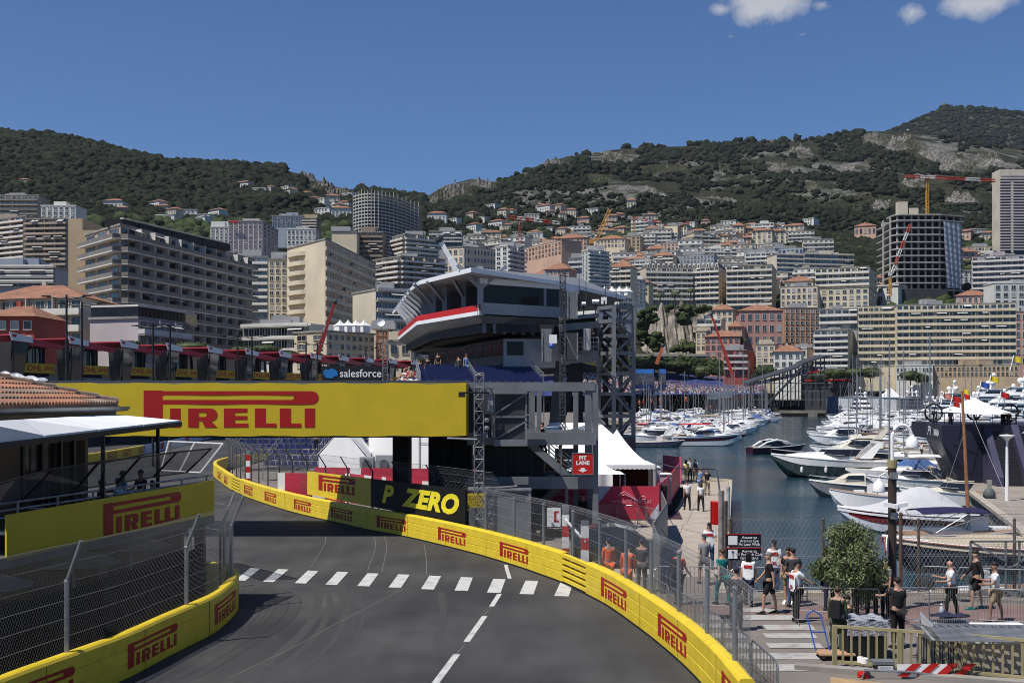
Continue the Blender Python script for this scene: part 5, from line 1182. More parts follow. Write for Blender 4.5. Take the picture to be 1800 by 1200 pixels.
for dx,dy in ((-.2,-.5),(.5,-.5),(-.2,0),(.5,0)): mb=MB(); mb.tube([c+Vector((dx-.03,dy,.06)),c+Vector((dx+.03,dy,.06))],.06,10); mb.build('wheel',RUBBER,t)
# signs at bottom
t=thing('information_stand','grey topped black box with a white notice at the bottom edge','sign',G(1555,1235)); D=27.2; mb=MB(); mb.bx(X(1541,D),X(1572,D),D,D+.3,.1,Z(1168,D)); mb.build('box_body',BLK,t); mb=MB(); mb.bx(X(1536,D),X(1573,D),D-.01,D+.32,Z(1168,D),Z(1162,D)); mb.build('hood',GREYS,t); mb=MB(); mb.bx(X(1543,D),X(1570,D),D-.015,D,Z(1187,D),Z(1170,D)); mb.build('notice',M('notice_paper',(.6,.62,.66),.6),t); mb=text_mb('Informations - Information',.045,lambda u,v:Vector((X(1556.5,D)+u*.55,D-.02,Z(1172.5,D)+v)))
for k in range(4): mb=text_mb('conditions generales acces',.035,lambda u,v,k=k:Vector((X(1556.5,D)+u*.6,D-.02,Z(1176+k*2.6,D)+v)),mb=mb)
mb.build('lettering',BLK,t)
t=thing('road_barrier','low barrier with slanted red and white stripes at the bottom right','barrier',(X(1620,26.8),26.8,0)); D=26.8; mb=MB(); z1=Z(1184,D); z0=Z(1230,D)
mb.tube([(X(1515,D),D,0),(X(1515,D),D,z1-.12),(X(1520,D),D,Z(1177,D)),(X(1600,D),D,Z(1180,D)),(X(1664,D),D,Z(1188,D)),(X(1672,D),D,Z(1198,D)),(X(1674,D),D,0)],.03,7); mb.build('frame',GALV,t)
mb=MB(); mb.add([(X(1577,D),D+.01,z1-.05),(X(1665,D),D+.01,Z(1192,D)),(X(1665,D),D+.01,.35),(X(1577,D),D+.01,.35)],[(0,1,2,3)]); mb.build('panel',WHITE,t)
mb=MB()
for k in range(4):
    x=X(1578+k*32,D); mb.add([(x,D-.005,Z(1188,D)),(x+.22,D-.005,Z(1189,D)),(x+.22+.35,D-.005,.36),(x+.35,D-.005,.36)],[(0,1,2,3)])
mb.build('stripe',REDP,t)
for i,x in enumerate((1513,1521)):
    t=thing('traffic_post',['red and white plastic post at the bottom edge','red tilted plastic barrier end at the bottom edge'][i],'post',(X(x,27),27-i*.1,0)); mb=MB(); mb.tube([(X(x,27),27-i*.1,0),(X(x,27)-i*.1,27-i*.1,Z(1180,27))],.08,10); mb.build('post_body',REDP,t); mb=MB(); mb.tube([(X(x,27)-i*.05,27-i*.1,.35),(X(x,27)-i*.05,27-i*.1,.47)],.083,10); mb.build('white_band',WHITE,t)
# pole with lamps and cameras
D=35.5; px=X(1568.5,D)
t=thing('lamp_pole','brown pole with a white crook lamp and lower hooded lamp beside the olive tree','lamp post',(px,D,0))
mb=MB(); mb.tube([(px,D,0),(px,D,Z(810,D))],.13,12); mb.build('brown_pole',M('brown_paint',(.055,.038,.033),.5,.2),t)
mb=MB(); mb.tube([(px,D,Z(822,D)),(px,D,Z(808,D))],.15,12); mb.build('collar',M('brass_collar',(.35,.3,.15),.4),t)
mb=MB(); z=Z(768,D); mb.tube([(px,D,Z(810,D)),(px,D,z)]+[(px+.3-.3*math.cos(a),D,z+.38*math.sin(a)) for a in [math.pi*i/10 for i in range(1,10)]]+[(px+.6,D,z),(px+.6,D,z-.0)],.055,9); mb.build('crook_arm',WHITE,t)
def dome(c,r,nm,m=WHITE):
    mb=MB(); mb.lathe(c,[(.04,.1),(.07,.03),(r*.62,-.02),(r*.92,-.12),(r,-.3),(r*.97,-.34),(0,-.34)],18); o=mb.build(nm,m,t,smooth=True)
dome((px+.62,D,Z(768,D)),.2,'lamp_shade')
mb=MB(); mb.tube([(px-.1,D,Z(840,D)),(px-.22,D,Z(831,D)),(px-.38,D,Z(836,D)),(px-.42,D,Z(846,D))],.035,7); mb.build('lower_arm',WHITE,t); dome((px-.42,D,Z(846,D)),.19,'lamp_shade')
mb=MB(); 
for z in (905,835): mb.box((px,D-.12,Z(z,D)),(.22,.18,.2))
mb.build('bracket',GALV,t)
for i,(dx,s_) in enumerate(((-.15,-1),(.18,1))):
    t2=thing('security_camera',['white security camera pointing left on the brown pole','white security camera pointing right on the brown pole'][i],'camera',(px+dx,D-.2,Z(885,D))); mb=MB(); c=Vector((px+dx,D-.22,Z(886,D))); mb.bar(c+Vector((-.2*s_*-1,0,.03))*1,c+Vector((-.22*s_,-.06,-.05)),.13,.13); mb.build('housing',WHITE,t2); mb=MB(); mb.bar(c,c+Vector((-.05*s_,.1,-.2)),.05); mb.build('mount',GALV,t2)
for i,y in enumerate((958,1000)):
    t2=thing('road_sign','round red rimmed sign seen edge on beside the brown pole','sign',(px-.2,D-.1,Z(y,D)),'round signs on the brown pole'); c=Vector((px-.2,D-.15,Z(y,D))); mb=MB(); 
    d=Vector((.42,.91,0)); n_=Vector((.91,-.42,0))
    mb.tube([c-n_*.015,c+n_*.015],.33,20); mb.build('disc',WHITE,t2); mb=MB(); pts=[c-n_*.02+d*.29*math.cos(a)+Vector((0,0,.29*math.sin(a))) for a in [2*math.pi*k/20 for k in range(21)]]; mb.tube(pts,.035,5); mb.build('rim',REDP,t2)
# olive tree
def leafcrown(mb,c,rad,n,ls,rnd,holes=6,mi=0,flat=1.0,shell=.55):
    c=Vector(c); lob=[(Vector((rnd.gauss(0,1),rnd.gauss(0,1),rnd.gauss(0,.8))).normalized(),rnd.uniform(.75,1.12)) for _ in range(26)]
    for _ in range(n):
        d=Vector((rnd.gauss(0,1),rnd.gauss(0,1),rnd.gauss(0,1))).normalized()
        k=max(lob,key=lambda l:l[0].dot(d)); rr=k[1]*(.82+.18*max(0,(k[0].dot(d)-.8)/.2)); r=rnd.uniform(shell,1)**.6*rr
        p=c+Vector((d.x*rad[0]*r,d.y*rad[1]*r,d.z*rad[2]*r))
        a=Vector((rnd.gauss(0,1),rnd.gauss(0,1),rnd.gauss(0,1)+.6)).normalized(); b=a.cross(Vector((rnd.gauss(0,1),rnd.gauss(0,1),rnd.gauss(0,1)))).normalized(); s=ls*rnd.uniform(.6,1.3)
        mb.add([p-a*s,p+b*s*.22,p+a*s,p-b*s*.22],[(0,1,2,3)],mi)
def foliage(name,c1,c2,scale=.8):
    return M(name,c1,.6,0,scale,dark=c2,thr=(.38,.6),spec=.35)
OLV=foliage('olive_leaf',(.22,.25,.11),(.06,.09,.035),2.5)
D=33.5; t=thing('olive_tree','round olive tree with slender trunk beside the brown pole','tree',(X(1503,D),D,0)); rnd=random.Random(4)
mb=MB(); c=Vector((X(1492,D),D,Z(990,D))); leafcrown(mb,c,(1.1,1.05,1.05),5600,.085,rnd,shell=.2)
for q in ((-.35,-.1,.85,.4),(.35,0,.75,.5),(.85,0,-.35,.45),(-.85,0,-.2,.4),(.55,0,-.85,.42),(0,0,.95,.4)): leafcrown(mb,c+Vector(q[:3]),(q[3],)*3,620,.085,rnd,shell=.1)
mb.build('crown',OLV,t)
mb=MB(); b=Vector((X(1505,D),D,0)); f=b+Vector((.02,0,1.2)); mb.tube([b,b+Vector((.03,0,.6)),f],[.085,.065,.06],8)
for k in range(9):
    a=2*math.pi*k/9; e=c+Vector((math.cos(a)*.75,math.sin(a)*.6,rnd.uniform(-.2,.6))); mb.tube([f,f.lerp(e,.45)+Vector((0,0,.1)),e],[.04,.028,.01],5)
mb.build('trunk',M('bark',(.07,.05,.038),.9,.4,8,bump=.5),t)
# ---------------- navy pavilion on the right quay
nv=thing('broadcast_pavilion','dark navy stage building with stairs and open roof deck on the quay','pavilion',(38,95,-.5))
Q0=-.5; zt=4.35
def PZ(x,y,z): 
    D=(EYE-z)*F/(y-HZ); return Vector(((x-900)*D/F,D,z))
c1=Vector((X(1655,96),96,0)); c0=Vector((X(1628,106),106,0)); dirv=Vector((1,-.12,0)).normalized(); c2=c1+dirv*22; bk=Vector((-dirv.y,dirv.x,0))*10
NZ=2.9
mb=MB()
# upper box
q=[c0,c1,c2,c2+bk,c0+bk*.6]; mb.prism([(p.x,p.y) for p in q],NZ,zt); mb.build('upper_fascia',NAVY,nv)
mb=MB(); q0=[Vector((p.x,p.y,NZ)) for p in (c0,c1,c1+dirv*3)]; g0=Vector((X(1655,99),99,0))
b0=c1+dirv*1.2+Vector((.6,1,0)); low=[Vector((X(1668,100),101,Q0)),Vector((c1.x+1.6,c1.y+.3,Q0)),Vector(((c1+dirv*3).x,(c1+dirv*3).y,Q0))]
mb.loft([q0,low],closed=False,caps=False); mb.add([q0[2],q0[2]+bk,low[2]+bk,low[2]],[(0,1,2,3)]); mb.build('tapered_bow',NAVY,nv)
mb=MB(); p=c1+dirv*3; mb.prism([(v.x,v.y) for v in (p,p+dirv*1.6,p+dirv*1.6+bk*.8,p+bk*.8)],Q0,NZ); 
p=c1+dirv*6.6; mb.prism([(v.x,v.y) for v in (p+dirv*4.2,p+dirv*8,p+dirv*8+bk*.8,p+dirv*4.2+bk*.8)],Q0,NZ); mb.build('wall_block',NAVY,nv)
mb=MB(); p=c1+dirv*3+bk*.62; mb.prism([(v.x,v.y) for v in (p,p+dirv*14,p+dirv*14+bk*.05,p+bk*.05)],Q0,NZ); mb.build('rear_wall',M('inner_reflect',(.10,.10,.11),.3,.8,1.2),nv)
def navystair(s,w_=1.7,run=3.4):
    a=c1+dirv*s; f=Vector((dirv.y,-dirv.x,0)); n=16
    mb=MB()
    for k in range(n):
        p=a-f*0+f*(run*k/n)*1.0-f*0; z=zt-.3-(zt-.3-Q0)*(k+1)/n; mb.prism([(v.x,v.y) for v in (p,p+dirv*w_,p+dirv*w_+f*run/n*1.02,p+f*run/n*1.02)],Q0,z)
    mb.build('stair_flight',M('stair_dark',(.03,.03,.035),.6),nv)
    for o in (-.55,w_):
        p=a+dirv*o; mb=MB(); w2=.55
        prof=[(-.2,zt+.05),(.0,zt+.05),(run+.5,Q0+.75),(run+.5,Q0),(-.2,Q0)]
        mb.loft([[p+f*x+Vector((0,0,z)) for x,z in prof],[p+dirv*w2+f*x+Vector((0,0,z)) for x,z in prof]]); mb.build('stair_cheek',NAVYL,nv)
navystair(3.9); navystair(11.0)
mb=MB(); 
for s in np.arange(.3,21,1.3): p=c1+dirv*s+bk*.02; mb.tube([(p.x,p.y,zt),(p.x,p.y,zt+1.0)],.03,5)
p=c1+bk*.02; q=c2+bk*.02; mb.tube([(p.x,p.y,zt+1),(q.x,q.y,zt+1)],.03,5); mb.build('deck_rail',BLK,nv)
f=Vector((dirv.y,-dirv.x,0)); pm_=c1+dirv*8.6+f*.06
mb=text_mb('CANAL+',.52,lambda u,v:pm_+dirv*(1.1+u*1.05)+Vector((0,0,zt-.42+v)),bold=.03)
def f1(mb,o,ux,k):
    for q in ([(-1.1,-.3),(-.75,-.3),(-.45,.0),(.3,.02),(.45,.16),(-.4,.16)],[(-.75,.22),(.5,.22),(.62,.36),(-.5,.36)],[(.35,-.3),(.6,-.3),(1.15,.36),(.85,.36)]): mb.add([o+ux*(x*k)+Vector((0,0,y*k)) for x,y in q],[tuple(range(len(q)))])
f1(mb,pm_+dirv*-1.35+Vector((0,0,zt-.42)),dirv,.75)
d0=(c1-c0).normalized(); n0=Vector((d0.y,-d0.x,0)); m0=c0.lerp(c1,.5)+n0*.06; Ld=(c1-c0).length
mb=text_mb('CANAL+',1.0,lambda u,v:m0+d0*(Ld*.21+u*.95)+Vector((0,0,NZ+.72+v*.75)),bold=.05,mb=mb); f1(mb,m0-d0*Ld*.24+Vector((0,0,NZ+.74)),d0,1.25)
mb.build('lettering',WHITE,nv)
mb=MB(); v=c1+dirv*.9+f*.02
for a,b in (((0,1.9),(3.0,1.9)),((0,1.9),(2.2,.2)),((3.0,1.9),(2.2,.2))): mb.bar(v+dirv*a[0]*.7+Vector((0,0,a[1]))+Vector((0,0,.9)),v+dirv*b[0]*.7+Vector((0,0,b[1])),.05)
mb.build('triangle_trim',BLK,nv)
# deck canopy
t=thing('deck_canopy','white pyramid shade canopy over the navy pavilion deck','canopy',c1+dirv*6)
D=99; cc=[P(1646,722,101),P(1712,728,93.5),P(1786,727,96),P(1760,722,104)]; pk=P(1710,697,99)
cc=[Vector(v) for v in cc]; pk=Vector(pk); mb=MB()
for i in range(4):
    a,b=cc[i],cc[(i+1)%4]
    mb.grid(lambda u,v:(a.lerp(b,u)).lerp(pk,v)+Vector((0,0,-.14*math.sin(math.pi*v)-.0)),6,6)
mb.build('fabric',WHITEF,t)
mb=MB()
for v in cc: mb.tube([(v.x,v.y,zt),v],.06,6)
mb.build('pole',BLK,t)
for i,(x,D,s_) in enumerate([(1641,100,1),(1712,100,.8),(1775,101,1)]):
    t=thing('deck_fan',['large round black fan at the left end of the pavilion deck','black lamp cluster hanging at the centre of the deck','large round black fan at the right of the deck'][i],'fan',(X(x,D),D,zt)); mb=MB(); c=Vector((X(x,D),D,zt+1.0+.0*i)); pts=[c+Vector((.75*s_*math.cos(a),0,.75*s_*math.sin(a))) for a in [2*math.pi*k/18 for k in range(19)]]; mb.tube(pts,.09,6); mb.build('ring',BLK,t); mb=MB(); mb.ball(c,.2,8); mb.tube([(c.x,c.y,zt),c],.06,5)
    for k in range(5): a=2*math.pi*k/5; mb.bar(c,c+Vector((.7*s_*math.cos(a),0,.7*s_*math.sin(a))),.12,.03)
    mb.build('blades',BLK,t)
# bollard, lamp, planks on quay
t=thing('lamp_post','white slim lamp post with a saucer head on the right quay','street lamp',(X(1770,79),79,Q0)); x=X(1770,79); mb=MB(); mb.tube([(x,79,Q0),(x,79,Z(768,79))],.13,8,r2=.08); mb.build('pole',WHITE,t); mb=MB(); mb.lathe((x,79,Z(768,79)),[(.08,-.3),(.2,-.1),(.5,.08),(.5,.14),(0,.2)],16); mb.build('lamp_head',WHITE,t,smooth=True)
t=thing('service_bollard','grey service bollard with a rounded foot on the right quay','bollard',(X(1739,81),81,Q0)); x=X(1739,81); mb=MB(); mb.lathe((x,81,Q0),[(0,0),(.42,0),(.42,.35),(.3,.6),(.16,.72),(0,.72)],14); mb.build('foot',M('bollard_grey',(.1,.12,.12),.6),t,smooth=True); mb=MB(); mb.bx(x-.14,x+.14,80.9,81.1,Q0+.65,Q0+1.3); mb.build('pedestal',M('stone_grey',(.4,.37,.33),.8),t)
# wooden mast in the foreground
t=thing('wooden_mast','slightly leaning varnished wooden mast with flags at its tip','mast',(X(1703,62),62,WZ)); a=P(1702,905,62); b=P(1691,688,64); mb=MB(); mb.tube([a,b],.11,9,r2=.07); mb.build('spar',M('varnished_wood',(.25,.11,.045),.35,.3,3),t)
mb=MB(); mb.tube([b,P(1640,700,62)],.01,3); mb.tube([b,P(1783,905,60)],.01,3);mb.tube([P(1695,760,64),P(1655,880,60)],.01,3); mb.build('rigging',WIRE,t)
fl=[((1693,683),(1700,676),YEL),((1694,692),(1700,694),REDP),((1676,706),(1668,712),REDP)]
for (x,y),(x2,y2),m in fl: mb=MB(); a=P(x,y,64.2); mb.grid(lambda u,v:a+Vector((u*.35,.06*math.sin(u*6),-v*.25-u*.1)),5,2); mb.build('flag',m,t)
# ---------------- boats (local: bow +x, z=0 waterline)
GEL=M('gelcoat_white',(.76,.76,.75),.3,.06,.8,spec=.5); GELC=M('gelcoat_cream',(.66,.62,.52),.35,.08,.8); TEAK=M('teak',(.32,.2,.12),.7,.25,2); SMK=M('smoked_glass',(.015,.017,.02),.06,.2,1,spec=.8); CANV=M('beige_canvas',(.50,.42,.31),.9,.12,1); CHR=M('stainless',(.6,.61,.62),.25,.1,2,metal=.9)
MARO=M('maroon_hull',(.075,.012,.022),.25,.2,1,spec=.6); GRN=M('dark_reflective_hull',(.055,.075,.075),.2,.6,1.6,spec=.6); NVH=M('navy_hull',(.012,.014,.028),.2,.2,1,spec=.6); GRH=M('grey_hull',(.2,.21,.23),.4,.3,1.5); LGC=M('grey_boat_cover',(.56,.56,.585),.85,.12,.7,bump=.4)
def hullsecs(L,B,H,n=14,flare=1.0,full=.45,sheer=.35,stern=.92,keel=-.4,bowk=2.2):
    out=[];top=[]
    for i in range(n+1):
        t=i/n; b=B/2*(stern+(1-stern)*min(1,t/.35))*(1-max(0,(t-full)/(1-full))**bowk*.985); h=H*(.85+sheer*t*t); kz=keel if t<.8 else keel+(h*.92-keel)*((t-.8)/.2)**1.6
        x=-L/2+L*t; zc=.12+(h-.2)*max(0,(t-.72)/.28)**1.5*.9
        out.append([(x,-b,h),(x-L*.0,-b*.86,zc),(x,0,kz),(x,b*.86,zc),(x,b,h)]); top.append((x,b,h))
    return out,top
def stripe_hull(mb,secs,f0,f1,mi=0):
    for sgn in (0,4):
        o=1 if sgn==0 else 3; q=[]
        for s in secs:
            a=Vector(s[sgn]);b=Vector(s[o]); e=Vector((0,(-1 if sgn==0 else 1)*.015,0)); q.append([a.lerp(b,f0)+e,a.lerp(b,f1)+e])
        mb.loft(q,mi,closed=False,caps=False)
def boat(name,label,L,B,H,hm=GEL,stripe=None,kind='cruiser',cat='boat',group=None,fly=False,arch=False,ob=False,bim=None,cabm=GEL,cover=None,lowstripe=None,radar=False,rail=True,glass=SMK,seatm=GEL,pkh=1.45,bimh=1.9):
    t=thing(name,label,cat,(0,0,0),group)
    secs,top=hullsecs(L,B,H); mb=MB(); mb.loft(secs,closed=False,caps=False); s0=secs[0]; mb.add(s0,[tuple(range(5))]); mb.build('hull',hm,t)
    if stripe: mb=MB(); stripe_hull(mb,secs[1:-1],.18,.5); mb.build('hull_stripe',stripe,t)
    if lowstripe: mb=MB(); stripe_hull(mb,secs[:-1],.62,.98); mb.build('boot_stripe',lowstripe,t)
    mb=MB(); q=[]
    for (x,b,h) in top: q.append([(x,-b,h),(x,-b*.5,h+.06),(x,0,h+.09),(x,b*.5,h+.06),(x,b,h)])
    mb.loft(q,closed=False,caps=False); mb.build('deck',cabm if kind!='open' else TEAK,t)
    mb=MB()
    for sg in(-1,1): mb.tube([(x,sg*b,h) for x,b,h in top],.035*L/10+.015,5)
    mb.build('rub_rail',GEL if hm is not GEL else CABM,t)
    def cab(x0,x1,w0,w1,z0,h0,h1,m,nm,slope=.35,sl2=.1):
        mb=MB(); xs=np.linspace(x0,x1,7); q=[]
        for i,x in enumerate(xs):
            u=i/6; w_=(w0+(w1-w0)*u)/2; h=h0+(h1-h0)*u; e=1-max(0,u-.6)/.4*slope if slope else 1; b_=1-max(0,.15-u)/.15*sl2
            hh=h*e*b_
            q.append([(x,-w_,z0),(x,-w_*.86,z0+hh*.8),(x,-w_*.55,z0+hh),(x,w_*.55,z0+hh),(x,w_*.86,z0+hh*.8),(x,w_,z0)])
        mb.loft(q); return mb.build(nm,m,t,smooth=False)
    zd=H*.9
    if kind in('cruiser','fly'):
        cab(-L*.05,L*.36,B*.72,B*.25,H*.92,H*.42,H*.18,cabm,'coachroof',.75)
        # windscreen wrap
        mb=MB(); q=[]
        for (x,w_) in ((-L*.17,B*.40),(-L*.02,B*.40),(L*.08,B*.30),(L*.12,B*.1)):
            q.append([Vector((x,w_,H*1.12 if x<0 else H*1.25)),Vector((x-L*.05,w_*.86,H*1.12+.55*(L/10)**.5+.1))])
        q2=[[Vector((a.x,-a.y,a.z)),Vector((b.x,-b.y,b.z))] for a,b in q[::-1]]; mb.loft(q+q2,closed=False,caps=False); mb.build('windscreen',glass,t)
        mb=MB(); mb.tube([p[1] for p in q]+[p[1] for p in q2],.04,5); mb.build('windscreen_frame',cabm,t)
        mb=MB(); mb.bx(-L*.46,-L*.12,-B*.36,B*.36,H*.55,H*.9+.05); mb.build('cockpit_seats',seatm,t)
        mb=MB(); mb.bx(-L*.44,-L*.2,-B*.26,B*.26,H*.96,H*.97+.04); mb.build('cockpit_floor',TEAK,t)
    if kind=='fly':
        zz=H*1.0; cab(-L*.32,L*.16,B*.84,B*.6,zz,1.35,1.25,cabm,'saloon',.7); 
        mb=MB(); 
        for sg in (-1,1): mb.add([(-L*.26,sg*(B*.40),zz+.45),(L*.08,sg*(B*.355),zz+.55),(L*.02,sg*(B*.33),zz+1.02),(-L*.26,sg*(B*.375),zz+1.0)],[(0,1,2,3)])
        mb.build('side_window',glass,t)
        cab(-L*.34,L*.05,B*.8,B*.5,zz+1.33,.55,.6,cabm,'flybridge',.4); mb=MB(); mb.bx(-L*.30,-L*.08,-B*.3,B*.3,zz+1.9,zz+1.95); mb.build('flybridge_floor',TEAK,t)
        mb=MB(); mb.tube([(-L*.05,-B*.26,zz+1.85),(L*.02,-B*.2,zz+2.3),(L*.02,B*.2,zz+2.3),(-L*.05,B*.26,zz+1.85)],.03,5); mb.build('fly_screen_frame',CHR,t)
    if arch:
        z0=H*1.0+(1.2 if kind=='fly' else 0); zt_=z0+1.5*(L/11)**.5
        for sg in (-1,1): mb=MB(); mb.loft([[(-L*.30,sg*B*.4,z0),(-L*.2,sg*B*.4,z0),(-L*.2,sg*B*.37,z0),(-L*.30,sg*B*.37,z0)],[(-L*.40,sg*B*.32,zt_),(-L*.35,sg*B*.32,zt_),(-L*.35,sg*B*.28,zt_),(-L*.40,sg*B*.28,zt_)]]); mb.build('radar_arch_leg',cabm,t)
        mb=MB(); mb.bx(-L*.40,-L*.34,-B*.32,B*.32,zt_-.05,zt_+.12); mb.build('radar_arch_top',cabm,t)
    if radar: mb=MB(); mb.lathe((-L*.36,0,H+2.6),[(0,0),(.3,.02),(.32,.12),(.2,.24),(0,.26)],12); mb.tube([(-L*.36,0,H+1),(-L*.36,0,H+2.6)],.05,5); mb.build('radar_dome',GEL,t)
    if kind=='cabin':
        cab(-L*.12,L*.2,B*.7,B*.5,H*.9,1.0,.85,cabm,'wheelhouse',.5,.05)
        mb=MB(); 
        for sg in (-1,1): mb.add([(-L*.1,sg*(B*.345),H*.9+.42),(L*.12,sg*(B*.295),H*.9+.42),(L*.07,sg*(B*.275),H*.9+.78),(-L*.1,sg*(B*.32),H*.9+.82)],[(0,1,2,3)])
        mb.build('side_window',glass,t); cab(L*.15,L*.36,B*.5,B*.2,H*.95,.35,.2,cabm,'foredeck_cabin',.6)
    if kind=='open':
        mb=MB(); mb.bx(-L*.3,-L*.05,-B*.3,B*.3,H*.7,H*1.05); mb.build('seat',seatm,t); mb=MB(); mb.bx(L*.1,L*.22,-B*.2,B*.2,H*.75,H*1.15); mb.build('seat',seatm,t)
        mb=MB(); mb.bx(-L*.04,L*.07,-B*.14,B*.14,H*.8,H+.75); mb.build('console',cabm,t)
        mb=MB(); mb.add([(L*.07,-B*.16,H+.7),(L*.07,B*.16,H+.7),(L*.02,B*.15,H+1.15),(L*.02,-B*.15,H+1.15)],[(0,1,2,3)]); mb.build('console_screen',glass,t)
    if ob:
        mb=MB(); x=-L/2-.25; secs2=[]
        for z,w_,l in ((-.3,.06,.12),(.2,.08,.14),(.45,.16,.3),(.75,.2,.4),(1.0,.19,.36),(1.12,.1,.2)): secs2.append([(x-l+.1,-w_,z),(x+l,-w_,z),(x+l,w_,z),(x-l+.1,w_,z)])
        mb.loft(secs2); mb.build('outboard_engine',BLK,t)
    if bim:
        zb=H+bimh; mb=MB(); mb.grid(lambda u,v:Vector((-L*.38+L*.42*u,(v-.5)*B*.85,zb+.18*math.sin(math.pi*v)+.08*math.sin(math.pi*u))),6,6); mb.grid(lambda u,v:Vector((-L*.38+L*.42*u,(v-.5)*B*.85,zb-.04+.18*math.sin(math.pi*v)+.08*math.sin(math.pi*u))),6,6); mb.build('bimini_canvas',bim,t)
        for sg in (-1,1):
            mb=MB()
            for a,b in ((-.3,-.38),(-.3,-.1),(-.3,.04)): mb.tube([(L*a,sg*B*.4,H),(L*b,sg*B*.42,zb)],.018,4)
            mb.build('bimini_frame',CHR,t)
    if cover:
        mb=MB()
        def cf(u,v):
            x=-L*.5+L*.995*u; i=min(len(top)-1,int(u*(len(top)-1))); j=min(i+1,len(top)-1); fr=u*(len(top)-1)-i; b=top[i][1]*(1-fr)+top[j][1]*fr; h=top[i][2]*(1-fr)+top[j][2]*fr
            pk=pkh*math.exp(-((u-.42)/.26)**2)*(L/7)**.5; y=(v-.5)*2
            return Vector((x,y*(b+.05),h+.03-.28*(abs(y)>.98)+pk*(1-abs(y)**1.6)+.035*math.sin(u*31+y*4)*math.sin(y*9)*(1-abs(y)**4)))
        mb.grid(cf,44,24); mb.build('boat_cover',cover,t,smooth=True)
    if rail:
        mb=MB(); ps=[(x,b*.93,h+.5*(L/11)**.5) for x,b,h in top[6:]]; ps=ps+[(p[0],-p[1],p[2]) for p in ps[::-1]]; mb.tube(ps,.02,4)
        for x,b,h in top[6::2]:
            for sg in (-1,1): mb.tube([(x,sg*b*.93,h),(x,sg*b*.93,h+.5*(L/11)**.5)],.014,3)
        mb.build('bow_rail',CHR,t)
    return t
def sail(label,L=10,mh=14,hm=GEL,coverm=WHITEF,group=None,rnd=0):
    t=thing('sailing_yacht',label,'sailing boat',(0,0,0),group); H=.95; B=L*.31
    secs,top=hullsecs(L,B,H,full=.35,stern=.7,bowk=1.9); mb=MB(); mb.loft(secs,closed=False,caps=False); mb.add(secs[0],[tuple(range(5))]); mb.build('hull',hm,t)
    mb=MB(); mb.loft([[(x,-b,h),(x,0,h+.06),(x,b,h)] for x,b,h in top],closed=False,caps=False); mb.build('deck',GELC,t)
    mb=MB(); q=[]
    for x,w_,h in ((-L*.15,B*.34,.42),(0,B*.34,.42),(L*.15,B*.25,.34),(L*.27,B*.1,.06)): q.append([(x,-w_,H),(x,-w_*.8,H+h),(x,w_*.8,H+h),(x,w_,H)])
    mb.loft(q); mb.build('coachroof',GEL,t)
    mb=MB(); 
    for sg in(-1,1): mb.add([(-L*.12,sg*B*.33,H+.12),(L*.12,sg*B*.27,H+.12),(L*.1,sg*B*.24,H+.27),(-L*.12,sg*B*.30,H+.3)],[(0,1,2,3)])
    mb.build('side_window',SMK,t)
    mb=MB(); mb.tube([(L*.06,0,H),(L*.06,0,H+mh)],.1,7,r2=.07); mb.build('mast',GALV,t)
    mb=MB(); mb.tube([(L*.06,0,H+1.2),(-L*.38,0,H+1.15)],.06,5); 
    for z in (.45,.72): mb.tube([(L*.06,-B*.32,H+mh*z),(L*.06,B*.32,H+mh*z)],.025,4)
    mb.build('boom_and_spreaders',GALV,t)
    mb=MB(); mb.tube([(L*.04,0,H+1.42),(-L*.15,0,H+1.4),(-L*.37,0,H+1.3)],[.22,.17,.08],7); mb.build('sail_cover',coverm,t)
    mb=MB()
    for a,b in (((L*.49,0,H*1.2),(L*.06,0,H+mh)),((-L*.49,0,H),(L*.06,0,H+mh)),((L*.06,-B*.48,H),(L*.06,0,H+mh*.95)),((L*.06,B*.48,H),(L*.06,0,H+mh*.95))): mb.tube([a,b],.012,3)
    mb.build('rigging',WIRE,t)
    mb=MB(); ps=[(x,b*.95,h+.5) for x,b,h in top[1::3]]; mb.tube(ps,.012,3); mb.tube([(a,-b,c) for a,b,c in ps],.012,3); mb.build('guard_rail',CHR,t)
    return t
def atw(x,y,z=WZ): return G(x,y,z)
def putb(t,x,y,yaw,scale=None): place(t,atw(x,y),R(yaw),scale); return t
big=boat('motor_yacht','large white open motor yacht with dark reflecting hull, bow pointing left in the basin centre',12.5,4.0,2.0,hm=GRN,stripe=None,arch=True,kind='cruiser',cat='yacht'); putb(big,1462,838,176); BIGF=1
fly=boat('motor_yacht','cream flybridge yacht moored behind the open motor yacht',11.5,3.9,1.5,kind='fly',arch=True,cabm=GELC,cat='yacht',radar=False); putb(fly,1500,806,170)
ss=boat('motor_yacht','white sports cruiser with maroon hull stripe moored left of the basin',12.0,3.8,1.75,stripe=MARO,arch=True,bim=REDP,kind='cruiser',cat='yacht'); putb(ss,1243,783,-4)
rib=boat('inflatable_boat','long grey hulled inflatable tender left of the maroon striped cruiser',8.6,2.7,.95,hm=GRH,kind='open',rail=False,stripe=M('faded_pink',(.4,.25,.28)),seatm=GELC,cat='boat'); putb(rib,1158,785,-3)
run=boat('speedboat','dark purple speedboat with white lounge under way in the open water',9.0,2.8,1.15,hm=M('plum_hull',(.05,.015,.03),.2,.2,spec=.6),kind='cruiser',rail=False,seatm=GEL,cabm=NVH,cat='boat'); putb(run,1366,797,14)
mb=MB(); mb.lathe((0,0,0),[(0,0)],3) if False else None
def addpart(t,name,mb,m): return mb.build(name,m,t)
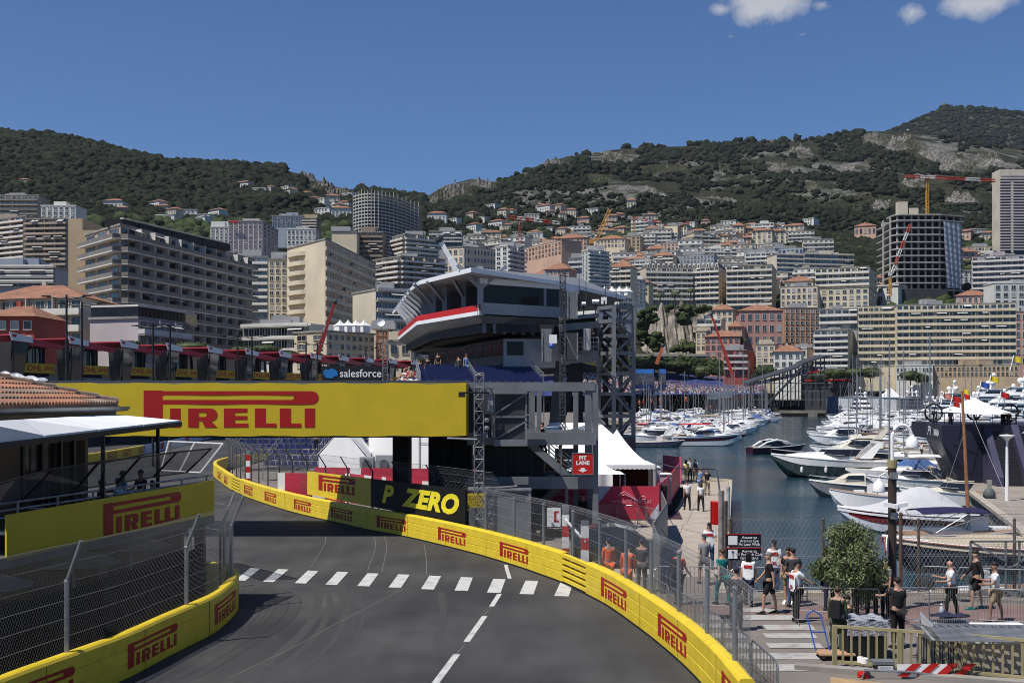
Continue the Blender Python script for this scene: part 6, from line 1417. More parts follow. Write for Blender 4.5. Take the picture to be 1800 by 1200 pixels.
# white side arches of the speedboat (built in its local frame)
def localpart(t,name,mb,m,smooth=False):
    L0=t.location.copy(); r0=t.rotation_euler.copy(); t.location=(0,0,0); o=mb.build(name,m,t,smooth); t.location=L0; return o
mb=MB()
for sg in (-1,1): mb.tube([(-3.6,sg*1.15,1.0),(-2.2,sg*1.2,1.75),(-.6,sg*1.15,2.1),(1.2,sg*.95,1.75),(2.2,sg*.7,1.35)],[.1,.16,.17,.14,.06],6)
localpart(run,'side_arch',mb,GEL); mb=MB(); mb.bx(-4.4,-3.4,-1.2,1.2,.75,.85); localpart(run,'swim_platform',mb,M('cherry_wood',(.28,.07,.03),.3,.3,2))
cbt=boat('cabin_boat','small old cabin boat with cream wheelhouse and grey hull in the near basin',7.2,2.6,1.15,hm=GRH,kind='cabin',cabm=GELC,cat='boat'); putb(cbt,1500,873,172)
ob1=boat('motorboat','white snub-nosed motorboat with dark outboard beside the grey covered boat',6.2,2.3,1.3,kind='open',cabm=GEL,ob=True,rail=False,cat='boat'); putb(ob1,1535,898,165)
cov=boat('covered_boat','motorboat under a light grey cover with a dark red hull near the brown pole',8.6,3.0,1.25,hm=M('white_low_hull',(.62,.65,.7),.4),stripe=None,cover=LGC,rail=False,kind='none',cat='boat'); putb(cov,1598,934,173)
mb=MB(); secs,_=hullsecs(8.6,3.0,1.25); stripe_hull(mb,secs[:-1],.04,.6); localpart(cov,'red_topside',mb,M('dark_red_hull',(.18,.014,.014),.35,.2))
nb=boat('motorboat','white motorboat with navy bimini and large black outboard at the right',8.8,2.8,1.05,hm=GEL,lowstripe=NVH,kind='open',ob=True,bim=M('navy_canvas',(.02,.018,.07),.9),rail=False,bimh=1.0,cat='boat'); putb(nb,1712,965,4)
bl=boat('launch','varnished launch with dark blue hull under a beige cover at the lower right',9.5,2.9,1.35,hm=NVH,kind='none',cover=CANV,pkh=.42,rail=False,cat='boat'); putb(bl,1730,1003,176)
mb=MB(); _,top=hullsecs(9.5,2.9,1.35)
for sg in (-1,1): mb.tube([(x,sg*(b+.02),h-.03) for x,b,h in top],.05,6)
localpart(bl,'varnished_rail',mb,M('cherry_wood',(.28,.07,.03),.3,.3,2))
t=boat('inflatable_boat','pale grey inflatable dinghy tied below the launch at the right',4.2,1.9,.62,hm=GEL,kind='open',ob=True,rail=False,cat='boat'); putb(t,1722,1062,6)
t=boat('motorboat','cream runabout moored against the right quay wall',7.5,2.6,1.1,kind='cruiser',cabm=GELC,rail=True,cat='boat'); putb(t,1672,888,158)
t=boat('motorboat','blue covered motorboat between the cabin boat and the quay',6.5,2.4,1.0,kind='none',cover=M('blue_boat_cover',(.06,.13,.33),.85,.2),rail=False,cat='boat'); putb(t,1602,838,172)
t=boat('motorboat','white boat with flat hard top in front of the quay lamp',7.5,2.6,1.1,kind='cruiser',bim=GEL,cat='boat'); putb(t,1600,862,174)
t=boat('catamaran','yellow ochre hulled catamaran moored at the head of the right quay',10,4.2,1.3,hm=M('ochre_hull',(.45,.27,.03),.4),kind='cruiser',cat='boat'); putb(t,1598,802,176)
t=boat('motorboat','white motorboat with dark bimini left of the near open yacht',6.5,2.4,.95,kind='cruiser',bim=GELC,ob=True,cat='boat'); putb(t,1502,775,178)
mb=MB(); secs,_=hullsecs(12.5,4.0,2.0); stripe_hull(mb,secs,-.02,.4); localpart(big,'white_topside',mb,GEL)
mb=MB(); mb.loft([[(x,-w_,1.9+z0),(x,-w_*.7,1.9+z0+h_),(x,w_*.7,1.9+z0+h_),(x,w_,1.9+z0)] for x,w_,z0,h_ in ((-1.5,1.5,0,.75),(1.0,1.45,.05,.7),(3.2,1.1,.15,.45),(5.0,.5,.3,.1))]); localpart(big,'foredeck_coaming',mb,GEL)
for sx,sy_ in ((1.0,1.5),(3.4,1.25)):
    for sg in (-1,1): mb=MB(); mb.lathe((sx,sg*(sy_+.52),.55),[(0,0),(.13,.08),(.15,.3),(.13,.55),(0,.62)],8); localpart(big,'fender',mb,WHITE)
# proto fleet
rnd=random.Random(5)
pr_=[boat('motorboat','',9.5,3.1,1.3,kind='cruiser',arch=True),boat('motorboat','',8.0,2.8,1.2,kind='fly'),boat('motorboat','',8.5,2.8,1.1,kind='cruiser',bim=M('white_canvas',(.6,.6,.62),.9)),boat('motorboat','',7.0,2.5,1.1,kind='none',cover=WHITEF,rail=False),boat('motorboat','',9.5,3.2,1.35,hm=NVH,kind='cruiser',arch=True,radar=True),
 boat('motorboat','',8,2.8,1.1,kind='none',cover=M('blue_boat_cover',(.05,.12,.35)),rail=False)]
sy=[sail('',10,13.5),sail('',11,15.5,hm=NVH,coverm=CANV),sail('',9,12,coverm=M('blue_sail_cover',(.03,.07,.3),.9)),sail('',10,14,coverm=M('red_sail_cover',(.4,.03,.04),.9))]
for o in pr_+sy: o['label']='x'
usedp=set()
LAB={0:'white motorboat with radar arch in the packed left marina',1:'white flybridge motorboat in the packed left marina',2:'white motorboat with pale bimini in the packed left marina',3:'small motorboat under a white cover in the packed left marina',4:'dark hulled motorboat in the packed left marina',5:'small motorboat under a blue cover in the packed left marina'}
LABR={k:v.replace('packed left marina','crowded right-hand basin') for k,v in LAB.items()}
SLAB={0:'white sailing yacht with furled white sail',1:'dark hulled sailing yacht with beige sail cover',2:'white sailing yacht with blue sail cover',3:'white sailing yacht with red sail cover'}
def fleet(i,isail,loc,rz,side,sc__=None):
    src=sy[i] if isail else pr_[i]; key=(isail,i)
    o=src if key not in usedp else dup(src); usedp.add(key); place(o,loc,rz,sc__)
    w_='on the left marina pontoons' if side=='L' else 'in the right-hand basin'
    o['label']=(SLAB[i]+' '+w_) if isail else (LAB if side=='L' else LABR)[i]
    o['group']=('sailing yachts ' if isail else 'motorboats ')+w_+' kind %d'%(i+1)
D=205; 
while D<520:
    Xe=41+(D-200)*.26; c=0
    while True:
        xc=Xe-6.5-c*11.6+rnd.uniform(-1,1)
        if xc<D*.108+2 or c>6: break
        yw=rnd.uniform(-9,5)+(180 if c%2 else 0)
        s=rnd.random()<(.34 if c==0 else .22)
        fleet(rnd.randrange(4) if s else rnd.choice([0,0,1,2,2,3,3,4,5]),s,(xc,D+rnd.uniform(-.6,.6),WZ),R(yw),'L',rnd.uniform(.92,1.22) if not s else rnd.uniform(.75,1.0)); c+=1
    D+=3.2+D*.0026
# the tall masts that stand out
for x,y,yt,i in ((1262,752,597,1),(1290,735,640,0),(1304,742,616,0),(1315,745,632,0),(1338,742,628,0)):
    p=atw(x,y); h=(y-yt)*p.y/F
    fleet(i,True,(p.x-0.6,p.y,WZ),R(-4),'L',h/ (14.5 if i!=1 else 16.5))
# left pontoon
pt_=MB(); 
for c in range(3): 
    a=Vector((41-15-c*15.5,200,-1.0)); b=Vector((41+320*.26-15-c*15.5,520,-1.0)); pt_.bar(a,b,1.8,.4)
struct(pt_.build('pontoon_walkway',M('pontoon_deck',(.42,.3,.22),.85,.2,1)))
# right basin fleet: bows left
for D,xs in ((160,(1560,)),(168,(1525,)),(186,(1515,1580,1640)),(200,(1478,1530,1590,1650)),(217,(1480,1515,1575,1630,1700)),(237,(1478,1510,1560,1615,1665,1720)),(262,(1478,1505,1550,1600,1655,1710,1760)),(290,(1478,1500,1545,1590,1640,1700,1750)),(325,(1476,1500,1536,1580,1630,1690)),(178,(1512,1590,1650)),(192,(1500,1560,1620,1680)),(208,(1490,1545,1600,1660,1720)),(226,(1488,1535,1590,1645,1700,1750)),(248,(1486,1530,1580,1630,1680,1740)),(275,(1484,1525,1570,1620,1670,1720)),(305,(1480,1520,1560,1605,1650)),(345,(1480,1516,1552,1590,1630,1670)),(375,(1478,1505,1535,1565,1600,1640,1680)),(395,(1478,1510,1542,1580,1620)),(430,(1478,1500,1530,1560))):
    for x in xs:
        s=rnd.random()<.3
        fleet(rnd.randrange(4) if s else rnd.choice([0,1,2,3,3,2,4]),s,(X(x+rnd.uniform(-8,8),D),D,WZ),R(180+rnd.uniform(-8,8)),'R',rnd.uniform(1.1,1.5) if not s else .85)
for x,y,yt,i in ((1574,880,595,0),(1597,800,611,1),(1645,790,587,0),(1504,735,622,1),(1511,735,628,0),(1517,735,636,1),(1553,790,640,0)):
    D=min(150,16400/(y-700)); D={1574:115,1597:150,1645:125,1553:180}.get(x,380); h=(EYE-WZ)+(700-yt)*D/F
    fleet(i,True,(X(x,D),D,WZ),R(172),'R',h/(14.5 if i!=1 else 16.5))
# superyachts
def super_(L=34,m=GEL):
    t=thing('superyacht','x','superyacht',(0,0,0)); B=L*.2; H=L*.1
    secs,top=hullsecs(L,B,H,keel=-.6); mb=MB(); mb.loft(secs,closed=False,caps=False); mb.add(secs[0],[tuple(range(5))]); mb.build('hull',m,t)
    mb=MB(); mb.loft([[(x,-b,h),(x,b,h)] for x,b,h in top],closed=False,caps=False); mb.build('deck',TEAK,t)
    z=H
    for k,(a,b,w_) in enumerate(((-.34,.26,.84),(-.3,.16,.76),(-.24,.07,.62))):
        hh=L*.062; mb=MB(); q=[]
        for x,e,tp in ((a*L,1,1),(b*L-hh*1.4,1,1),(b*L,.7,.0)): q.append([(x,-B*w_/2*e,z),(x-(0 if tp else 0),-B*w_/2*e*.94,z+hh*(1 if tp else .1)),(x,B*w_/2*e*.94,z+hh*(1 if tp else .1)),(x,B*w_/2*e,z)])
        mb.loft(q); mb.build('superstructure',GEL,t)
        mb=MB(); 
        for sg in (-1,1): mb.add([((a+.02)*L,sg*(B*w_/2+.01),z+hh*.4),(b*L-hh*1.6,sg*(B*w_/2*.98+.01),z+hh*.4),(b*L-hh*1.8,sg*(B*w_/2*.965+.01),z+hh*.78),((a+.02)*L,sg*(B*w_/2*.965+.01),z+hh*.78)],[(0,1,2,3)])
        mb.add([(b*L-hh*1.25,-B*w_/2*.85,z+hh*.9),(b*L-hh*1.25,B*w_/2*.85,z+hh*.9),(b*L-hh*.55,B*w_/2*.75,z+hh*.5),(b*L-hh*.55,-B*w_/2*.75,z+hh*.5)],[(0,1,2,3)])
        mb.add([(a*L-.03,-B*w_*.42,z+.3),(a*L-.03,B*w_*.42,z+.3),(a*L-.03,B*w_*.42,z+hh*.85),(a*L-.03,-B*w_*.42,z+hh*.85)],[(0,1,2,3)])
        mb.build('window_band',SMK,t)
        mb=MB(); mb.bx((a-.07)*L,(b-.05)*L,-B*w_*.53,B*w_*.53,z+hh,z+hh+.12*L/30); mb.build('deck_overhang',GEL,t); z+=hh+.12*L/30
    mb=MB(); mb.tube([(-L*.1,0,z),(-L*.12,0,z+L*.12)],.35*L/34,6,r2=.12); mb.bar((-L*.12,-B*.25,z+L*.06),(-L*.12,B*.25,z+L*.06),.25); mb.build('radar_mast',GEL,t)
    for dx,dy,dz,r in ((-.1,.3,.04,.9),(-.1,-.3,.04,.9),(-.13,0,.12,.7),(-.02,.2,.0,.6)): mb=MB(); mb.ball((L*dx,B*dy,z+L*dz+r*.6),r*L/34,10); mb.tube([(L*dx,B*dy,z),(L*dx,B*dy,z+L*dz)],.15,5); mb.build('satellite_dome',WHITE,t,smooth=True)
    return t
su=super_()
for k,(x,D,rz,s,lb) in enumerate([(1517,470,-90,.85,'superyacht seen stern on left of the white pavilion tents'),(1563,480,-90,.8,'superyacht seen stern on beside the tall masts'),(1608,475,-92,.9,'superyacht with three white domes stern on'),(1662,440,-160,1.0,'long superyacht lying sideways behind the white canopy'),(1722,420,176,1.15,'tall multi-deck superyacht with big radar mast'),(1775,395,170,1.2,'largest superyacht cut by the right edge of the picture'),(1700,360,178,.8,'low superyacht with awning right behind the pavilion canopy'),(1790,330,184,.85,'superyacht with grey shade decks at the far right'),(1640,390,182,.7,'smaller superyacht behind the wooden mast'),(1745,300,178,.7,'white superyacht just above the pavilion canopy')]+[(x,505,-90,.72,'distant superyacht seen stern on in the row before the clubhouse') for x in (1588,1638,1668,1698,1728,1758,1790)]):
    o=su if k==0 else dup(su); place(o,(X(x,D),D,WZ),R(rz),s); o['label']=lb; o['group']='superyachts in the far right harbour'
for i,(x,y,D,m,nm) in enumerate([(1675,695,95,REDP,'red ensign hanging'),(1742,660,300,YEL,'yellow and red flag'),(1760,688,210,REDP,'red flag on a slanting staff'),(1659,690,180,M('salmon_flag',(.6,.25,.2)),'salmon coloured flag'),(1782,625,330,YEL,'small yellow flag high up'),(1725,670,300,BLUEP,'blue and white pennant')]):
    t=thing('flag',nm+' over the right-hand basin','flag',P(x,y,D)); p=P(x,y,D); s=D/100*.7; mb=MB(); mb.grid(lambda u,v:p+Vector((s*u,.1*s*math.sin(u*6),-s*.7*v-.3*s*u)),6,3); mb.build('cloth',m,t); mb=MB(); mb.tube([p+Vector((0,0,.1)),p-Vector((s*.5,0,s*2.0))],.04*D/100,4); mb.build('staff',WHITE,t)
# white containers / sheds on far right quay
for i,(x0,x1,y0,y1,D,m,lb) in enumerate([(1479,1545,697,716,515,GEL,'long white site cabin on the far quay'),(1553,1584,698,722,470,WHITEF,'white peaked tent on the far quay'),(1583,1622,700,722,465,GALVD,'ribbed grey shipping shed on the far quay'),(1457,1474,697,715,512,M('blue_grey_container',(.08,.12,.19),.6),'blue grey container beside the scaffold stand')]):
    t=thing('site_cabin',lb,'cabin',(X((x0+x1)/2,D),D,0)); xa,xb=X(x0,D),X(x1,D); zb=Z(y1,D) if D<500 else 0.0; zt_=Z(y0,D)
    mb=MB(); mb.bx(xa,xb,D,D+5,WZ+.3,zt_); mb.build('cabin_body',m,t)
    mb=MB(); mb.loft([[(xa-.3,D-.3,zt_),(xb+.3,D-.3,zt_),(xb+.3,D+5.3,zt_),(xa-.3,D+5.3,zt_)],[((xa+xb)/2-.1,D+2.4,zt_+(4 if 'peaked' in lb else .3)),((xa+xb)/2+.1,D+2.4,zt_+(4 if 'peaked' in lb else .3)),((xa+xb)/2+.1,D+2.6,zt_+(4 if 'peaked' in lb else .3)),((xa+xb)/2-.1,D+2.6,zt_+(4 if 'peaked' in lb else .3))]]); mb.build('roof',WHITEF if 'peaked' in lb else m,t)
    if 'long white' in lb:
        for x in (1502,1509): mb=MB(); mb.bx(X(x-2,D),X(x+3,D),D-.05,D,Z(706,D),Z(702,D)); mb.build('window',DARK,t)
    if 'ribbed' in lb:
        mb=MB(); 
        for k in range(9): z=zt_-.6-k*.55; mb.bx(xa,xb,D-.1,D,z,z+.2)
        mb.build('rib',GREYS,t)
# far quay wall with openings
t=MB(); D=518; t.bx(X(1372,D),X(1480,D),D,D+2,.4,1.2); t.bx(X(1420,D),X(1436,D),D-1,D+1,WZ,1.0)
struct(t.build('far_quay_wall',CONC))
t=MB(); t.bx(X(1374,D),X(1424,D),D-.3,D-.1,WZ,-.2); t.bx(X(1437,D),X(1480,D),D-.3,D-.1,WZ,-.2); struct(t.build('far_quay_arch',DARK))
# scaffold grandstand across the basin
D=500; t=thing('scaffold_grandstand','dark scaffold grandstand sloping up to the right beyond the basin','grandstand',(X(1380,D),D,1)); 
xs=[1325,1345,1361,1376,1390,1404,1419,1434,1449]; base=Z(714,D)
def slope(x): return Z(np.interp(x,[1310,1400,1410,1450],[676,648,640,628]),D)
mb=MB(); 
for y_ in (0,6):
    for x in xs: mb.bar((X(x,D),D+y_,base),(X(x,D),D+y_,slope(x)),.45)
mb.build('standard',DGREY,t); mb=MB()
for z in np.arange(base+3,slope(1450),3.6):
    xl=[x for x in xs if slope(x)>z]
    if len(xl)>1: mb.bar((X(xl[0],D),D,z),(X(xs[-1],D),D,z),.32); mb.bar((X(xl[0],D),D+6,z),(X(xs[-1],D),D+6,z),.32)
mb.build('ledger',GREYS,t); mb=MB()
for i in range(len(xs)-1):
    z=base+(i%2)*3.6
    while z+3.6<slope(xs[i]): mb.bar((X(xs[i],D),D,z),(X(xs[i+1],D),D,z+3.6),.2); z+=7.2
mb.bar((X(1345,D),D-.3,base),(X(1412,D),D-.3,slope(1412)-1),.9); mb.build('brace',DGREY,t)
mb=MB(); mb.loft([[(X(x,D),D-1,slope(x)),(X(x,D),D+8,slope(x)+1),(X(x,D),D+8,slope(x)+1.6),(X(x,D),D-1,slope(x)+.6)] for x in (1310,1345,1400,1412,1450)]); mb.build('seating_deck',DGREY,t)
mb=MB()
for x in (1313,1320,1326,1330): mb.bx(X(x,D),X(x+5,D),D+3,D+4,base,base+4)
mb.build('base_clutter',DARK,t)
# temporary steel wall and stand left of basin
D=430; t=thing('steel_fence_wall','galvanised corrugated fence wall on piles beside the left marina','wall',(X(1265,D),D,0)); mb=MB()
for x in np.arange(1243,1287,1.6): mb.bx(X(x,D),X(x+1.2,D),D,D+.2,Z(703-(x-1243)*.1,D),Z(690-(x-1243)*.12,D))
mb.build('corrugated_sheet',M('blue_grey_sheet',(.22,.26,.31),.5,.2),t); mb=MB()
for x in np.arange(1240,1290,3): mb.bar((X(x,D),D,WZ),(X(x,D),D,Z(702,D)),.5)
mb.build('pile',DGREY,t)
# far quay strip with marshals at left
q=MB(); D=330; q.bx(X(1090,D),X(1235,D),D,D+60,WZ-.5,-.1); struct(q.build('left_mole',CONC))
# crowd stand
t=thing('grandstand','distant blue grandstand packed with spectators beneath the pines','grandstand',(X(1200,560),560,0))
mb=MB(); A=[(X(900,540),540,Z(696,540)),(X(1345,540),540,Z(692,540)),(X(1345,585),585,Z(668,585)),(X(1170,585),585,Z(655,585)),(X(900,585),585,Z(662,585))]; mb.add(A,[(0,1,2,3,4)]); mb.build('seating_slope',M('blue_seating',(.03,.045,.16),.8,.4,.3),t)
def crowd(name,label,fn,n,cols,h=1.6,seed=3):
    rg=random.Random(seed); mats=[cloth(str(i),c) for i,c in enumerate(cols)]; mb=MB()
    for _ in range(n):
        p=fn(rg.random(),rg.random()); m=rg.randrange(len(cols)-1)+1; w_=h*.16
        mb.loft([[p+Vector((-w_,-.1,0)),p+Vector((w_,-.1,0)),p+Vector((w_,.1,0)),p+Vector((-w_,.1,0))],[p+Vector((-w_*1.1,-.1,h*.45)),p+Vector((w_*1.1,-.1,h*.45)),p+Vector((w_*1.1,.1,h*.45)),p+Vector((-w_*1.1,.1,h*.45))],[p+Vector((-w_*.4,-.05,h*.55)),p+Vector((w_*.4,-.05,h*.55)),p+Vector((w_*.4,.05,h*.55)),p+Vector((-w_*.4,.05,h*.55))]],m)
        mb.ball(p+Vector((0,0,h*.66)),h*.09,5,0)
    return tag(mb.build(name,mats,None),label,'crowd',None,'stuff')
def q4(a,b,c,d): 
    a,b,c,d=map(Vector,(a,b,c,d)); return lambda u,v:(a.lerp(b,u)).lerp(d.lerp(c,u),v)
cc_=[(.4,.25,.18),(.7,.7,.7),(.65,.65,.68),(.03,.04,.12),(.5,.03,.03),(.04,.07,.3),(.02,.02,.025),(.6,.6,.55)]
crowd('spectator_crowd','dense far crowd of spectators filling the blue grandstand',q4((X(1000,542),542,Z(695,542)),(X(1345,542),542,Z(691,542)),(X(1345,584),584,Z(668,584)),(X(1000,584),584,Z(657,584))),4300,cc_,1.9)
crowd('spectator_crowd','spectators lining the top of the scaffold grandstand',lambda u,v:Vector((X(1312+u*136,500),500+v*6,slope(1312+u*136)+1.0)),420,cc_,1.9,5)
crowd('spectator_crowd','people packed on the left end of the stand beneath the grey building',lambda u,v:Vector((X(690+u*50,82),82+v*8,7.1+v*.9)),26,cc_[:1]+[(.2,.2,.2),(.3,.3,.32),(.02,.02,.03),(.25,.03,.03),(.5,.5,.5)],1.5,8)
# big screens
for k,(x0,x1) in enumerate([(1117,1150),(1158,1171)]):
    D=520; t=thing('video_screen',['wide outdoor video screen showing rocks under a blue sky','narrow outdoor video screen beside the wide one'][k],'screen',(X(x0,D),D,0))
    mb=MB(); mb.bx(X(x0,D),X(x1,D),D,D+2,Z(683,D),Z(648,D)); mb.build('screen_body',BLK,t)
    mb=MB(); mb.add([(X(x0+.5,D),D-.1,Z(656,D)),(X(x1-.5,D),D-.1,Z(656,D)),(X(x1-.5,D),D-.1,Z(648.6,D)),(X(x0+.5,D),D-.1,Z(648.6,D))],[(0,1,2,3)]); mb.build('sky_picture',M('screen_sky',(.05,.2,.62),.4,.3,.1),t)
    mb=MB(); mb.add([(X(x0+.5,D),D-.1,Z(676,D)),(X(x1-.5,D),D-.1,Z(676,D)),(X(x1-.5,D),D-.1,Z(656,D)),(X(x0+.5,D),D-.1,Z(656,D))],[(0,1,2,3)]); mb.build('rock_picture',M('screen_rock',(.10,.11,.14),.5,.8,.35),t)
    mb=MB(); mb.add([(X(x0+.5,D),D-.1,Z(682.5,D)),(X(x1-.5,D),D-.1,Z(682.5,D)),(X(x1-.5,D),D-.1,Z(676,D)),(X(x0+.5,D),D-.1,Z(676,D))],[(0,1,2,3)]); mb.build('caption_band',M('screen_navy',(.015,.025,.12),.5),t)
# viaduct
t=thing('viaduct','grey concrete road viaduct with shallow arch below the cliff','bridge',(X(1200,600),600,0)); D=600; mb=MB()
n=30; topz=Z(626,D); pts_=[]
for i in range(n+1):
    x=1105+i*(1293-1105)/n; und=Z(634+8*max(0,(x-1225)/68)**2+ (6*((1160-x)/55)**2 if x<1160 else 0),D); pts_.append([(X(x,D),D,topz),(X(x,D),D+9,topz),(X(x,D),D+9,und),(X(x,D),D,und)])
mb.loft(pts_); mb.build('arch_deck',M('viaduct_concrete',(.17,.155,.14),.9,.2,.1),t); mb=MB(); mb.bar((X(1105,D),D-.3,topz+.6),(X(1293,D),D-.3,topz+.6),.4,1.2); mb.build('parapet',M('parapet_stone',(.36,.34,.3),.9),t)
for x in (1112,1288): mb=MB(); mb.bx(X(x-3,D),X(x+3,D),D,D+9,0,topz-1); mb.build('pier',M('viaduct_concrete'),t)
# ---------------- hills: heightfield given by elevation knots along bearing
kx=[-500,0,100,200,300,420,500,600,700,740,780,830,860,900,950,1000,1100,1200,1330,1450,1530,1600,1700,1800,2300]
ridge=[225,236,240,264,291,292,298,330,346,352,326,313,320,312,288,274,260,257,247,242,230,232,246,262,300]
bx_=[-500,0,300,600,740,900,1100,1400,1600,1800,2300]
Dk={ 'D0':[540,540,540,540,540,560,560,560,560,560,560], 'y0':[724,724,724,724,724,723,723,723,723,723,723],
 'D1':[600,600,600,640,660,640,650,650,640,640,640],'y1':[560,560,560,560,560,585,612,622,640,640,640],
 'D2':[700,700,700,800,820,760,740,740,740,740,740],'y2':[440,440,430,440,450,520,540,545,550,540,540],
 'D3':[800,800,850,950,1000,960,900,880,880,900,900],'y3':[385,385,395,400,415,450,470,470,470,450,450],
 'D4':[1000,1000,1050,1200,1250,1250,1150,1080,1080,1100,1100],'y4':[330,330,350,370,385,400,405,415,420,410,410],
 'D5':[1350,1350,1400,1600,1650,1700,2100,2300,2300,2300,2300]}
def prof(px):
    Ds=[np.interp(px,bx_,Dk['D%d'%i]) for i in range(6)]; ys=[np.interp(px,bx_,Dk['y%d'%i]) for i in range(5)]+[np.interp(px,kx,ridge)]
    zs=[EYE-(y-HZ)*D/F for y,D in zip(ys,Ds)]
    return Ds,zs
def noise2(x,y,s,seed=0):
    x=x/s;y=y/s; r=0
    for k,(a,b) in enumerate(((1.0,.37),(-.61,1.13),(.23,-1.7),(1.9,.8))):
        r=r+np.sin(x*a*2.1+y*b*1.7+seed*1.3+k*2.4+1.5*np.sin(y*a*1.3-x*b+k+seed))
    return r/4
def hz(px,D):
    Ds,zs=prof(px); 
    if D>Ds[5]: return zs[5]-(D-Ds[5])*.35
    z=np.interp(D,Ds,zs); X_=(px-900)*D/F; u=max(0,min(1,(D-Ds[3])/(Ds[5]-Ds[3]))) ; am=16*math.sin(math.pi*min(1,u))
    return z+am*noise2(X_,D,140)+am*.5*noise2(X_,D,60,3)
nx,ny=420,150
def hillmesh(name,x0,x1,nx,ny,fz,Dn,mat):
    vs=[];
    for i in range(nx+1):
        px=x0+(x1-x0)*i/nx; Da,Db=Dn(px)
        for j in range(ny+1):
            D=Da+(Db-Da)*j/ny; vs.append(((px-900)*D/F,D,fz(px,D)))
    fs=[(i*(ny+1)+j,(i+1)*(ny+1)+j,(i+1)*(ny+1)+j+1,i*(ny+1)+j+1) for i in range(nx) for j in range(ny)]
    me=bpy.data.meshes.new(name); me.from_pydata(vs,[],fs); me.materials.append(mat); me.polygons.foreach_set('use_smooth',[True]*len(fs)); o=bpy.data.objects.new(name,me); COL.objects.link(o); return struct(o)
def hillmat(name,g1,g2,rock,rthr,bump=1.0):
    m=bpy.data.materials.new(name); m.use_nodes=True; t=m.node_tree; b=t.nodes['Principled BSDF']; b.inputs['Roughness'].default_value=.95; b.inputs['Specular IOR Level'].default_value=.1
    tc=t.nodes.new('ShaderNodeTexCoord')
    def nz(s,d,r=.6):
        n=t.nodes.new('ShaderNodeTexNoise'); n.inputs['Scale'].default_value=s; n.inputs['Detail'].default_value=d; n.inputs['Roughness'].default_value=r; t.links.new(tc.outputs['Object'],n.inputs['Vector']); return n
    a=nz(.02,8,.7); g=nz(.0065,9,.62); c=nz(.12,5,.7)
    r=t.nodes.new('ShaderNodeValToRGB'); r.color_ramp.elements[0].position=.35; r.color_ramp.elements[0].color=(*g1,1); r.color_ramp.elements[1].position=.62; r.color_ramp.elements[1].color=(*g2,1); t.links.new(a.outputs[0],r.inputs[0])
    rr=t.nodes.new('ShaderNodeValToRGB'); rr.color_ramp.elements[0].position=.3; rr.color_ramp.elements[0].color=(rock[0]*.45,rock[1]*.45,rock[2]*.43,1); rr.color_ramp.elements[1].position=.6; rr.color_ramp.elements[1].color=(*rock,1); t.links.new(c.outputs[0],rr.inputs[0])
    mk_=t.nodes.new('ShaderNodeMapRange'); mk_.inputs[1].default_value=rthr; mk_.inputs[2].default_value=rthr+.05; t.links.new(g.outputs[0],mk_.inputs[0])
    sp_=nz(.33,4,.75); s2=t.nodes.new('ShaderNodeMapRange'); s2.inputs[1].default_value=.43; s2.inputs[2].default_value=.56; s2.inputs[3].default_value=.35; s2.inputs[4].default_value=1.1; t.links.new(sp_.outputs[0],s2.inputs[0])
    c2=t.nodes.new('ShaderNodeMapRange'); c2.inputs[1].default_value=.42; c2.inputs[2].default_value=.55; t.links.new(a.outputs[0],c2.inputs[0])
    mu=t.nodes.new('ShaderNodeMath'); mu.operation='MULTIPLY'; t.links.new(mk_.outputs[0],mu.inputs[0]); t.links.new(c2.outputs[0],mu.inputs[1])
    mx=t.nodes.new('ShaderNodeMix'); mx.data_type='RGBA'; t.links.new(mu.outputs[0],mx.inputs[0]); t.links.new(r.outputs[0],mx.inputs[6]); t.links.new(rr.outputs[0],mx.inputs[7]); vm=t.nodes.new('ShaderNodeVectorMath'); vm.operation='SCALE'; t.links.new(mx.outputs[2],vm.inputs[0]); t.links.new(s2.outputs[0],vm.inputs['Scale']); t.links.new(vm.outputs[0],b.inputs['Base Color'])
    bp=t.nodes.new('ShaderNodeBump'); bp.inputs['Strength'].default_value=bump; bp.inputs['Distance'].default_value=6; t.links.new(c.outputs[0],bp.inputs['Height']); t.links.new(bp.outputs[0],b.inputs['Normal']); return m
HM=hillmat('hillside_scrub',(.022,.027,.014),(.062,.06,.036),(.22,.215,.20),.505)
hillmesh('hillside',-420,2250,460,150,hz,lambda px:(prof(px)[0][0],prof(px)[0][5]+500),HM)
m2x=[-500,1000,1200,1450,1560,1610,1660,1720,1800,2000,2400]; m2y=[420,420,330,262,232,212,188,190,198,225,300]
hillmesh('mountain',900,2350,160,30,lambda px,D:(lambda z:z+18*noise2((px-900)*D/F,D,300,5)*min(1,abs(3900-D)/600))(np.interp(D,[2500,3900,4800],[150,EYE+(HZ-np.interp(px,m2x,m2y))*3900/F,300])),lambda px:(2500,4700),hillmat('mountain_scrub',(.035,.042,.025),(.07,.07,.045),(.28,.27,.25),.58,.6))
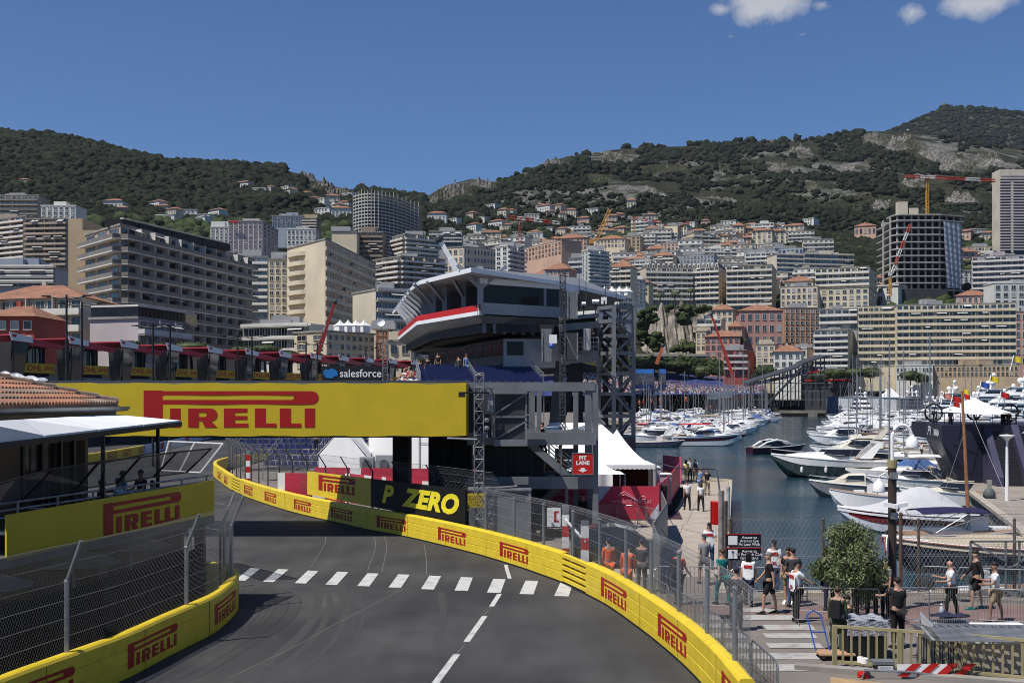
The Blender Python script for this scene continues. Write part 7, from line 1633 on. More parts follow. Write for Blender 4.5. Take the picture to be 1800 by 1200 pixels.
# forest canopy on the hills: thousands of lumpy crowns, one mass per hill
def ico(sub=1):
    bm=bmesh.new(); bmesh.ops.create_icosphere(bm,subdivisions=sub,radius=1); v=np.array([x.co[:] for x in bm.verts]); f=np.array([[q.index for q in x.verts] for x in bm.faces]); bm.free(); return v,f
iv,if_=ico(2); iv1,if1=ico(1)
def forest(name,label,pts,mat,big=False):
    V=[];Fs=[];o=0
    for (x,y,z,r,h) in pts:
        v0,f0=(iv,if_) if big else (iv1,if1)
        k=RNG.normal(0,1,(4,3)); d=v0; s=1+.22*np.sin(d@k[0]*2.6)+.16*np.sin(d@k[1]*4.1+1)+RNG.uniform(-.12,.12,len(d))
        v=d*s[:,None]*np.array([r,r,h]); v[:,2]=np.maximum(v[:,2],-h*.7); V.append(v+np.array([x,y,z])); Fs.append(f0+o); o+=len(v0)
    V=np.concatenate(V).astype(np.float32);Fs=np.concatenate(Fs).astype(np.int32); me=bpy.data.meshes.new(name); me.vertices.add(len(V)); me.vertices.foreach_set('co',V.ravel()); me.loops.add(len(Fs)*3); me.loops.foreach_set('vertex_index',Fs.ravel()); me.polygons.add(len(Fs)); me.polygons.foreach_set('loop_start',np.arange(0,len(Fs)*3,3,dtype=np.int32)); me.polygons.foreach_set('loop_total',np.full(len(Fs),3,dtype=np.int32)); me.update(calc_edges=True); me.validate(); me.materials.append(mat)
    ob=bpy.data.objects.new(name,me); COL.objects.link(ob); return tag(ob,label,'forest',None,'stuff')
FM=M('forest_foliage',(.029,.035,.020),.95,0,.07,dark=(.008,.011,.007),thr=(.36,.62),spec=.1)
FM2=M('garden_foliage',(.055,.075,.028),.9,0,.12,dark=(.018,.03,.012),thr=(.38,.62),spec=.15)
def skyl(px): return np.interp(px,kx,ridge)
pts=[];g_=np.random.default_rng(3)
def try_hill(n,x0,x1,fd,rr,out,dens):
    c=0
    while c<n:
        px=g_.uniform(x0,x1); Ds,zs=prof(px); D=Ds[3]+(Ds[5]-Ds[3])*fd(g_.random()); X_=(px-900)*D/F
        if g_.random()>dens(px,D,(D-Ds[3])/(Ds[5]-Ds[3]),X_): c+=.15; continue
        z=hz(px,D); r=rr()*D/1300; out.append((X_,D,z+r*.35,r,r*g_.uniform(.75,1.1))); c+=1
def D_at(px,y):
    Ds,zs=prof(px); b=Ds[0]
    for D in np.arange(Ds[0],Ds[5],8):
        if HZ-(hz(px,D)-EYE)*F/D<y: return D
    return Ds[5]-20
CR_=[(800,345,318,70),(845,330,311,60),(775,352,333,50),(1412,272,252,60),(1545,252,229,60),(1600,262,231,90),(1645,282,252,80),(1695,300,266,90),(1750,292,262,90),(1200,260,256,70),(1080,282,261,90),(975,290,275,60),(1375,300,283,60),(1620,330,308,90),(1700,355,333,80),(1270,352,340,110),(1130,338,320,130),(600,345,328,60),(565,335,313,60),(530,312,299,60),(1440,330,318,60),(1500,300,286,60),(1180,300,290,60),(1300,318,308,70),(1060,320,306,60),(1560,362,348,70)]
def clearc(px,D,z):
    y=HZ-(z-EYE)*F/D
    return not any(abs(px-c[0])<c[3]*.5 and c[2]-2<y<c[1]+3 for c in CR_)
left=[];
def dens_l(px,D,u,X_): return (1 if noise2(X_,D,95,2)>-.42 else .3)
try_hill(23000,-150,745,lambda u:u**.85,lambda:1.6+min(4.6,g_.gamma(2.2,1.0)),left,dens_l)
left=[q for q in left if clearc(900+q[0]*F/q[1],q[1],q[2])]
forest('forest','dark green wood covering the steep left-hand hill',left,FM,True)
right=[]
def dr(px,D,u,X_):
    n=noise2(X_,D,170,8)+.5*noise2(X_,D,45,3)
    if px<900: return .9 if u<.7 else .5
    if u<.30: return .95
    if u<.48: return .8 if n>-.3 else .3
    return .75 if n>.2 else (.3 if n>-.2 else .12)
try_hill(26000,735,1950,lambda u:u**1.1,lambda:1.0+min(3.6,g_.gamma(2.0,.75)),right,dr)
right=[q for q in right if clearc(900+q[0]*F/q[1],q[1],q[2])]
forest('forest','patchy dark green scrub and woods on the rocky right-hand hillside',right,FM,True)
mm=[]
for _ in range(5200):
    px=g_.uniform(1480,1950); D=g_.uniform(3100,3950); r=g_.uniform(5,12); z=np.interp(D,[2500,3900],[150,EYE+(HZ-np.interp(px,m2x,m2y))*3900/F]); mm.append(((px-900)*D/F,D,z+2,r,r*.7))
forest('forest','thin dark scrub on the far mountain summit',mm,FM)
t=thing('summit_station','small station building with antennas on the mountain summit','building',P(1659,188,3900)); p=P(1659,189,3900); mb=MB(); mb.bx(p.x-12,p.x+12,3900,3910,p.z-8,p.z+7); mb.bx(p.x-4,p.x+4,3900,3908,p.z+7,p.z+16); mb.build('station_body',CONC,t)
# rock outcrops as real crags
def crag(name,label,cx,yb,yt,D,wd,seed,mat,dep=.35):
    rg=np.random.default_rng(seed); mb=MB(); nu,nv=34,16; W_=wd*.75*D/F; ph=rg.uniform(0,6,8)
    def f(u,v):
        zb=Z(yb,D)-3; zt=Z(yt,D); env=math.sin(math.pi*min(1,max(0,u)))**.35
        z=zb+(zt-zb)*v*env*(1+.10*math.sin(u*17+ph[0])+.08*math.sin(u*41+ph[1])); 
        y=D+dep*W_*v+W_*.03*math.sin(u*23+v*7+ph[2])+W_*.022*math.sin(u*53+v*15+ph[3])-.10*W_*env*(1-v)+W_*.015*math.sin(u*97+ph[4])
        return Vector((X(cx,D)+W_*(u-.5),y,z))
    mb.grid(f,nu*2,nv); 
    return tag(mb.build(name,mat,None),kind='structure')
ROCK=hillmat('limestone_rock',(.07,.075,.04),(.13,.12,.10),(.27,.255,.235),.2,1.0)
ROCK2=M('cliff_rock',(.36,.32,.27),.95,.3,.12,dark=(.12,.105,.085),thr=(.36,.56),bump=1)
crag('rock_face','',1185,640,536,640,150,1,ROCK2)
crag('rock_face','',1240,575,545,650,60,2,ROCK2)
for k,(cx,yb,yt,wd) in enumerate(CR_): D=D_at(cx,yb)-6; crag('rock_face','',cx,yb+3,yt-1,D,wd,10+k,ROCK,.5)
# ---------------- buildings
GLB=glassmat('building_glass',[(.03,.04,.05),(.06,.075,.09),(.02,.025,.03),(.10,.12,.14),(.045,.05,.055),(.32,.31,.29),(.04,.055,.075)],.12)
GLBL=glassmat('building_glass_blue',[(.05,.10,.16),(.10,.17,.25),(.04,.07,.11),(.08,.13,.2)],.08)
AWN=M('awning_white',(.62,.62,.6),.8); TILE=M('roof_tile_orange',(.30,.15,.095),.9,.3,.5); RFL=M('flat_roof',(.3,.29,.27),.9,.3,.3)
def wm(name,c): return M('wall_'+name,tuple(v*1.32 for v in c) if max(c)<.5 else tuple(min(.69,v*1.22) for v in c),.85,.14,.12)
WC={'cream':wm('cream',(.56,.48,.35)),'white':wm('white',(.60,.575,.52)),'beige':wm('beige',(.50,.42,.29)),'ochre':wm('ochre',(.36,.275,.18)),'yellow':wm('yellow',(.57,.50,.36)),'pink':wm('pink',(.46,.29,.24)),'salmon':wm('salmon',(.52,.34,.25)),'brick':wm('brick',(.40,.22,.13)),'red':wm('red',(.32,.07,.05)),'grey':wm('grey',(.30,.30,.30)),'brown':wm('brown',(.24,.185,.145)),'taupe':wm('taupe',(.34,.28,.225)),'dark':wm('dark',(.035,.037,.042)),'lilac':wm('lilac',(.42,.37,.37)),'conc':wm('concrete',(.33,.32,.30)),'rose':wm('rose',(.36,.2,.17)),'bluegrey':wm('blue_grey',(.25,.28,.32)),'stone':wm('stone',(.47,.415,.33))}
PARW=M('parapet_white',(.69,.665,.61),.7,.12,.3); PARG=M('glass_parapet',(.16,.18,.18),.2,.2,.3); PARB=M('iron_railing',(.06,.06,.06),.6)
WMESH={}
def winmesh(w_,h,fr,gl,key):
    k=(round(w_,1),round(h,1),key)
    if k in WMESH: return WMESH[k]
    mb=MB(); f=.12
    mb.box((0,-.04,h/2),(w_,.10,h),0,1); mb.box((0,-.10,-.06),(w_+.3,.3,.12),0,0); 
    mb.box((-w_/2-.05,-.08,h/2),(.14,.2,h+.1),0,0); mb.box((w_/2+.05,-.08,h/2),(.14,.2,h+.1),0,0); mb.box((0,-.08,h+.03),(w_+.2,.2,.12),0,0)
    if w_>1.2: mb.box((0,-.11,h/2),(.08,.06,h),0,0)
    o=mb.build('window',[fr,gl]); me=o.data; bpy.data.objects.remove(o); WMESH[k]=me; return me
def building(label,pts,ytop,ybase,Dr,nf,nb,style='bal',wall='cream',roof='flat',name='apartment_building',cat='apartment block',depth=14,par=None,gl=None,low=12,roofstuff=True,seed=0,bald=1.3,win=.55,pent=0,skipf=0,slab=None):
    rg=random.Random(seed+len(label)+int(pts[0][0])); wmt=WC[wall]; gl=gl or GLB; par=par or PARW
    zt=Z(ytop,Dr); zb=Z(ybase,Dr)
    fp=[Vector((X(x,D),D,0)) for x,D in pts]; cen=sum(fp,Vector())/len(fp)
    t=thing(name,label,cat,(cen.x,cen.y,zb))
    d=(fp[-1]-fp[0]).normalized(); bk=Vector((-d.y,d.x,0)); 
    if len(fp)>2:
        a=fp[0];c=fp[-1]; bp2=[c+(Vector((c.x-fp[-2].x,c.y-fp[-2].y,0))*0),]; back=[Vector((c.x+(a.x-fp[1].x),c.y+(a.y-fp[1].y),0))] if len(fp)==3 else [c+bk*depth,a+bk*depth]
    else: back=[fp[1]+bk*depth,fp[0]+bk*depth]
    poly=[(p.x,p.y) for p in fp+back]
    mb=MB(); mb.prism(poly,zb-low,zt); mb.build('wall',wmt,t)
    fh=(zt-zb)/nf; cnt=0; rest=MB()
    nbs=nb if isinstance(nb,(list,tuple)) else [nb]*(len(fp)-1)
    styles=style if isinstance(style,(list,tuple)) else [style]*(len(fp)-1)
    for ei in range(len(fp)-1):
        a,b=fp[ei],fp[ei+1]; n_b=nbs[ei]; L=(b-a).length; dd=(b-a).normalized(); nn=Vector((dd.y,-dd.x,0)); ang=math.atan2(dd.y,dd.x); sty=styles[ei]
        if n_b<=0 or sty=='none': continue
        bw=L/n_b; ww=min(bw*(.74 if sty=='bal' else .88 if sty=='band' else win),5); wh=fh*(.68 if sty in('bal','band') else .55)
        me=winmesh(ww,wh,wmt if sty!='shut' else PARW,gl,wall+('b' if gl is GLBL else ''))
        for f in range(skipf,nf):
            for c in range(n_b):
                p=a+dd*bw*(c+.5)+Vector((0,0,zb+fh*f+fh*.16))
                if sty=='check' and (f+c)%2: continue
                if cnt<96:
                    o=bpy.data.objects.new('window',me); COL.objects.link(o); o.parent=t; o.location=p-t.location; o.rotation_euler=(0,0,ang); cnt+=1
                else: rest.box(p+Vector((0,0,wh/2))+nn*.05,(ww,.1,wh),ang)
        if sty in('bal','band','check','win2'):
            for f in range(max(1,skipf),nf+(0 if sty!='band' else 1)):
                mb=MB(); z=zb+fh*f; e=bald
                q=[a+nn*0,b+nn*0,b+nn*e,a+nn*e]; mb.prism([(v.x,v.y) for v in q[::-1]],z-.22,z+.02,0)
                if sty!='band':
                    q=[a+nn*(e-.12),b+nn*(e-.12),b+nn*e,a+nn*e]; mb.prism([(v.x,v.y) for v in q[::-1]],z+.02,z+fh*.33,1)
                    for k in (0,1):
                        v=a.lerp(b,k); mb.bar(v+nn*.05+Vector((0,0,z+fh*.17)),v+nn*e+Vector((0,0,z+fh*.17)),.12,fh*.3,1)
                    nd=max(1,n_b//2)
                    for k in range(1,nd):
                        v=a.lerp(b,k/nd); mb.bar(v+nn*.05+Vector((0,0,z+fh*.5)),v+nn*(e-.2)+Vector((0,0,z+fh*.5)),.18,fh*.95,0)
                else: 
                    q=[a+nn*(e-.2),b+nn*(e-.2),b+nn*e,a+nn*e]; mb.prism([(v.x,v.y) for v in q[::-1]],z-.3,z+.7,1)
                mb.build('balcony',[slab or wmt,par],t)
            # a few awnings
            na=max(0,int(n_b*nf*.09))
            for _ in range(na):
                f=rg.randrange(1,nf+1); u=rg.uniform(.05,.85); w_=rg.uniform(2,5); p=a+dd*(L*u)+Vector((0,0,zb+fh*f-.3)); 
                if L*u+w_>L: continue
                mb=MB(); mb.add([p+nn*.1,p+dd*w_+nn*.1,p+dd*w_+nn*(e+.5)+Vector((0,0,-.8)),p+nn*(e+.5)+Vector((0,0,-.8))],[(0,1,2,3)]); mb.build('awning',AWN,t)
    if rest.v: o=rest.build('window',gl,t); o['kind']='stuff'
    cx=sum(p[0] for p in poly)/len(poly); cy=sum(p[1] for p in poly)/len(poly)
    def off(poly,e): 
        o=[]
        for x,y in poly: v=Vector((x-cx,y-cy,0)); l=v.length; v=v*((l+e)/l); o.append((cx+v.x,cy+v.y))
        return o
    if roof=='flat':
        mb=MB(); mb.prism(off(poly,.35),zt,zt+.45); mb.build('roof',RFL if wall!='white' else PARW,t)
        if roofstuff:
            mb=MB()
            for _ in range(rg.randint(2,4)):
                u=rg.uniform(.15,.8); p=fp[0].lerp(fp[-1],u); x=p.x+(cx-p.x)*rg.uniform(.3,.9);y=p.y+(cy-p.y)*rg.uniform(.3,.9); s=rg.uniform(1.5,4); mb.bx(x-s,x+s,y-s*.7,y+s*.7,zt+.4,zt+rg.uniform(1.6,3.2))
            mb.build('roof_plant',WC['grey'] if rg.random()<.5 else wmt,t)
    elif roof=='tile':
        hh=(max(p[0] for p in poly)-min(p[0] for p in poly))*.5; hgt=min(hh*.42,depth*.22)+.4; mb=MB(); o_=off(poly,1.1); ii=[(cx+(x-cx)*.25,cy+(y-cy)*.1) for x,y in o_]; n=len(o_)
        vs=[(x,y,zt) for x,y in o_]+[(x,y,zt+hgt) for x,y in ii]; mb.add(vs,[(i,(i+1)%n,n+(i+1)%n,n+i) for i in range(n)]+[tuple(range(n,2*n))]+[tuple(range(n))[::-1]]); mb.build('roof',TILE,t)
        mb=MB(); mb.bx(cx-1.5,cx-.7,cy-.5,cy+.5,zt+hgt*.5,zt+hgt+.9); mb.build('chimney',wmt,t)
    elif roof=='mansard':
        mb=MB(); o_=off(poly,.2); ii=off(poly,-1.6); n=len(o_); hgt=2.6; vs=[(x,y,zt) for x,y in o_]+[(x,y,zt+hgt) for x,y in ii]; mb.add(vs,[(i,(i+1)%n,n+(i+1)%n,n+i) for i in range(n)]+[tuple(range(n,2*n))]); mb.build('roof',M('slate',(.12,.1,.1),.7),t)
        a,b=fp[0],fp[1]; k=max(3,nbs[0]//1); dd=(b-a).normalized(); nn=Vector((dd.y,-dd.x,0))
        for i in range(min(k,9)):
            mb=MB(); p=a.lerp(b,(i+.5)/min(k,9))-nn*.5; mb.box((p.x,p.y,zt+1.0),(1.6,1.2,2),math.atan2(dd.y,dd.x),0); mb.ball((p.x,p.y,zt+2),.8,8,0,(1,.7,.8)); mb.box((p.x+nn.x*.62,p.y+nn.y*.62,zt+1.0),(.9,.05,1.4),math.atan2(dd.y,dd.x),1); mb.build('dormer',[PARW,GLB],t)
    mb=MB(); 
    return t
def B(x0,x1,yt,yb,D,nf,nb,style,wall,label,roof='flat',dD=0,**k):
    if D>=545 and x0>900 and x0<1700: dD-=.34*(x1-x0)*D/F
    return building(label,[(x0,D),(x1,D+dD)],yt,yb,D,nf,nb,style,wall,roof,**k)
# right and middle
B(1134,1155,402,440,1000,6,3,'win','white','slim white block with an orange roof edge high on the slope','tile')
B(1168,1191,397,414,1010,3,3,'none','cream','windowless white upper tower block high in the town')
B(1157,1191,411,428,1000,3,6,'bal','white','stepped white block below the white upper tower')
B(1095,1125,416,446,940,5,4,'win','ochre','ochre gridded block with amber glazing')
B(1219,1287,409,449,930,6,5,'bal','beige','wide beige block with full width balconies high on the slope',dD=20)
B(1200,1219,413,444,950,5,2,'bal','grey','grey stepped block joined to the left of the wide beige one')
B(1288,1307,397,424,1000,4,3,'shut','yellow','tall yellow villa with orange tiled roof','tile',name='villa',cat='villa')
B(1307,1321,402,417,1010,2,2,'win','ochre','small ochre villa right of the tall yellow villa','tile',name='villa',cat='villa')
B(1305,1320,418,430,960,2,2,'win','salmon','small salmon house below the tall yellow villa','tile',name='house',cat='house')
B(1320,1360,394,420,1030,4,6,'bal','white','white terraced block at the foot of the wooded slope')
B(1361,1384,397,418,1040,4,4,'bal','rose','rose coloured block joined to the white terraced block')
B(1385,1417,405,418,1040,2,5,'bal','pink','low pink block at the edge of the wood')
B(1160,1199,428,452,900,4,6,'shut','salmon','salmon block with white shutters in the middle of the slope')
B(1137,1168,438,462,860,3,4,'shut','cream','cream block with orange tiled roof in the middle of the slope','tile')
B(1148,1183,450,470,800,3,5,'bal','yellow','yellow block with orange roof and small balconies','tile')
B(1183,1255,450,470,810,3,12,'shut','bluegrey','long blue grey terrace of flats with red shutters')
B(1237,1296,437,470,840,5,5,'bal','white','stepped grey white block behind the long terrace',dD=10)
B(1107,1144,460,486,760,4,4,'bal','white','white block with arched windows left of the ornate blocks')
B(1080,1108,466,500,760,5,3,'win','salmon','orange tinted old house block at the left of the town','tile')
B(1135,1217,470,536,720,7,9,'bal','stone','ornate pale hotel block with white bay columns and dormers','mansard',dD=14,par=PARW)
building('ornate pale block with red arched dormers beside the ornate hotel block',[(1216,726),(1264,718),(1277,745)],469,535,720,7,[6,3],['bal','win'],'stone','mansard',par=PARW)
building('tall beige block with eight floors of balconies above the cliff road',[(1277,706),(1357,698),(1365,735)],466,546,700,8,[8,0],['bal','none'],'beige')
building('slender white rounded block at the left edge of the cliff',[(1096,690),(1112,680),(1135,684)],491,534,680,6,[2,4],['bal','win'],'white','flat')
building('white office complex with dark glass front in the upper town',[(1365,770),(1413,775)],447,502,770,7,[5],['band'],'stone',gl=GLBL)
B(1413,1500,446,492,790,5,9,'band','stone','grey white office wing right of the dark glass front',gl=GLBL,dD=20)
B(1310,1365,446,468,790,3,6,'bal','white','white terraced house in front of the dark roofed hall')
B(1308,1412,440,450,830,1,14,'win','bluegrey','long low blue grey roofed hall in the upper town')
B(1380,1429,495,507,690,1,4,'win','cream','orange tiled rooftop pavilion of the cream mansion','tile',low=2)
B(1372,1437,505,560,680,5,7,'shut','cream','cream mansion block with rows of tall windows')
building('large cream palace block with blue awning on the right',[(1433,728),(1528,716),(1542,755)],470,512,720,4,[9,2],['bal','win'],'yellow')
building('lower arched front of the large cream palace block',[(1431,698),(1527,686),(1541,725)],506,560,690,5,[8,2],['shut','win'],'yellow')
B(1299,1376,546,606,620,3,6,'shut','rose','pink and red villa with wide orange roof and arched loggia','tile',name='villa',cat='villa',dD=6)
B(1379,1441,541,612,640,7,7,'shut','brick','orange brick apartment block with white window frames',dD=10)
B(1249,1288,545,566,650,2,4,'shut','cream','cream villa with orange tiled roof on the cliff edge','tile',name='villa',cat='villa')
B(1225,1268,562,584,625,2,3,'bal','white','white modern villa with wide terraces below the cliff',name='villa',cat='villa')
B(1223,1241,583,616,620,3,2,'win','cream','narrow cream house below the white modern villa',name='house',cat='house')
B(1280,1304,574,592,612,2,3,'win','salmon','low orange roofed house left of the pink villa','tile',name='house',cat='house')
B(1239,1300,592,628,600,3,6,'win','rose','long rose house with an orange roof above the viaduct','tile',name='house',cat='house')
building('dark red apartment building with white balconies at the harbour road',[(1272,560),(1313,560),(1326,580)],616,660,560,4,[5,2],['bal','none'],'red')
B(1329,1362,606,648,565,4,3,'shut','cream','small cream villa with arched windows beside the round pine',name='villa',cat='villa')
B(1360,1408,618,660,560,3,4,'shut','white','white villa with an orange tiled roof behind the grandstand','tile',name='villa',cat='villa')
B(1408,1418,612,640,572,2,1,'win','white','square white turret house beside the white villa',name='house',cat='house')
B(1440,1507,544,582,590,3,5,'bal','grey','upper grey white block of wide balconies')
building('narrow grey block with long white awnings near the harbour',[(1431,566),(1491,558),(1506,600)],580,655,560,7,[5,0],['bal','none'],'conc',par=PARW)
building('long yellow nine storey apartment block facing the harbour',[(1508,566),(1573,562),(1576,555),(1786,543)],538,644,560,9,[7,0,19],['bal','none','bal'],'yellow',par=WC['cream'],bald=1.0)
B(1709,1800,452,518,700,7,9,'bal','lilac','pale pink block with big balconies on the right',dD=-10,par=PARW)
B(1747,1830,498,550,640,4,6,'shut','white','white villa block with green roof at the right edge')
B(1680,1741,520,545,660,2,6,'shut','pink','low red roofed villa behind the long yellow block','tile',name='villa',cat='villa')
B(1502,1540,398,414,1040,1,5,'win','salmon','salmon villa alone in the wood beside the tower site','tile',name='villa',cat='villa')
B(1700,1745,434,455,880,2,7,'bal','cream','cream terrace of flats left of the glass tower')
B(1784,1850,548,640,575,6,6,'shut','pink','pink ornate block cut by the right edge')
B(1575,1640,643,668,548,2,10,'win','white','low white yacht clubhouse with round portholes',name='clubhouse',cat='clubhouse')
B(1637,1790,643,662,546,2,20,'win','ochre','long low clubhouse with orange timber bands',name='clubhouse',cat='clubhouse')
B(1415,1500,655,684,552,2,12,'band','dark','dark quayside terrace with red and green edges beside the scaffold stand',par=REDP,name='quay_building',cat='building')
# middle
building('curved cream hotel with pilasters behind the white crane boom',[(787,605),(815,600),(872,612)],434,505,600,5,[3,10],['shut','shut'],'cream','flat')
building('white tower with stacked dark balconies left of the red crane',[(871,565),(893,560),(922,575)],432,505,560,9,[2,4],['win','bal'],'white')
building('blue glass topped round tower behind the control building',[(690,490),(712,480),(771,490)],412,460,480,6,[3,7],['bal','bal'],'stone',gl=GLBL)
building('terraced brown and cream base of the round glass tower',[(661,470),(705,458),(782,470)],452,508,460,6,[4,8],['bal','bal'],'taupe',bald=1.8)
B(754,812,407,432,650,4,8,'bal','grey','concrete gridded block with a planted roof')
B(918,987,438,460,700,3,12,'win','salmon','long pink and cream row following the road',dD=-30)
B(973,1031,420,441,760,3,10,'shut','salmon','salmon terrace of houses with orange roofs','tile')
building('slim residential tower with white end wall and dark balconies',[(1023,525),(1034,520),(1071,528)],440,505,520,10,[2,4],['win','bal'],'white',gl=GLBL)
B(958,1000,474,500,560,3,6,'shut','pink','rose pink house with orange roof beside the control building','tile')
B(1073,1109,470,505,560,4,4,'bal','yellow','old yellow house with ochre shutters','tile')
B(1049,1098,421,436,850,2,8,'win','cream','cream row house with an orange roof high in the town','tile')
B(936,975,484,505,590,2,6,'win','cream','low orange roofed building behind the roof of the control building','tile')
B(1050,1112,520,548,450,3,7,'bal','white','white terraces with pointed gazebos on the roof',dD=10)
B(1000,1024,454,480,600,3,3,'bal','grey','grey white stepped block beside the slim tower')
B(1108,1140,497,520,700,3,3,'win','cream','cream corner house at the start of the cliff','tile')
# left
B(-20,68,344,385,560,5,9,'win2','taupe','pinkish grey block with blue windows at the top left',par=PARG,gl=GLBL)
building('broad brown terraced tower at the far left',[(-40,470),(46,455)],380,480,455,11,[9],['bal'],'taupe',bald=1.6)
building('second brown terraced tower with roof garden left of the long block',[(45,450),(118,448),(125,480)],386,485,450,11,[9,1],['bal','none'],'brown',bald=1.6,par=WC['taupe'])
B(72,133,362,386,540,3,6,'win','white','white rounded villa above the brown towers')
B(-30,97,470,505,330,4,10,'band','bluegrey','long grey white slatted building left of the long block',par=PARW)
B(370,401,399,452,560,10,4,'win','white','left white slab of flats with small windows')
building('white slab of flats with a red sign on the roof edge',[(401,520),(462,521),(489,550)],389,455,520,10,[7,4],['win','win'],'lilac')
B(478,533,380,398,640,4,12,'win','bluegrey','blue grey gridded office block on the hill edge')
B(531,557,384,403,640,4,2,'bal','ochre','ochre block with open balconies on the hill edge')
B(505,555,403,430,600,3,7,'win','white','white block with dark red window reveals')
B(418,471,452,560,420,9,5,'bal','grey','grey blue old block between the two big blocks',gl=GLBL)
B(472,505,456,560,410,8,3,'win','yellow','narrow cream block beside the big cream tower')
B(626,673,409,468,480,7,5,'bal','brown','brown block with rounded balconies below the lattice tower',bald=1.5,par=WC['brown'])
B(583,627,408,430,470,2,0,'none','cream','plain cream roof block behind the big cream tower')
building('blue glass office block behind the control building',[(660,300),(714,305)],510,600,300,5,[5],['band'],'stone',gl=GLBL)
building('big cream tower with curved balconies on its end and dark loggias',[(505,372),(572,350),(660,415)],421,632,350,12,[2,14],['none','bal'],'cream',depth=20,bald=.45,par=WC['cream'])
B(428,545,575,640,295,3,12,'band','white','low white banded building in front of the big cream tower',par=PARW,dD=-8)
building('low cream apartment wing with a white gazebo on its roof',[(517,285),(574,278),(658,292)],584,648,280,4,[2,8],['win','win'],'cream')
B(661,682,580,648,292,6,4,'win','brick','narrow brown brick building behind the pit row')
B(683,722,600,650,290,2,2,'win','cream','small cream building right of the brown brick one')
B(722,752,608,650,300,2,4,'win','grey','grey shaded building wing beside the cream one')
# long block, custom
building('huge long ochre ended apartment block with continuous balconies',[(150,275),(212,258),(443,322)],396,620,258,10,[3,22],['bal','bal'],'taupe',bald=1.9,par=M('bronze_parapet',(.22,.19,.155),.4,.2,.3),slab=PARW,depth=18,roofstuff=False)
t=thing('stair_tower','ochre windowless stair tower at the end of the long block','stair tower',(X(132,277),277,20)); mb=MB(); mb.bx(X(120,277),X(145,277),277,292,0,Z(384,277)); mb.build('tower_wall',WC['ochre'],t); mb=MB(); mb.bx(X(145,277),X(170,277),276.4,290,0,Z(405,277)); mb.build('side_wall',WC['ochre'],t)
t=thing('roof_terrace_awning','black and white awnings on the roof terrace of the long block','awning',(X(212,258),262,Z(388,258))); fpA=Vector((X(214,262),262,Z(396,260)));fpB=Vector((X(400,306)+1,306,Z(396,260)))
mb=MB()
for k in range(7): a=fpA.lerp(fpB,k/7);b=fpA.lerp(fpB,(k+.93)/7); mb.loft([[a,b,b+Vector((0,0,1.7)),a+Vector((0,0,1.7))],[v+Vector((-4,0,0)) for v in (a,b,b+Vector((0,0,1.7)),a+Vector((0,0,1.7)))]])
mb.build('dark_screen',BLK,t); mb=MB(); mb.bar(fpA+Vector((0,0,1.9)),fpB+Vector((0,0,1.9)),1.0,.25); mb.build('white_edge',PARW,t)
# low houses at left
building('long tiled roof residence with white awnings in front of the long block',[(-40,222),(145,215),(209,236)],522,610,215,3,[9,0],['bal','none'],'stone','tile',depth=14,bald=1.2)
B(-30,60,556,610,190,2,4,'shut','red','red house with an orange roof at the far left','tile',name='house',cat='house')
building('white and pink restaurant building with a glazed roof terrace',[(158,208),(243,205),(327,222)],560,640,205,3,[2,6],['none','bal'],'lilac',roofstuff=False)
t=thing('glazed_terrace','glazed terrace with white canopy on the restaurant roof','terrace',(X(220,206),210,Z(560,205))); z=Z(560,205); mb=MB(); q=[Vector((X(160,208),208,0)),Vector((X(243,205.3),205.3,0)),Vector((X(326,222),222,0)),Vector((X(326,222),230,0)),Vector((X(160,208),220,0))]; mb.prism([(v.x,v.y) for v in q],z,z+2.2); mb.build('glass_front',GLS,t); mb=MB(); mb.prism([(v.x,v.y) for v in q],z+2.25,z+2.6); mb.build('canopy_roof',PARW,t)
mb=MB(); 
for k in range(12): v=q[1].lerp(q[2],k/12); mb.bar((v.x,v.y-.1,z),(v.x,v.y-.1,z+2.2),.12)
mb.build('mullion',BLK,t)
t=thing('roof_sign','red sign on the roof edge of the white slab of flats','sign',P(412,391,519)); mb=MB(); mb.bx(X(404,518),X(418,518),518,518.5,Z(391,518),Z(388,518)); mb.build('sign_panel',REDP,t)
# curved balconies on cream tower end
t_=[o for o in bpy.data.objects if o.get('label','').startswith('big cream tower')][0]
a=Vector((X(508,371.5),371.5,0));b=Vector((X(540,361),361,0)); d_=(b-a).normalized(); n_=Vector((d_.y,-d_.x,0)); zb=Z(632,350);fh=(Z(421,350)-zb)/12
for f in range(1,12):
    z=zb+fh*f; mb=MB(); q=[a,b]+[b.lerp(a,k/8)+n_*2.2*math.sin(math.pi*(k/8))**.4 for k in range(1,8)]; mb.prism([(v.x,v.y) for v in q][::-1],z-.3,z+1.05); mb.build('balcony',WC['cream'],t_)
    mb=MB(); mb.loft([[a+d_*.5+Vector((0,0,z+1.1)),b-d_*.5+Vector((0,0,z+1.1)),b-d_*.5+Vector((0,0,z+fh-.5)),a+d_*.5+Vector((0,0,z+fh-.5))],[v+n_*.15 for v in (a+d_*.5+Vector((0,0,z+1.1)),b-d_*.5+Vector((0,0,z+1.1)),b-d_*.5+Vector((0,0,z+fh-.5)),a+d_*.5+Vector((0,0,z+fh-.5)))]]); mb.build('window',GLS,t_)
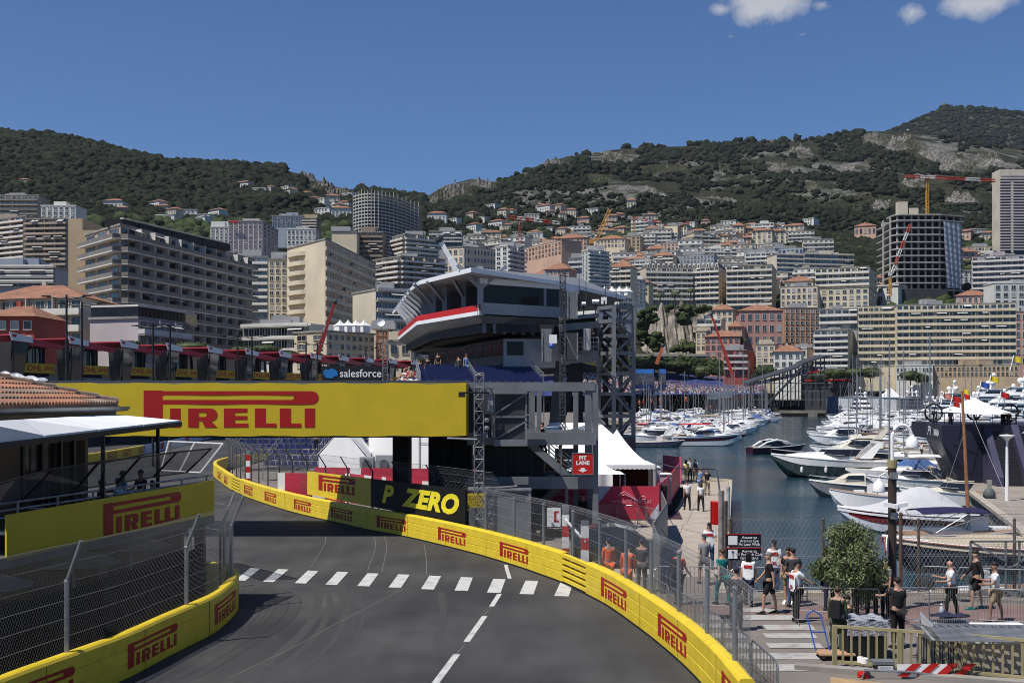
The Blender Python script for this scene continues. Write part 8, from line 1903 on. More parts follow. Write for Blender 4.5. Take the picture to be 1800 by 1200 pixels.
# lattice clad tower
t=thing('louvred_tower','tall tower wrapped in fine white louvres below the saddle of the hills','tower',(X(672,600),600,60)); D=600
def lt_(u): # plan curve
    x=X(619+107*u,D); return Vector((x,D+16*(u-.25)**2*4-6*math.sin(math.pi*u),0))
z0,z1=Z(520,D),Z(343,D); mb=MB(); n=18; mb.loft([[lt_(i/n)+Vector((0,1,z0)),lt_(i/n)+Vector((0,1,z1-4)),lt_(i/n)+Vector((0,25,z1-4)),lt_(i/n)+Vector((0,25,z0))] for i in range(n+1)]); mb.build('glass_core',M('tower_core',(.07,.075,.085),.4,.4,.1),t)
mb=MB(); k=0; z=z0
while z<z1+1: 
    mb.loft([[lt_(i/n)+Vector((0,-.5,z)),lt_(i/n)+Vector((0,.6,z+.2)),lt_(i/n)+Vector((0,.6,z+.75)),lt_(i/n)+Vector((0,-.5,z+.7))] for i in range(n+1)],closed=True); z+=1.75
mb.build('louvres',M('louvre_white',(.42,.42,.40),.6,.1,.1),t); mb=MB()
for i in range(n+1): mb.bar(lt_(i/n)+Vector((0,-.6,z0)),lt_(i/n)+Vector((0,-.6,z1+(1.5 if i%3 else 2.5))),.22)
mb.build('fin',PARW,t)
# construction tower
t=thing('construction_tower','unfinished rounded concrete tower with white tarpaulin and crane on top','tower',(X(1620,760),770,60)); D=760
def ct(u): y=D+34*(1-min(1,u/.22))**2+(u-.72)*30*(u>.72); return Vector((X(1549+146*u,y),y,0))
fl_=[376,386,399,411,424,436,448,460,472,484,496,508]
for i,y in enumerate(fl_):
    z=Z(y,D); s0_=0.0 if i else .12; mb=MB(); q=[ct(s0_+(1-s0_)*k/20) for k in range(21)]; mb.prism([(v.x,v.y) for v in [q[-1]+Vector((0,25,0)),q[0]+Vector((0,10,0))]+q],z-.7,z); mb.build('floor_slab',WC['conc'],t)
for k in range(12): mb=MB(); v=ct(.04+k*.085); mb.bx(v.x-.5,v.x+.5,v.y+2.2,v.y+3.2,Z(530,D),Z(377,D)); mb.build('column',WC['conc'],t)
mb=MB(); q=[ct(.16+.82*k/20)+Vector((0,7,0)) for k in range(21)]; mb.prism([(v.x,v.y) for v in [q[-1]+Vector((0,18,0)),q[0]+Vector((6,14,0))]+q],Z(530,D),Z(378,D)); mb.build('core_wall',DARK,t)
mb=MB(); mb.bx(X(1560,D),X(1663,D),D-3,D+20,Z(560,D),Z(509,D)); mb.build('dark_base',WC['dark'],t)
mb=MB(); z0,z1=Z(506,D),Z(390,D); mb.grid(lambda u,v:Vector((X(1657+39*u+ (1-v)*6*(1-u),D),D-1.5+24*u*.35+.25*math.sin(u*23+v*3)+.16*math.sin(v*71+u*4),z0+(z1-z0)*v)),24,40); mb.build('tarpaulin',M('tarpaulin',(.50,.50,.54),.7,.2,.1),t,smooth=True)
mb=MB(); 
mb.bx(X(1585,D),X(1603,D),D+8,D+12,Z(376,D),Z(351,D))
mb.build('concrete_core',WC['stone'],t); mb=MB(); mb.bx(X(1606,D),X(1622,D),D+8,D+14,Z(376,D),Z(362,D)); mb.build('concrete_core',WC['stone'],t)
# tall right tower
t=thing('high_rise','very tall ribbed tower cut by the right edge of the picture','tower',(X(1790,900),900,80)); D=900; mb=MB(); mb.bx(X(1758,D),X(1850,D),D,D+14,Z(460,D),Z(312,D)); mb.build('glass_body',M('tower_blue_glass',(.05,.08,.12),.15,.4,.05),t)
mb=MB(); mb.bx(X(1758,D)-.4,X(1758,D)-.02,D-.2,D+14.2,Z(460,D),Z(312,D)); mb.bx(X(1757,D),X(1850,D),D-1,D+14.5,Z(316,D),Z(298,D)); mb.bx(X(1776,D),X(1780,D),D-1.5,D+2,Z(455,D),Z(318,D)); mb.build('pale_wall',WC['stone'],t)
for k in range(27): mb=MB(); z=Z(440,D)+k*2.25; mb.bx(X(1758,D),X(1850,D),D-1.6,D,z,z+.95); mb.build('balcony_band',WC['lilac'],t)
# ---------------- villas scattered on slopes
vil=[]
for (w_,h,wl,rf_) in ((12,7,'cream','tile'),(10,6,'salmon','tile'),(14,6,'white','flat'),(9,8,'yellow','tile'),(16,8,'white','tile'),(11,6,'pink','tile')):
    t=thing('villa','','villa',(0,0,0)); mb=MB(); mb.bx(-w_/2,w_/2,0,9,-8,h); mb.build('wall',WC[wl],t)
    if rf_=='tile': mb=MB(); e=.8; mb.add([(-w_/2-e,-e,h),(w_/2+e,-e,h),(w_/2+e,9+e,h),(-w_/2-e,9+e,h),(-w_*.2,4.5,h+2.2),(w_*.2,4.5,h+2.2)],[(0,1,5,4),(1,2,5),(2,3,4,5),(3,0,4),(3,2,1,0)]); mb.build('roof',TILE,t)
    else: mb=MB(); mb.bx(-w_/2-.4,w_/2+.4,-.4,9.4,h,h+.4); mb.build('roof',PARW,t)
    for fz in range(int(h//3)):
        for k in range(int(w_//3)):
            o=bpy.data.objects.new('window',winmesh(1.4,1.6,PARW,GLB,'v')); COL.objects.link(o); o.parent=t; o.location=(-w_/2+1.6+k*3,-.02,fz*3+.9)
    vil.append(t)
vl=['cream villa with orange tiled roof scattered on the green slope','salmon villa with orange tiled roof scattered on the green slope','white flat roofed villa scattered on the green slope','tall yellow villa with orange tiled roof scattered on the slope','wide white villa with orange tiled roof scattered on the slope','pink villa with orange tiled roof scattered on the green slope']
vr=random.Random(21); used_v=set()
spots=[(x,y) for x,y in [(768,393),(795,396),(825,390),(845,393),(862,372),(882,386),(895,383),(870,408),(888,410),(905,403),(920,398),(912,420),(948,370),(955,378),(935,392),(968,382),(978,375),(990,392),(1003,383),(960,412),(985,415),(1000,410),(940,425),(1025,398),(1010,428),(850,425),(828,412),(1075,395),(1090,388),(1060,415),(1088,412),(1110,372),(1120,398),(1145,392),(1040,380),(950,440),(970,446),(905,425),
 (190,368),(198,374),(215,380),(270,373),(284,378),(300,385),(330,385),(355,392),(375,388),(425,338),(455,346),(470,343),(500,343),(505,350),(535,352),(548,360),(560,368),(575,372),(590,378),(602,370),(566,382),(610,352),(585,362),(40,330),(600,385),(350,400),(290,396),
 (1255,436),(1210,405),(1240,400),(1100,450),(1120,440),(1066,455),(1050,470),(1240,452),(1300,460),(1325,440),(1560,405),(1385,425),(1420,400),(1695,425),(1720,418),(1738,428),(1760,470),(1700,470),(1705,500),(1560,520),(1545,540),(1310,530),(1368,525),(1420,620),(1280,405),(880,440),(1090,505),(1075,520)]]
spots+=[(vr.uniform(985,1370),vr.uniform(415,545)) for _ in range(40)]+[(vr.uniform(930,1110),vr.uniform(400,505)) for _ in range(30)]
for x,y in spots:
    D=D_at(x,y); i=vr.choice([0,1,2,2,2,3,4,5,2,0] if y<400 or x<900 else [2,2,2,0,5,3,2,1]); o=vil[i] if i not in used_v else dup(vil[i]); used_v.add(i); place(o,(X(x,D),D,hz(x,D)+1),R(vr.uniform(-50,10)),vr.uniform(.8,1.25)*(1.5 if D<900 and x>980 else 1.0)); o['label']=vl[i]; o['group']='villas on the slopes kind %d'%(i+1)
for i in range(6):
    if i not in used_v: bpy.data.objects.remove(vil[i])
# mid-rise town blocks packed on the lower slope
tb=[]
for (w_,nf_,wl,rf_,bal) in ((18,5,'cream','f',1),(16,6,'white','f',1),(14,4,'salmon','t',0),(22,5,'stone','f',1),(15,5,'yellow','t',0),(20,4,'white','f',0),(16,5,'cream','t',0)):
    t=thing('town_block','','apartment block',(0,0,0)); h=nf_*3.1; mb=MB(); mb.bx(-w_/2,w_/2,0,12,-14,h); mb.build('wall',WC[wl],t); mb=MB()
    if rf_=='t': mb.add([(-w_/2-.8,-.8,h),(w_/2+.8,-.8,h),(w_/2+.8,12.8,h),(-w_/2-.8,12.8,h),(-w_*.22,6,h+2.4),(w_*.22,6,h+2.4)],[(0,1,5,4),(1,2,5),(2,3,4,5),(3,0,4),(3,2,1,0)]); mb.build('roof',TILE,t)
    else: mb.bx(-w_/2-.3,w_/2+.3,-.3,12.3,h,h+.5); mb.bx(-w_*.2,w_*.1,3,8,h+.5,h+2.6); mb.build('roof',RFL,t)
    n=int(w_//3.2); me=winmesh(1.7,1.9,PARW,GLB,'v')
    for f in range(nf_):
        for k in range(n):
            o=bpy.data.objects.new('window',me); COL.objects.link(o); o.parent=t; o.location=(-w_/2+w_*(k+.5)/n,-.02,f*3.1+.5)
        if bal and f: mb=MB(); mb.bx(-w_/2,w_/2,-1.3,0,f*3.1-.15,f*3.1+.05); mb.bx(-w_/2,w_/2,-1.35,-1.25,f*3.1,f*3.1+.95); mb.build('balcony',PARW,t)
    tb.append(t)
tl=['cream block with balconies','tall white block with balconies','salmon house with orange roof','wide stone coloured block with balconies','yellow house with orange roof','low white flat roofed block','cream house with orange roof']
ut=set()
for k in range(150):
    x=vr.uniform(1000,1440) if k<115 else vr.uniform(760,990); y=vr.uniform(424,540) if x>1080 else vr.uniform(430,505)
    if k>=115: y=vr.uniform(440,500)
    D=D_at(x,y); i=vr.randrange(7); o=tb[i] if i not in ut else dup(tb[i]); ut.add(i); place(o,(X(x,D),D,hz(x,D)+1),R(vr.uniform(-42,-4)),vr.uniform(.85,1.15)); o['label']=tl[i]+' packed into the hillside town'; o['group']='town blocks on the slope kind %d'%(i+1)
# garden greenery among the town
gp=[];gq=[]
for _ in range(2600):
    px=g_.uniform(880,1760); Ds,zs=prof(px); D=g_.uniform(Ds[1],Ds[4]); X_=(px-900)*D/F
    if noise2(X_,D,50,4)<-.05: continue
    r=g_.uniform(2.5,5.5); gp.append((X_,D,hz(px,D)+r*.4,r,r*.9))
for _ in range(1200):
    px=g_.uniform(1395,1600); D=g_.uniform(840,1080); gq.append((X(px,D),D,hz(px,D)+2,g_.uniform(3,6),g_.uniform(3,6)))
for _ in range(900):
    px=g_.uniform(-50,640); Ds,zs=prof(px); D=g_.uniform(Ds[1],Ds[3]); r=g_.uniform(3,6); gp.append((X(px,D),D,hz(px,D)+r*.4,r,r))
for cx,cy,sx,sy_,n in ((1140,556,12,8,16),(1215,543,22,4,14),(1200,562,8,8,12),(1128,580,6,14,22),(1240,600,6,8,20),(1180,640,60,6,120),(1240,645,50,6,110),(1215,612,22,4,30),(1350,612,40,5,40),(1290,620,12,5,20),(1150,600,10,10,30)):
    for _ in range(n*3):
        x=cx+g_.normal(0,sx*.62);y=cy+g_.normal(0,sy_*.62); D=(628 if y<622 else 592)-g_.uniform(0,6); r=g_.uniform(.9,2.2); gp.append((X(x,D),D,Z(y,D),r,r*.9))
forest('garden_trees','garden greenery filling the gaps between the town buildings',gp,FM2,True)
forest('forest','dark wood between the office block and the unfinished tower',gq,FM,True)
# ---------------- single trees: umbrella pines and palms
PINE=foliage('pine_needles',(.075,.10,.028),(.022,.036,.012),.5)
def pine(label,x,y,D,w_,h,group=None,yb=None):
    t=thing('pine_tree',label,'tree',(X(x,D),D,0),group); rg=random.Random(int(x)); c=P(x,y,D); mb=MB(); W_=w_*D/F/2; H_=h*D/F/2
    leafcrown(mb,c,(W_,W_*.8,H_),int(1500),max(.25,D/900),rg,shell=.75); o=len(mb.v)
    mb.ball(c,1,12,0,(W_*.86,W_*.7,H_*.8)); mb.build('crown',PINE,t); mb=MB(); mb.tube([(c.x,c.y,0),(c.x+.3,c.y,c.z*.6),(c.x,c.y,c.z-H_*.4)],[.35,.3,.25],7); mb.build('trunk',M('bark'),t); return t
for x,y,D,w_,h in ((230,606,185,60,16),(290,608,190,50,12),(335,610,195,70,22),(430,615,220,60,16),(465,614,225,60,20),(505,622,235,50,12),(560,628,250,50,10),(735,636,265,40,12)): pine('green umbrella pine rising behind the pit row',x,y,D,w_,h,'umbrella pines behind the pit row')
pine('big round umbrella pine in front of the cream villa',1344,652,540,42,26)
for x,y,w_,h in ((1150,637,56,14),(1190,640,60,14),(1235,652,40,24),(1262,652,30,20),(1210,650,30,18),(1120,640,40,12)): pine('umbrella pine above the distant crowded grandstand',x,y,572,w_,h,'umbrella pines above the distant grandstand')
for x,y,w_ in ((1465,656,50),(1500,655,46),(1530,655,44),(1600,660,40),(1620,664,30),(1440,662,40)): pine('pine tree in front of the yellow harbour block',x,y,540,w_,18,'pines in front of the yellow harbour block')
def palm(label,x,yb,yt,D,group):
    t=thing('palm_tree',label,'tree',(X(x,D),D,Z(yb,D)),group); z0,z1=Z(yb,D),Z(yt,D); mb=MB(); mb.tube([(X(x,D),D,z0),(X(x,D)+.2,D,z1)],.35,6); mb.build('trunk',M('bark'),t); mb=MB()
    for k in range(16):
        a=2*math.pi*k/16; r=3.2; u=Vector((math.cos(a),math.sin(a),0)); p=Vector((X(x,D)+.2,D,z1)); sd=Vector((-u.y,u.x,0))*.45; dz=[0,.7+.4*(k%2),.5,-.9-.5*(k%3)]
        q=[p+u*r*j/3+Vector((0,0,dz[j])) for j in range(4)]; mb.loft([[v-sd*(1 if 0<j<3 else .3),v+Vector((0,0,.15)),v+sd*(1 if 0<j<3 else .3)] for j,v in enumerate(q)],closed=False,caps=False)
    mb.build('crown',PINE,t)
for x,yb,yt,D in ((1160,535,518,655),(1186,536,516,655),(1214,536,510,655),(1200,612,600,610),(1304,612,598,600)): palm('palm tree on the terrace above the cliff',x,yb,yt,D,'palm trees around the cliff')
# ---------------- cranes
def tcrane(label,x,yb,yt,D,j0,j1,yj,m,jm,wd=1.6):
    t=thing('tower_crane',label,'crane',(X(x,D),D,Z(yb,D)))
    def lat(mb,a,b,w_,r,seg):
        a=Vector(a);b=Vector(b);L=(b-a).length;d=(b-a)/L; up=Vector((0,0,1)) if abs(d.z)<.9 else Vector((1,0,0)); s1=d.cross(up).normalized()*w_/2; s2=s1.cross(d).normalized()*w_/2; c=[-s1-s2,s1-s2,s1+s2,-s1+s2]
        for k in c: mb.tube([a+k,b+k],r,4,cap=False)
        n=int(L/seg)
        for i in range(n):
            for k in range(4): mb.tube([a+d*L*i/n+c[k],a+d*L*(i+1)/n+c[(k+1)%4]],r*.7,3,cap=False)
    mb=MB(); lat(mb,(X(x,D),D,Z(yb,D)),(X(x,D),D,Z(yt,D)),wd,wd*.12,wd*1.3); mb.build('crane_mast',m,t)
    n=6
    for i in range(n):
        u0,u1=i/n,(i+1)/n; a=Vector((X(j0,D),D-1,Z(yj[0],D)));b=Vector((X(j1,D),D-1,Z(yj[1],D))); mb=MB(); lat(mb,a.lerp(b,u0),a.lerp(b,u1),wd,wd*.14,wd*1.2); mb.build('jib',jm[i%len(jm)],t)
    mb=MB(); mb.box((X(x,D),D,Z(yt,D)),(wd*1.6,wd*1.6,wd*1.5)); mb.build('cab',jm[0],t)
    mb=MB(); mb.tube([(X(x,D),D,Z(yt-5,D)),(X(j1*.5+x*.5,D),D-1,Z((yj[0]+yj[1])/2,D))],.15,4); mb.build('tie_cable',DGREY,t)
    return t
CYE=M('crane_yellow',(.55,.27,.04),.6,.1); CWH=M('crane_white',(.6,.6,.58),.6); CRD=M('crane_red',(.42,.05,.03),.6)
tcrane('yellow masted tower crane with red and white jib above the unfinished tower',1630,378,312,780,1590,1748,(310,318),CYE,[CRD,CWH,CRD])
tcrane('red and white luffing crane in front of the unfinished tower',1565,520,482,700,1567,1599,(480,395),CYE,[CWH,CRD,CWH,CRD],1.3)
tcrane('red tower crane among the villas in the middle of the slope',914,446,384,720,893,985,(382,393),CRD,[CRD,CWH])
tcrane('yellow luffing crane behind the slim residential tower',1040,480,425,640,1047,1072,(425,368),CYE,[CYE])
tcrane('small crane with pale jib left of the upper town',1115,412,386,1040,1103,1155,(383,390),CYE,[CWH,CRD])
tcrane('crane with red jib and turquoise end in the upper town',1198,420,396,1020,1144,1212,(400,392),CYE,[CRD,CWH,CRD])
def boom(label,a,b,D,m,w0,w1):
    t=thing('mobile_crane_boom',label,'crane',P(*a,D)); A_=P(*a,D);B_=P(*b,D); 
    mb=MB(); k=A_.lerp(B_,.5); mb.bar(A_,k,w0,w0*1.2); mb.build('boom_section',m,t); mb=MB(); mb.bar(A_.lerp(B_,.48),B_,w1,w1*1.2); mb.build('boom_section',m,t); mb=MB(); mb.ball(B_,w1*1.2,8); mb.build('boom_head',DGREY,t); return t
boom('red telescopic crane boom leaning right beside the cream tower',(553,640),(589,530),240,M('boom_dark_red',(.25,.03,.03),.5),.7,.45)
boom('white telescopic crane boom behind the control building roof',(812,490),(772,420),300,GEL,1.5,1.0)
boom('red crane boom leaning left over the viaduct',(1290,665),(1250,552),500,CRD,1.1,.7)
boom('small orange crane boom below the cliff',(1154,640),(1165,607),560,M('boom_orange',(.5,.14,.05),.5),1.3,.9)
for x,y in ((569,584),(592,583),(617,585)):
    p=P(x,584,282); tent('roof_gazebo','white gazebo tent on the low cream apartment wing',p.x-2.2,p.x+2.2,282,286,0,0) if False else None
t=thing('roof_gazebo','row of white pointed gazebos on the low cream apartment wing','gazebo',P(620,584,283)); mb=MB()
for k in range(4):
    c=P(598+k*14,584,284); mb.lathe(c,[(1.6,0),(1.6,1.6)],4); mb.lathe(c+Vector((0,0,1.6)),[(1.8,0),(.6,.8),(0,1.6)],4)
mb.build('canopy',WHITEF,t)
t=thing('roof_gazebo','row of white pointed gazebos on the white terraces','gazebo',P(1080,512,452)); mb=MB()
for k in range(5):
    c=P(1050+k*13,520,454); mb.lathe(c,[(2.2,0),(2.2,1.6)],4); mb.lathe(c+Vector((0,0,1.6)),[(2.6,0),(.8,1.2),(0,2.4)],4)
mb.build('canopy',WHITEF,t)
t=thing('satellite_dish','white satellite dish on the roof behind the pit row','dish',P(670,568,288)); c=P(670,568,288); mb=MB(); mb.lathe(c,[(0,0),(.6,.1),(1.0,.4)],12); mb.v=[tuple(c+Matrix.Rotation(R(70),3,'X')@(Vector(v)-c)) for v in mb.v]; mb.build('dish',WHITE,t); mb=MB(); mb.tube([c,c-Vector((0,-.3,2.5))],.1,5); mb.build('mount',GALV,t)

# ---------------- thin summer haze over the bay and hills
mb=MB(); mb.bx(-3200,5200,-80,6200,-6,1350); hm=bpy.data.materials.new('haze'); hm.use_nodes=True; t_=hm.node_tree; t_.nodes.remove(t_.nodes['Principled BSDF']); pv_=t_.nodes.new('ShaderNodeVolumePrincipled'); pv_.inputs['Color'].default_value=(.72,.84,1,1); pv_.inputs['Density'].default_value=.00002; pv_.inputs['Anisotropy'].default_value=.2
t_.links.new(pv_.outputs[0],t_.nodes['Material Output'].inputs['Volume']); hb_=mb.build('haze',hm); hb_['kind']='stuff'; hb_['label']='thin blue summer haze over the harbour and hills'; hb_['category']='haze'
# ---------------- people
def dirv_(pitch,out,side):
    """unit vector: pitch forward from straight down, out sideways"""
    p,o=R(pitch),R(out); return Vector((side*math.sin(o)*math.cos(p),math.sin(p),-math.cos(p)*math.cos(o)))
def skinmesh(name,verts,edges,radii,root,mats,sub=1):
    me=bpy.data.meshes.new(name); me.from_pydata([tuple(v) for v in verts],edges,[]); ob=bpy.data.objects.new(name,me); TS.collection.objects.link(ob)
    md=ob.modifiers.new('s','SKIN'); md.use_smooth_shade=True
    sv=me.skin_vertices[0].data
    for i,r in enumerate(radii): sv[i].radius=(r if isinstance(r,tuple) else (r,r)); sv[i].use_root=(i==root)
    if sub: ob.modifiers.new('u','SUBSURF').levels=sub
    dg=tdg(); nm=bpy.data.meshes.new_from_object(ob.evaluated_get(dg)); bpy.data.objects.remove(ob); nm.name=name; nm.materials.clear(); nm.materials.append(mats); return nm
HAIRM={'dark':M('hair_dark',(.02,.014,.01),.6,.3,20),'brown':M('hair_brown',(.07,.04,.022),.6,.3,20),'grey':M('hair_grey',(.25,.24,.23),.6,.3,20),'bald':None}
def person(label,loc,yaw,pose='stand',top=CB,bot=CB,hair='dark',cap=None,short=False,skin=SKIN1,sleeve=.5,arms=None,legs=None,lean=0,bag=None,group=None,h=1.75,bib=None,longhair=False,shoe=CB,tw=0,num=None,extra=None,sit=False):
    """local: faces +y"""
    t=thing('person',label,'person',(0,0,0),group); s=h/1.75
    la=legs or {'stand':((2,3),(-2,3)),'walk':((22,6),(-20,-4)),'sit':((85,88),(85,88))}[pose if pose in('stand','walk','sit') else 'stand']
    # legs: (thigh pitch, shank pitch)
    aa=arms or {'stand':((4,8,12,4),(4,8,12,4)),'walk':((-22,8,-5,5),(24,8,40,4)),'sit':((30,8,80,0),(30,8,80,0))}[pose if pose in('stand','walk','sit') else 'stand']
    V=[];E=[];Rr=[]
    def av(p,r,par=None):
        V.append(Vector(p)*s); Rr.append(tuple(x*s for x in r) if isinstance(r,tuple) else r*s)
        if par is not None: E.append((par,len(V)-1))
        return len(V)-1
    ln_=math.sin(R(lean)); lc=math.cos(R(lean)); hz0=.93 if not sit else .50
    def tor(z,y=0,x=0): d=z-.93; return (x,y+d*ln_,hz0+d*lc)
    pel=av((0,0,hz0),(.155,.115)); wa_=av(tor(1.08),(.145,.105),pel); ch=av(tor(1.28),(.17,.12),wa_); ub=av(tor(1.41),(.15,.10),ch); nk=av(tor(1.50,.01),(.058,.06),ub); hd0=av(tor(1.57,.025),(.07,.08),nk); hd=av(tor(1.66,.035),(.078,.098),hd0); hd2=av(tor(1.73,.03),(.055,.07),hd)
    nose=av(tor(1.64,.145),(.012,.012),hd)
    for sg in (-1,1): av(tor(1.645,.02,sg*.088),(.012,.02),hd)
    armv=[];legv=[]
    for k,sg in enumerate((-1,1)):
        a=aa[k]; sh=av(tor(1.42,0,sg*.175),(.058,.055),ub); ps=Vector(tor(1.42,0,sg*.175)); e=ps+dirv_(a[0],a[1],sg)*.29; el=av(e,(.042,.042),sh); w_=e+dirv_(a[2],a[3],sg)*.25; wr=av(w_,(.027,.025),el); d=dirv_(a[2]+6,a[3],sg); pm=av(w_+d*.075,(.02,.036),wr)
        fx=Vector((0,1,0)) if abs(d.y)<.8 else Vector((0,0,1)); lat_=d.cross(Vector((sg,0,0))).normalized()
        for f,(o,l) in enumerate(((-.027,.062),(-.009,.074),(.009,.07),(.026,.054))):
            b_=w_+d*.10+lat_*o; q1=av(b_+d*l*.5,.0085,pm); q2=av(b_+d*l*.9+Vector((-sg*.012,0,0)),.007,q1)
        th=av(w_+d*.045+lat_*-.04+Vector((-sg*.01,0,0)),.010,wr); av(w_+d*.085+lat_*-.055+Vector((-sg*.018,0,0)),.008,th)
        armv.append((sh,el,wr))
    for k,sg in enumerate((-1,1)):
        a=la[k]; hp=av((sg*.095,0,hz0-.06),(.088,.095),pel); ph=Vector((sg*.095,0,hz0-.06)); kn=ph+dirv_(a[0],2,sg)*.42; kv=av(kn,(.058,.062),hp); ank=kn+dirv_(a[1]-4,1,sg)*.40 if not sit else kn+dirv_(-6,1,sg)*.40
        cf=kn.lerp(ank,.3); cv=av(cf+Vector((0,-.012,0)),(.05,.058),kv); an=av(ank,(.034,.04),cv); hl=av(ank+Vector((0,-.02,-.05)),(.034,.035),an); toe=av(ank+Vector((sg*.02,.15,-.06)),(.036,.022),hl); legv.append((hp,kv,cv,an,hl,toe))
    zmin=min(V[l[4]].z for l in legv)-.035*s
    dz=Vector((0,0,-zmin)); V=[v+dz for v in V]
    o=bpy.data.objects.new('body',skinmesh('body',V,E,Rr,pel,skin)); COL.objects.link(o); o.parent=t
    def sub(ids,edges,nm,mat,grow,rr=None,extra=None):
        mp={i:k for k,i in enumerate(ids)}; vs=[V[i] for i in ids]; ra=[(Rr[i][0]+grow,Rr[i][1]+grow) for i in ids]; ed=[(mp[a],mp[b]) for a,b in edges]
        if extra:
            for (frm,to,u,r) in extra: vs.append(V[frm].lerp(V[to],u)); ra.append((r,r)); ed.append((mp[frm],len(vs)-1))
        q=bpy.data.objects.new(nm,skinmesh(nm,vs,ed,ra,0,mat)); COL.objects.link(q); q.parent=t; return q
    (s0,e0,w0),(s1,e1,w1)=armv
    if sleeve>=1: sub([pel,wa_,ch,ub,s0,e0,s1,e1],[(pel,wa_),(wa_,ch),(ch,ub),(ub,s0),(s0,e0),(ub,s1),(s1,e1)],'shirt',top,.014*s,extra=[(e0,w0,.85,.04*s),(e1,w1,.85,.04*s)])
    else: sub([pel,wa_,ch,ub,s0,s1],[(pel,wa_),(wa_,ch),(ch,ub),(ub,s0),(ub,s1)],'shirt',top,.016*s,extra=[(s0,e0,.75 if sleeve else .1,.062*s),(s1,e1,.75 if sleeve else .1,.062*s)])
    (h0,k0,c0,a0,l0,t0),(h1,k1,c1,a1,l1,t1)=legv
    if short: sub([pel,h0,h1],[(pel,h0),(pel,h1)],'shorts',bot,.022*s,extra=[(h0,k0,.88,.09*s),(h1,k1,.88,.09*s)])
    else: sub([pel,h0,k0,c0,a0,h1,k1,c1,a1],[(pel,h0),(h0,k0),(k0,c0),(c0,a0),(pel,h1),(h1,k1),(k1,c1),(c1,a1)],'trousers',bot,.016*s)
    for l,to in ((l0,t0),(l1,t1)):
        mb=MB(); a=V[l];b=V[to]; mb.loft([[Vector((a.x-w_,y,z0)) for w_,z0 in ((-.045*s,a.z-.045*s),(.045*s,a.z-.045*s),(.04*s,a.z+zz),(-.04*s,a.z+zz))] for y,zz in ((a.y-.05*s,.05*s),(a.y+.04*s,.06*s),(b.y-.02*s,.01*s),(b.y+.05*s,-.02*s))]); mb.build('shoe',shoe,t)
    H_=V[hd]; up=Vector((0,ln_,lc))
    if cap or hair!='bald':
        mb=MB(); c=H_+up*.035*s+Vector((0,-.012*s,0)); mb.ball(c,.106*s,10,0,(.86,1.0,.92)); 
        o_=len(mb.v); mb.v=[(x,y,max(z,c.z-.02*s if cap else c.z-(.01 if y>c.y+.03 else .06)*s)) for x,y,z in mb.v]
        if longhair: mb.loft([[H_+Vector((x*.09*s,-.05*s+y*.05*s,z*s)) for x,y in ((-1,-1),(1,-1),(1,.6),(-1,.6))] for z in (.05,-.08,-.2)]+[[H_+Vector((x*.05*s,-.09*s+y*.03*s,-.3*s)) for x,y in ((-1,-1),(1,-1),(1,1),(-1,1))]])
        if cap:
            q=[c+Vector((.075*s*math.cos(a),.07*s+.11*s*math.sin(a),-.0*s)) for a in [math.pi*i/8 for i in range(9)]]; mb.loft([q,[v+Vector((0,0,.014*s)) for v in q]]); mb.build('cap',cap,t,smooth=False)
            if longhair or hair!='bald':
                m2=MB(); m2.ball(H_+Vector((0,-.025*s,0)),.092*s,8,0,(.9,.9,.95)); m2.v=[(x,min(y,H_.y+.02*s),z) for x,y,z in m2.v]
                if longhair: m2.loft([[H_+Vector((x*.08*s,-.06*s+y*.04*s,z*s)) for x,y in ((-1,-1),(1,-1),(1,.6),(-1,.6))] for z in (.0,-.15,-.32)])
                m2.build('hair',HAIRM[hair] or HAIRM['grey'],t)
        else: mb.build('hair',HAIRM[hair],t,smooth=True)
    mb=MB()
    for sg in (-1,1): mb.ball(H_+Vector((sg*.032*s,.092*s,.005*s)),.011*s,6)
    mb.build('eyes',BLK,t); mb=MB(); mb.bar(H_+Vector((-.022*s,.095*s,-.05*s)),H_+Vector((.022*s,.095*s,-.05*s)),.008); mb.build('mouth',REDP,t)
    C_=V[ch]
    if bib:
        mb=MB()
        for y in (-1,1): mb.grid(lambda u,v:Vector(((u-.5)*.36*s,C_.y+y*(.145+.02*math.sin(math.pi*u))*s,C_.z+(.12-.52*(1-v))*s)),4,4)
        mb.build('bib',CW,t); mb=MB()
        for y in (-1,1): mb.bar(Vector((-.13*s,C_.y+y*.172*s,C_.z+.03*s)),Vector((.13*s,C_.y+y*.172*s,C_.z+.03*s)),.006,.1*s)
        if num: 
            for y in (-1,1): mb=text_mb(num,.16*s,lambda u,v,y=y:Vector((-y*u*-1*-1*1.0 if False else (u if y<0 else -u),C_.y+y*.178*s,C_.z-.28*s+v)),bold=.006,mb=mb)
        mb.build('bib_print',CR,t)
    if bag: 
        mb=MB(); mb.loft([[Vector((x*w_,C_.y-.14*s-d_,C_.z+z)) for x,d_ in ((-1,0),(1,0),(.8,.15),(-.8,.15))] for z,w_ in ((-.28,.13),(-.2,.16),(.08,.16),(.16,.11))]); b=mb.build('backpack',bag,t)
        mb=MB(); 
        for sg in (-1,1): mb.tube([Vector((sg*.1,C_.y-.13,C_.z+.1)),Vector((sg*.1,C_.y,C_.z+.21)),Vector((sg*.1,C_.y+.15,C_.z+.05)),Vector((sg*.12,C_.y+.1,C_.z-.2))],.014,5)
        mb.build('strap',bag,b)
    place(t,loc,R(yaw)); return t
def gp_(x,y,z=0.0): v=G(x,y,z); return v
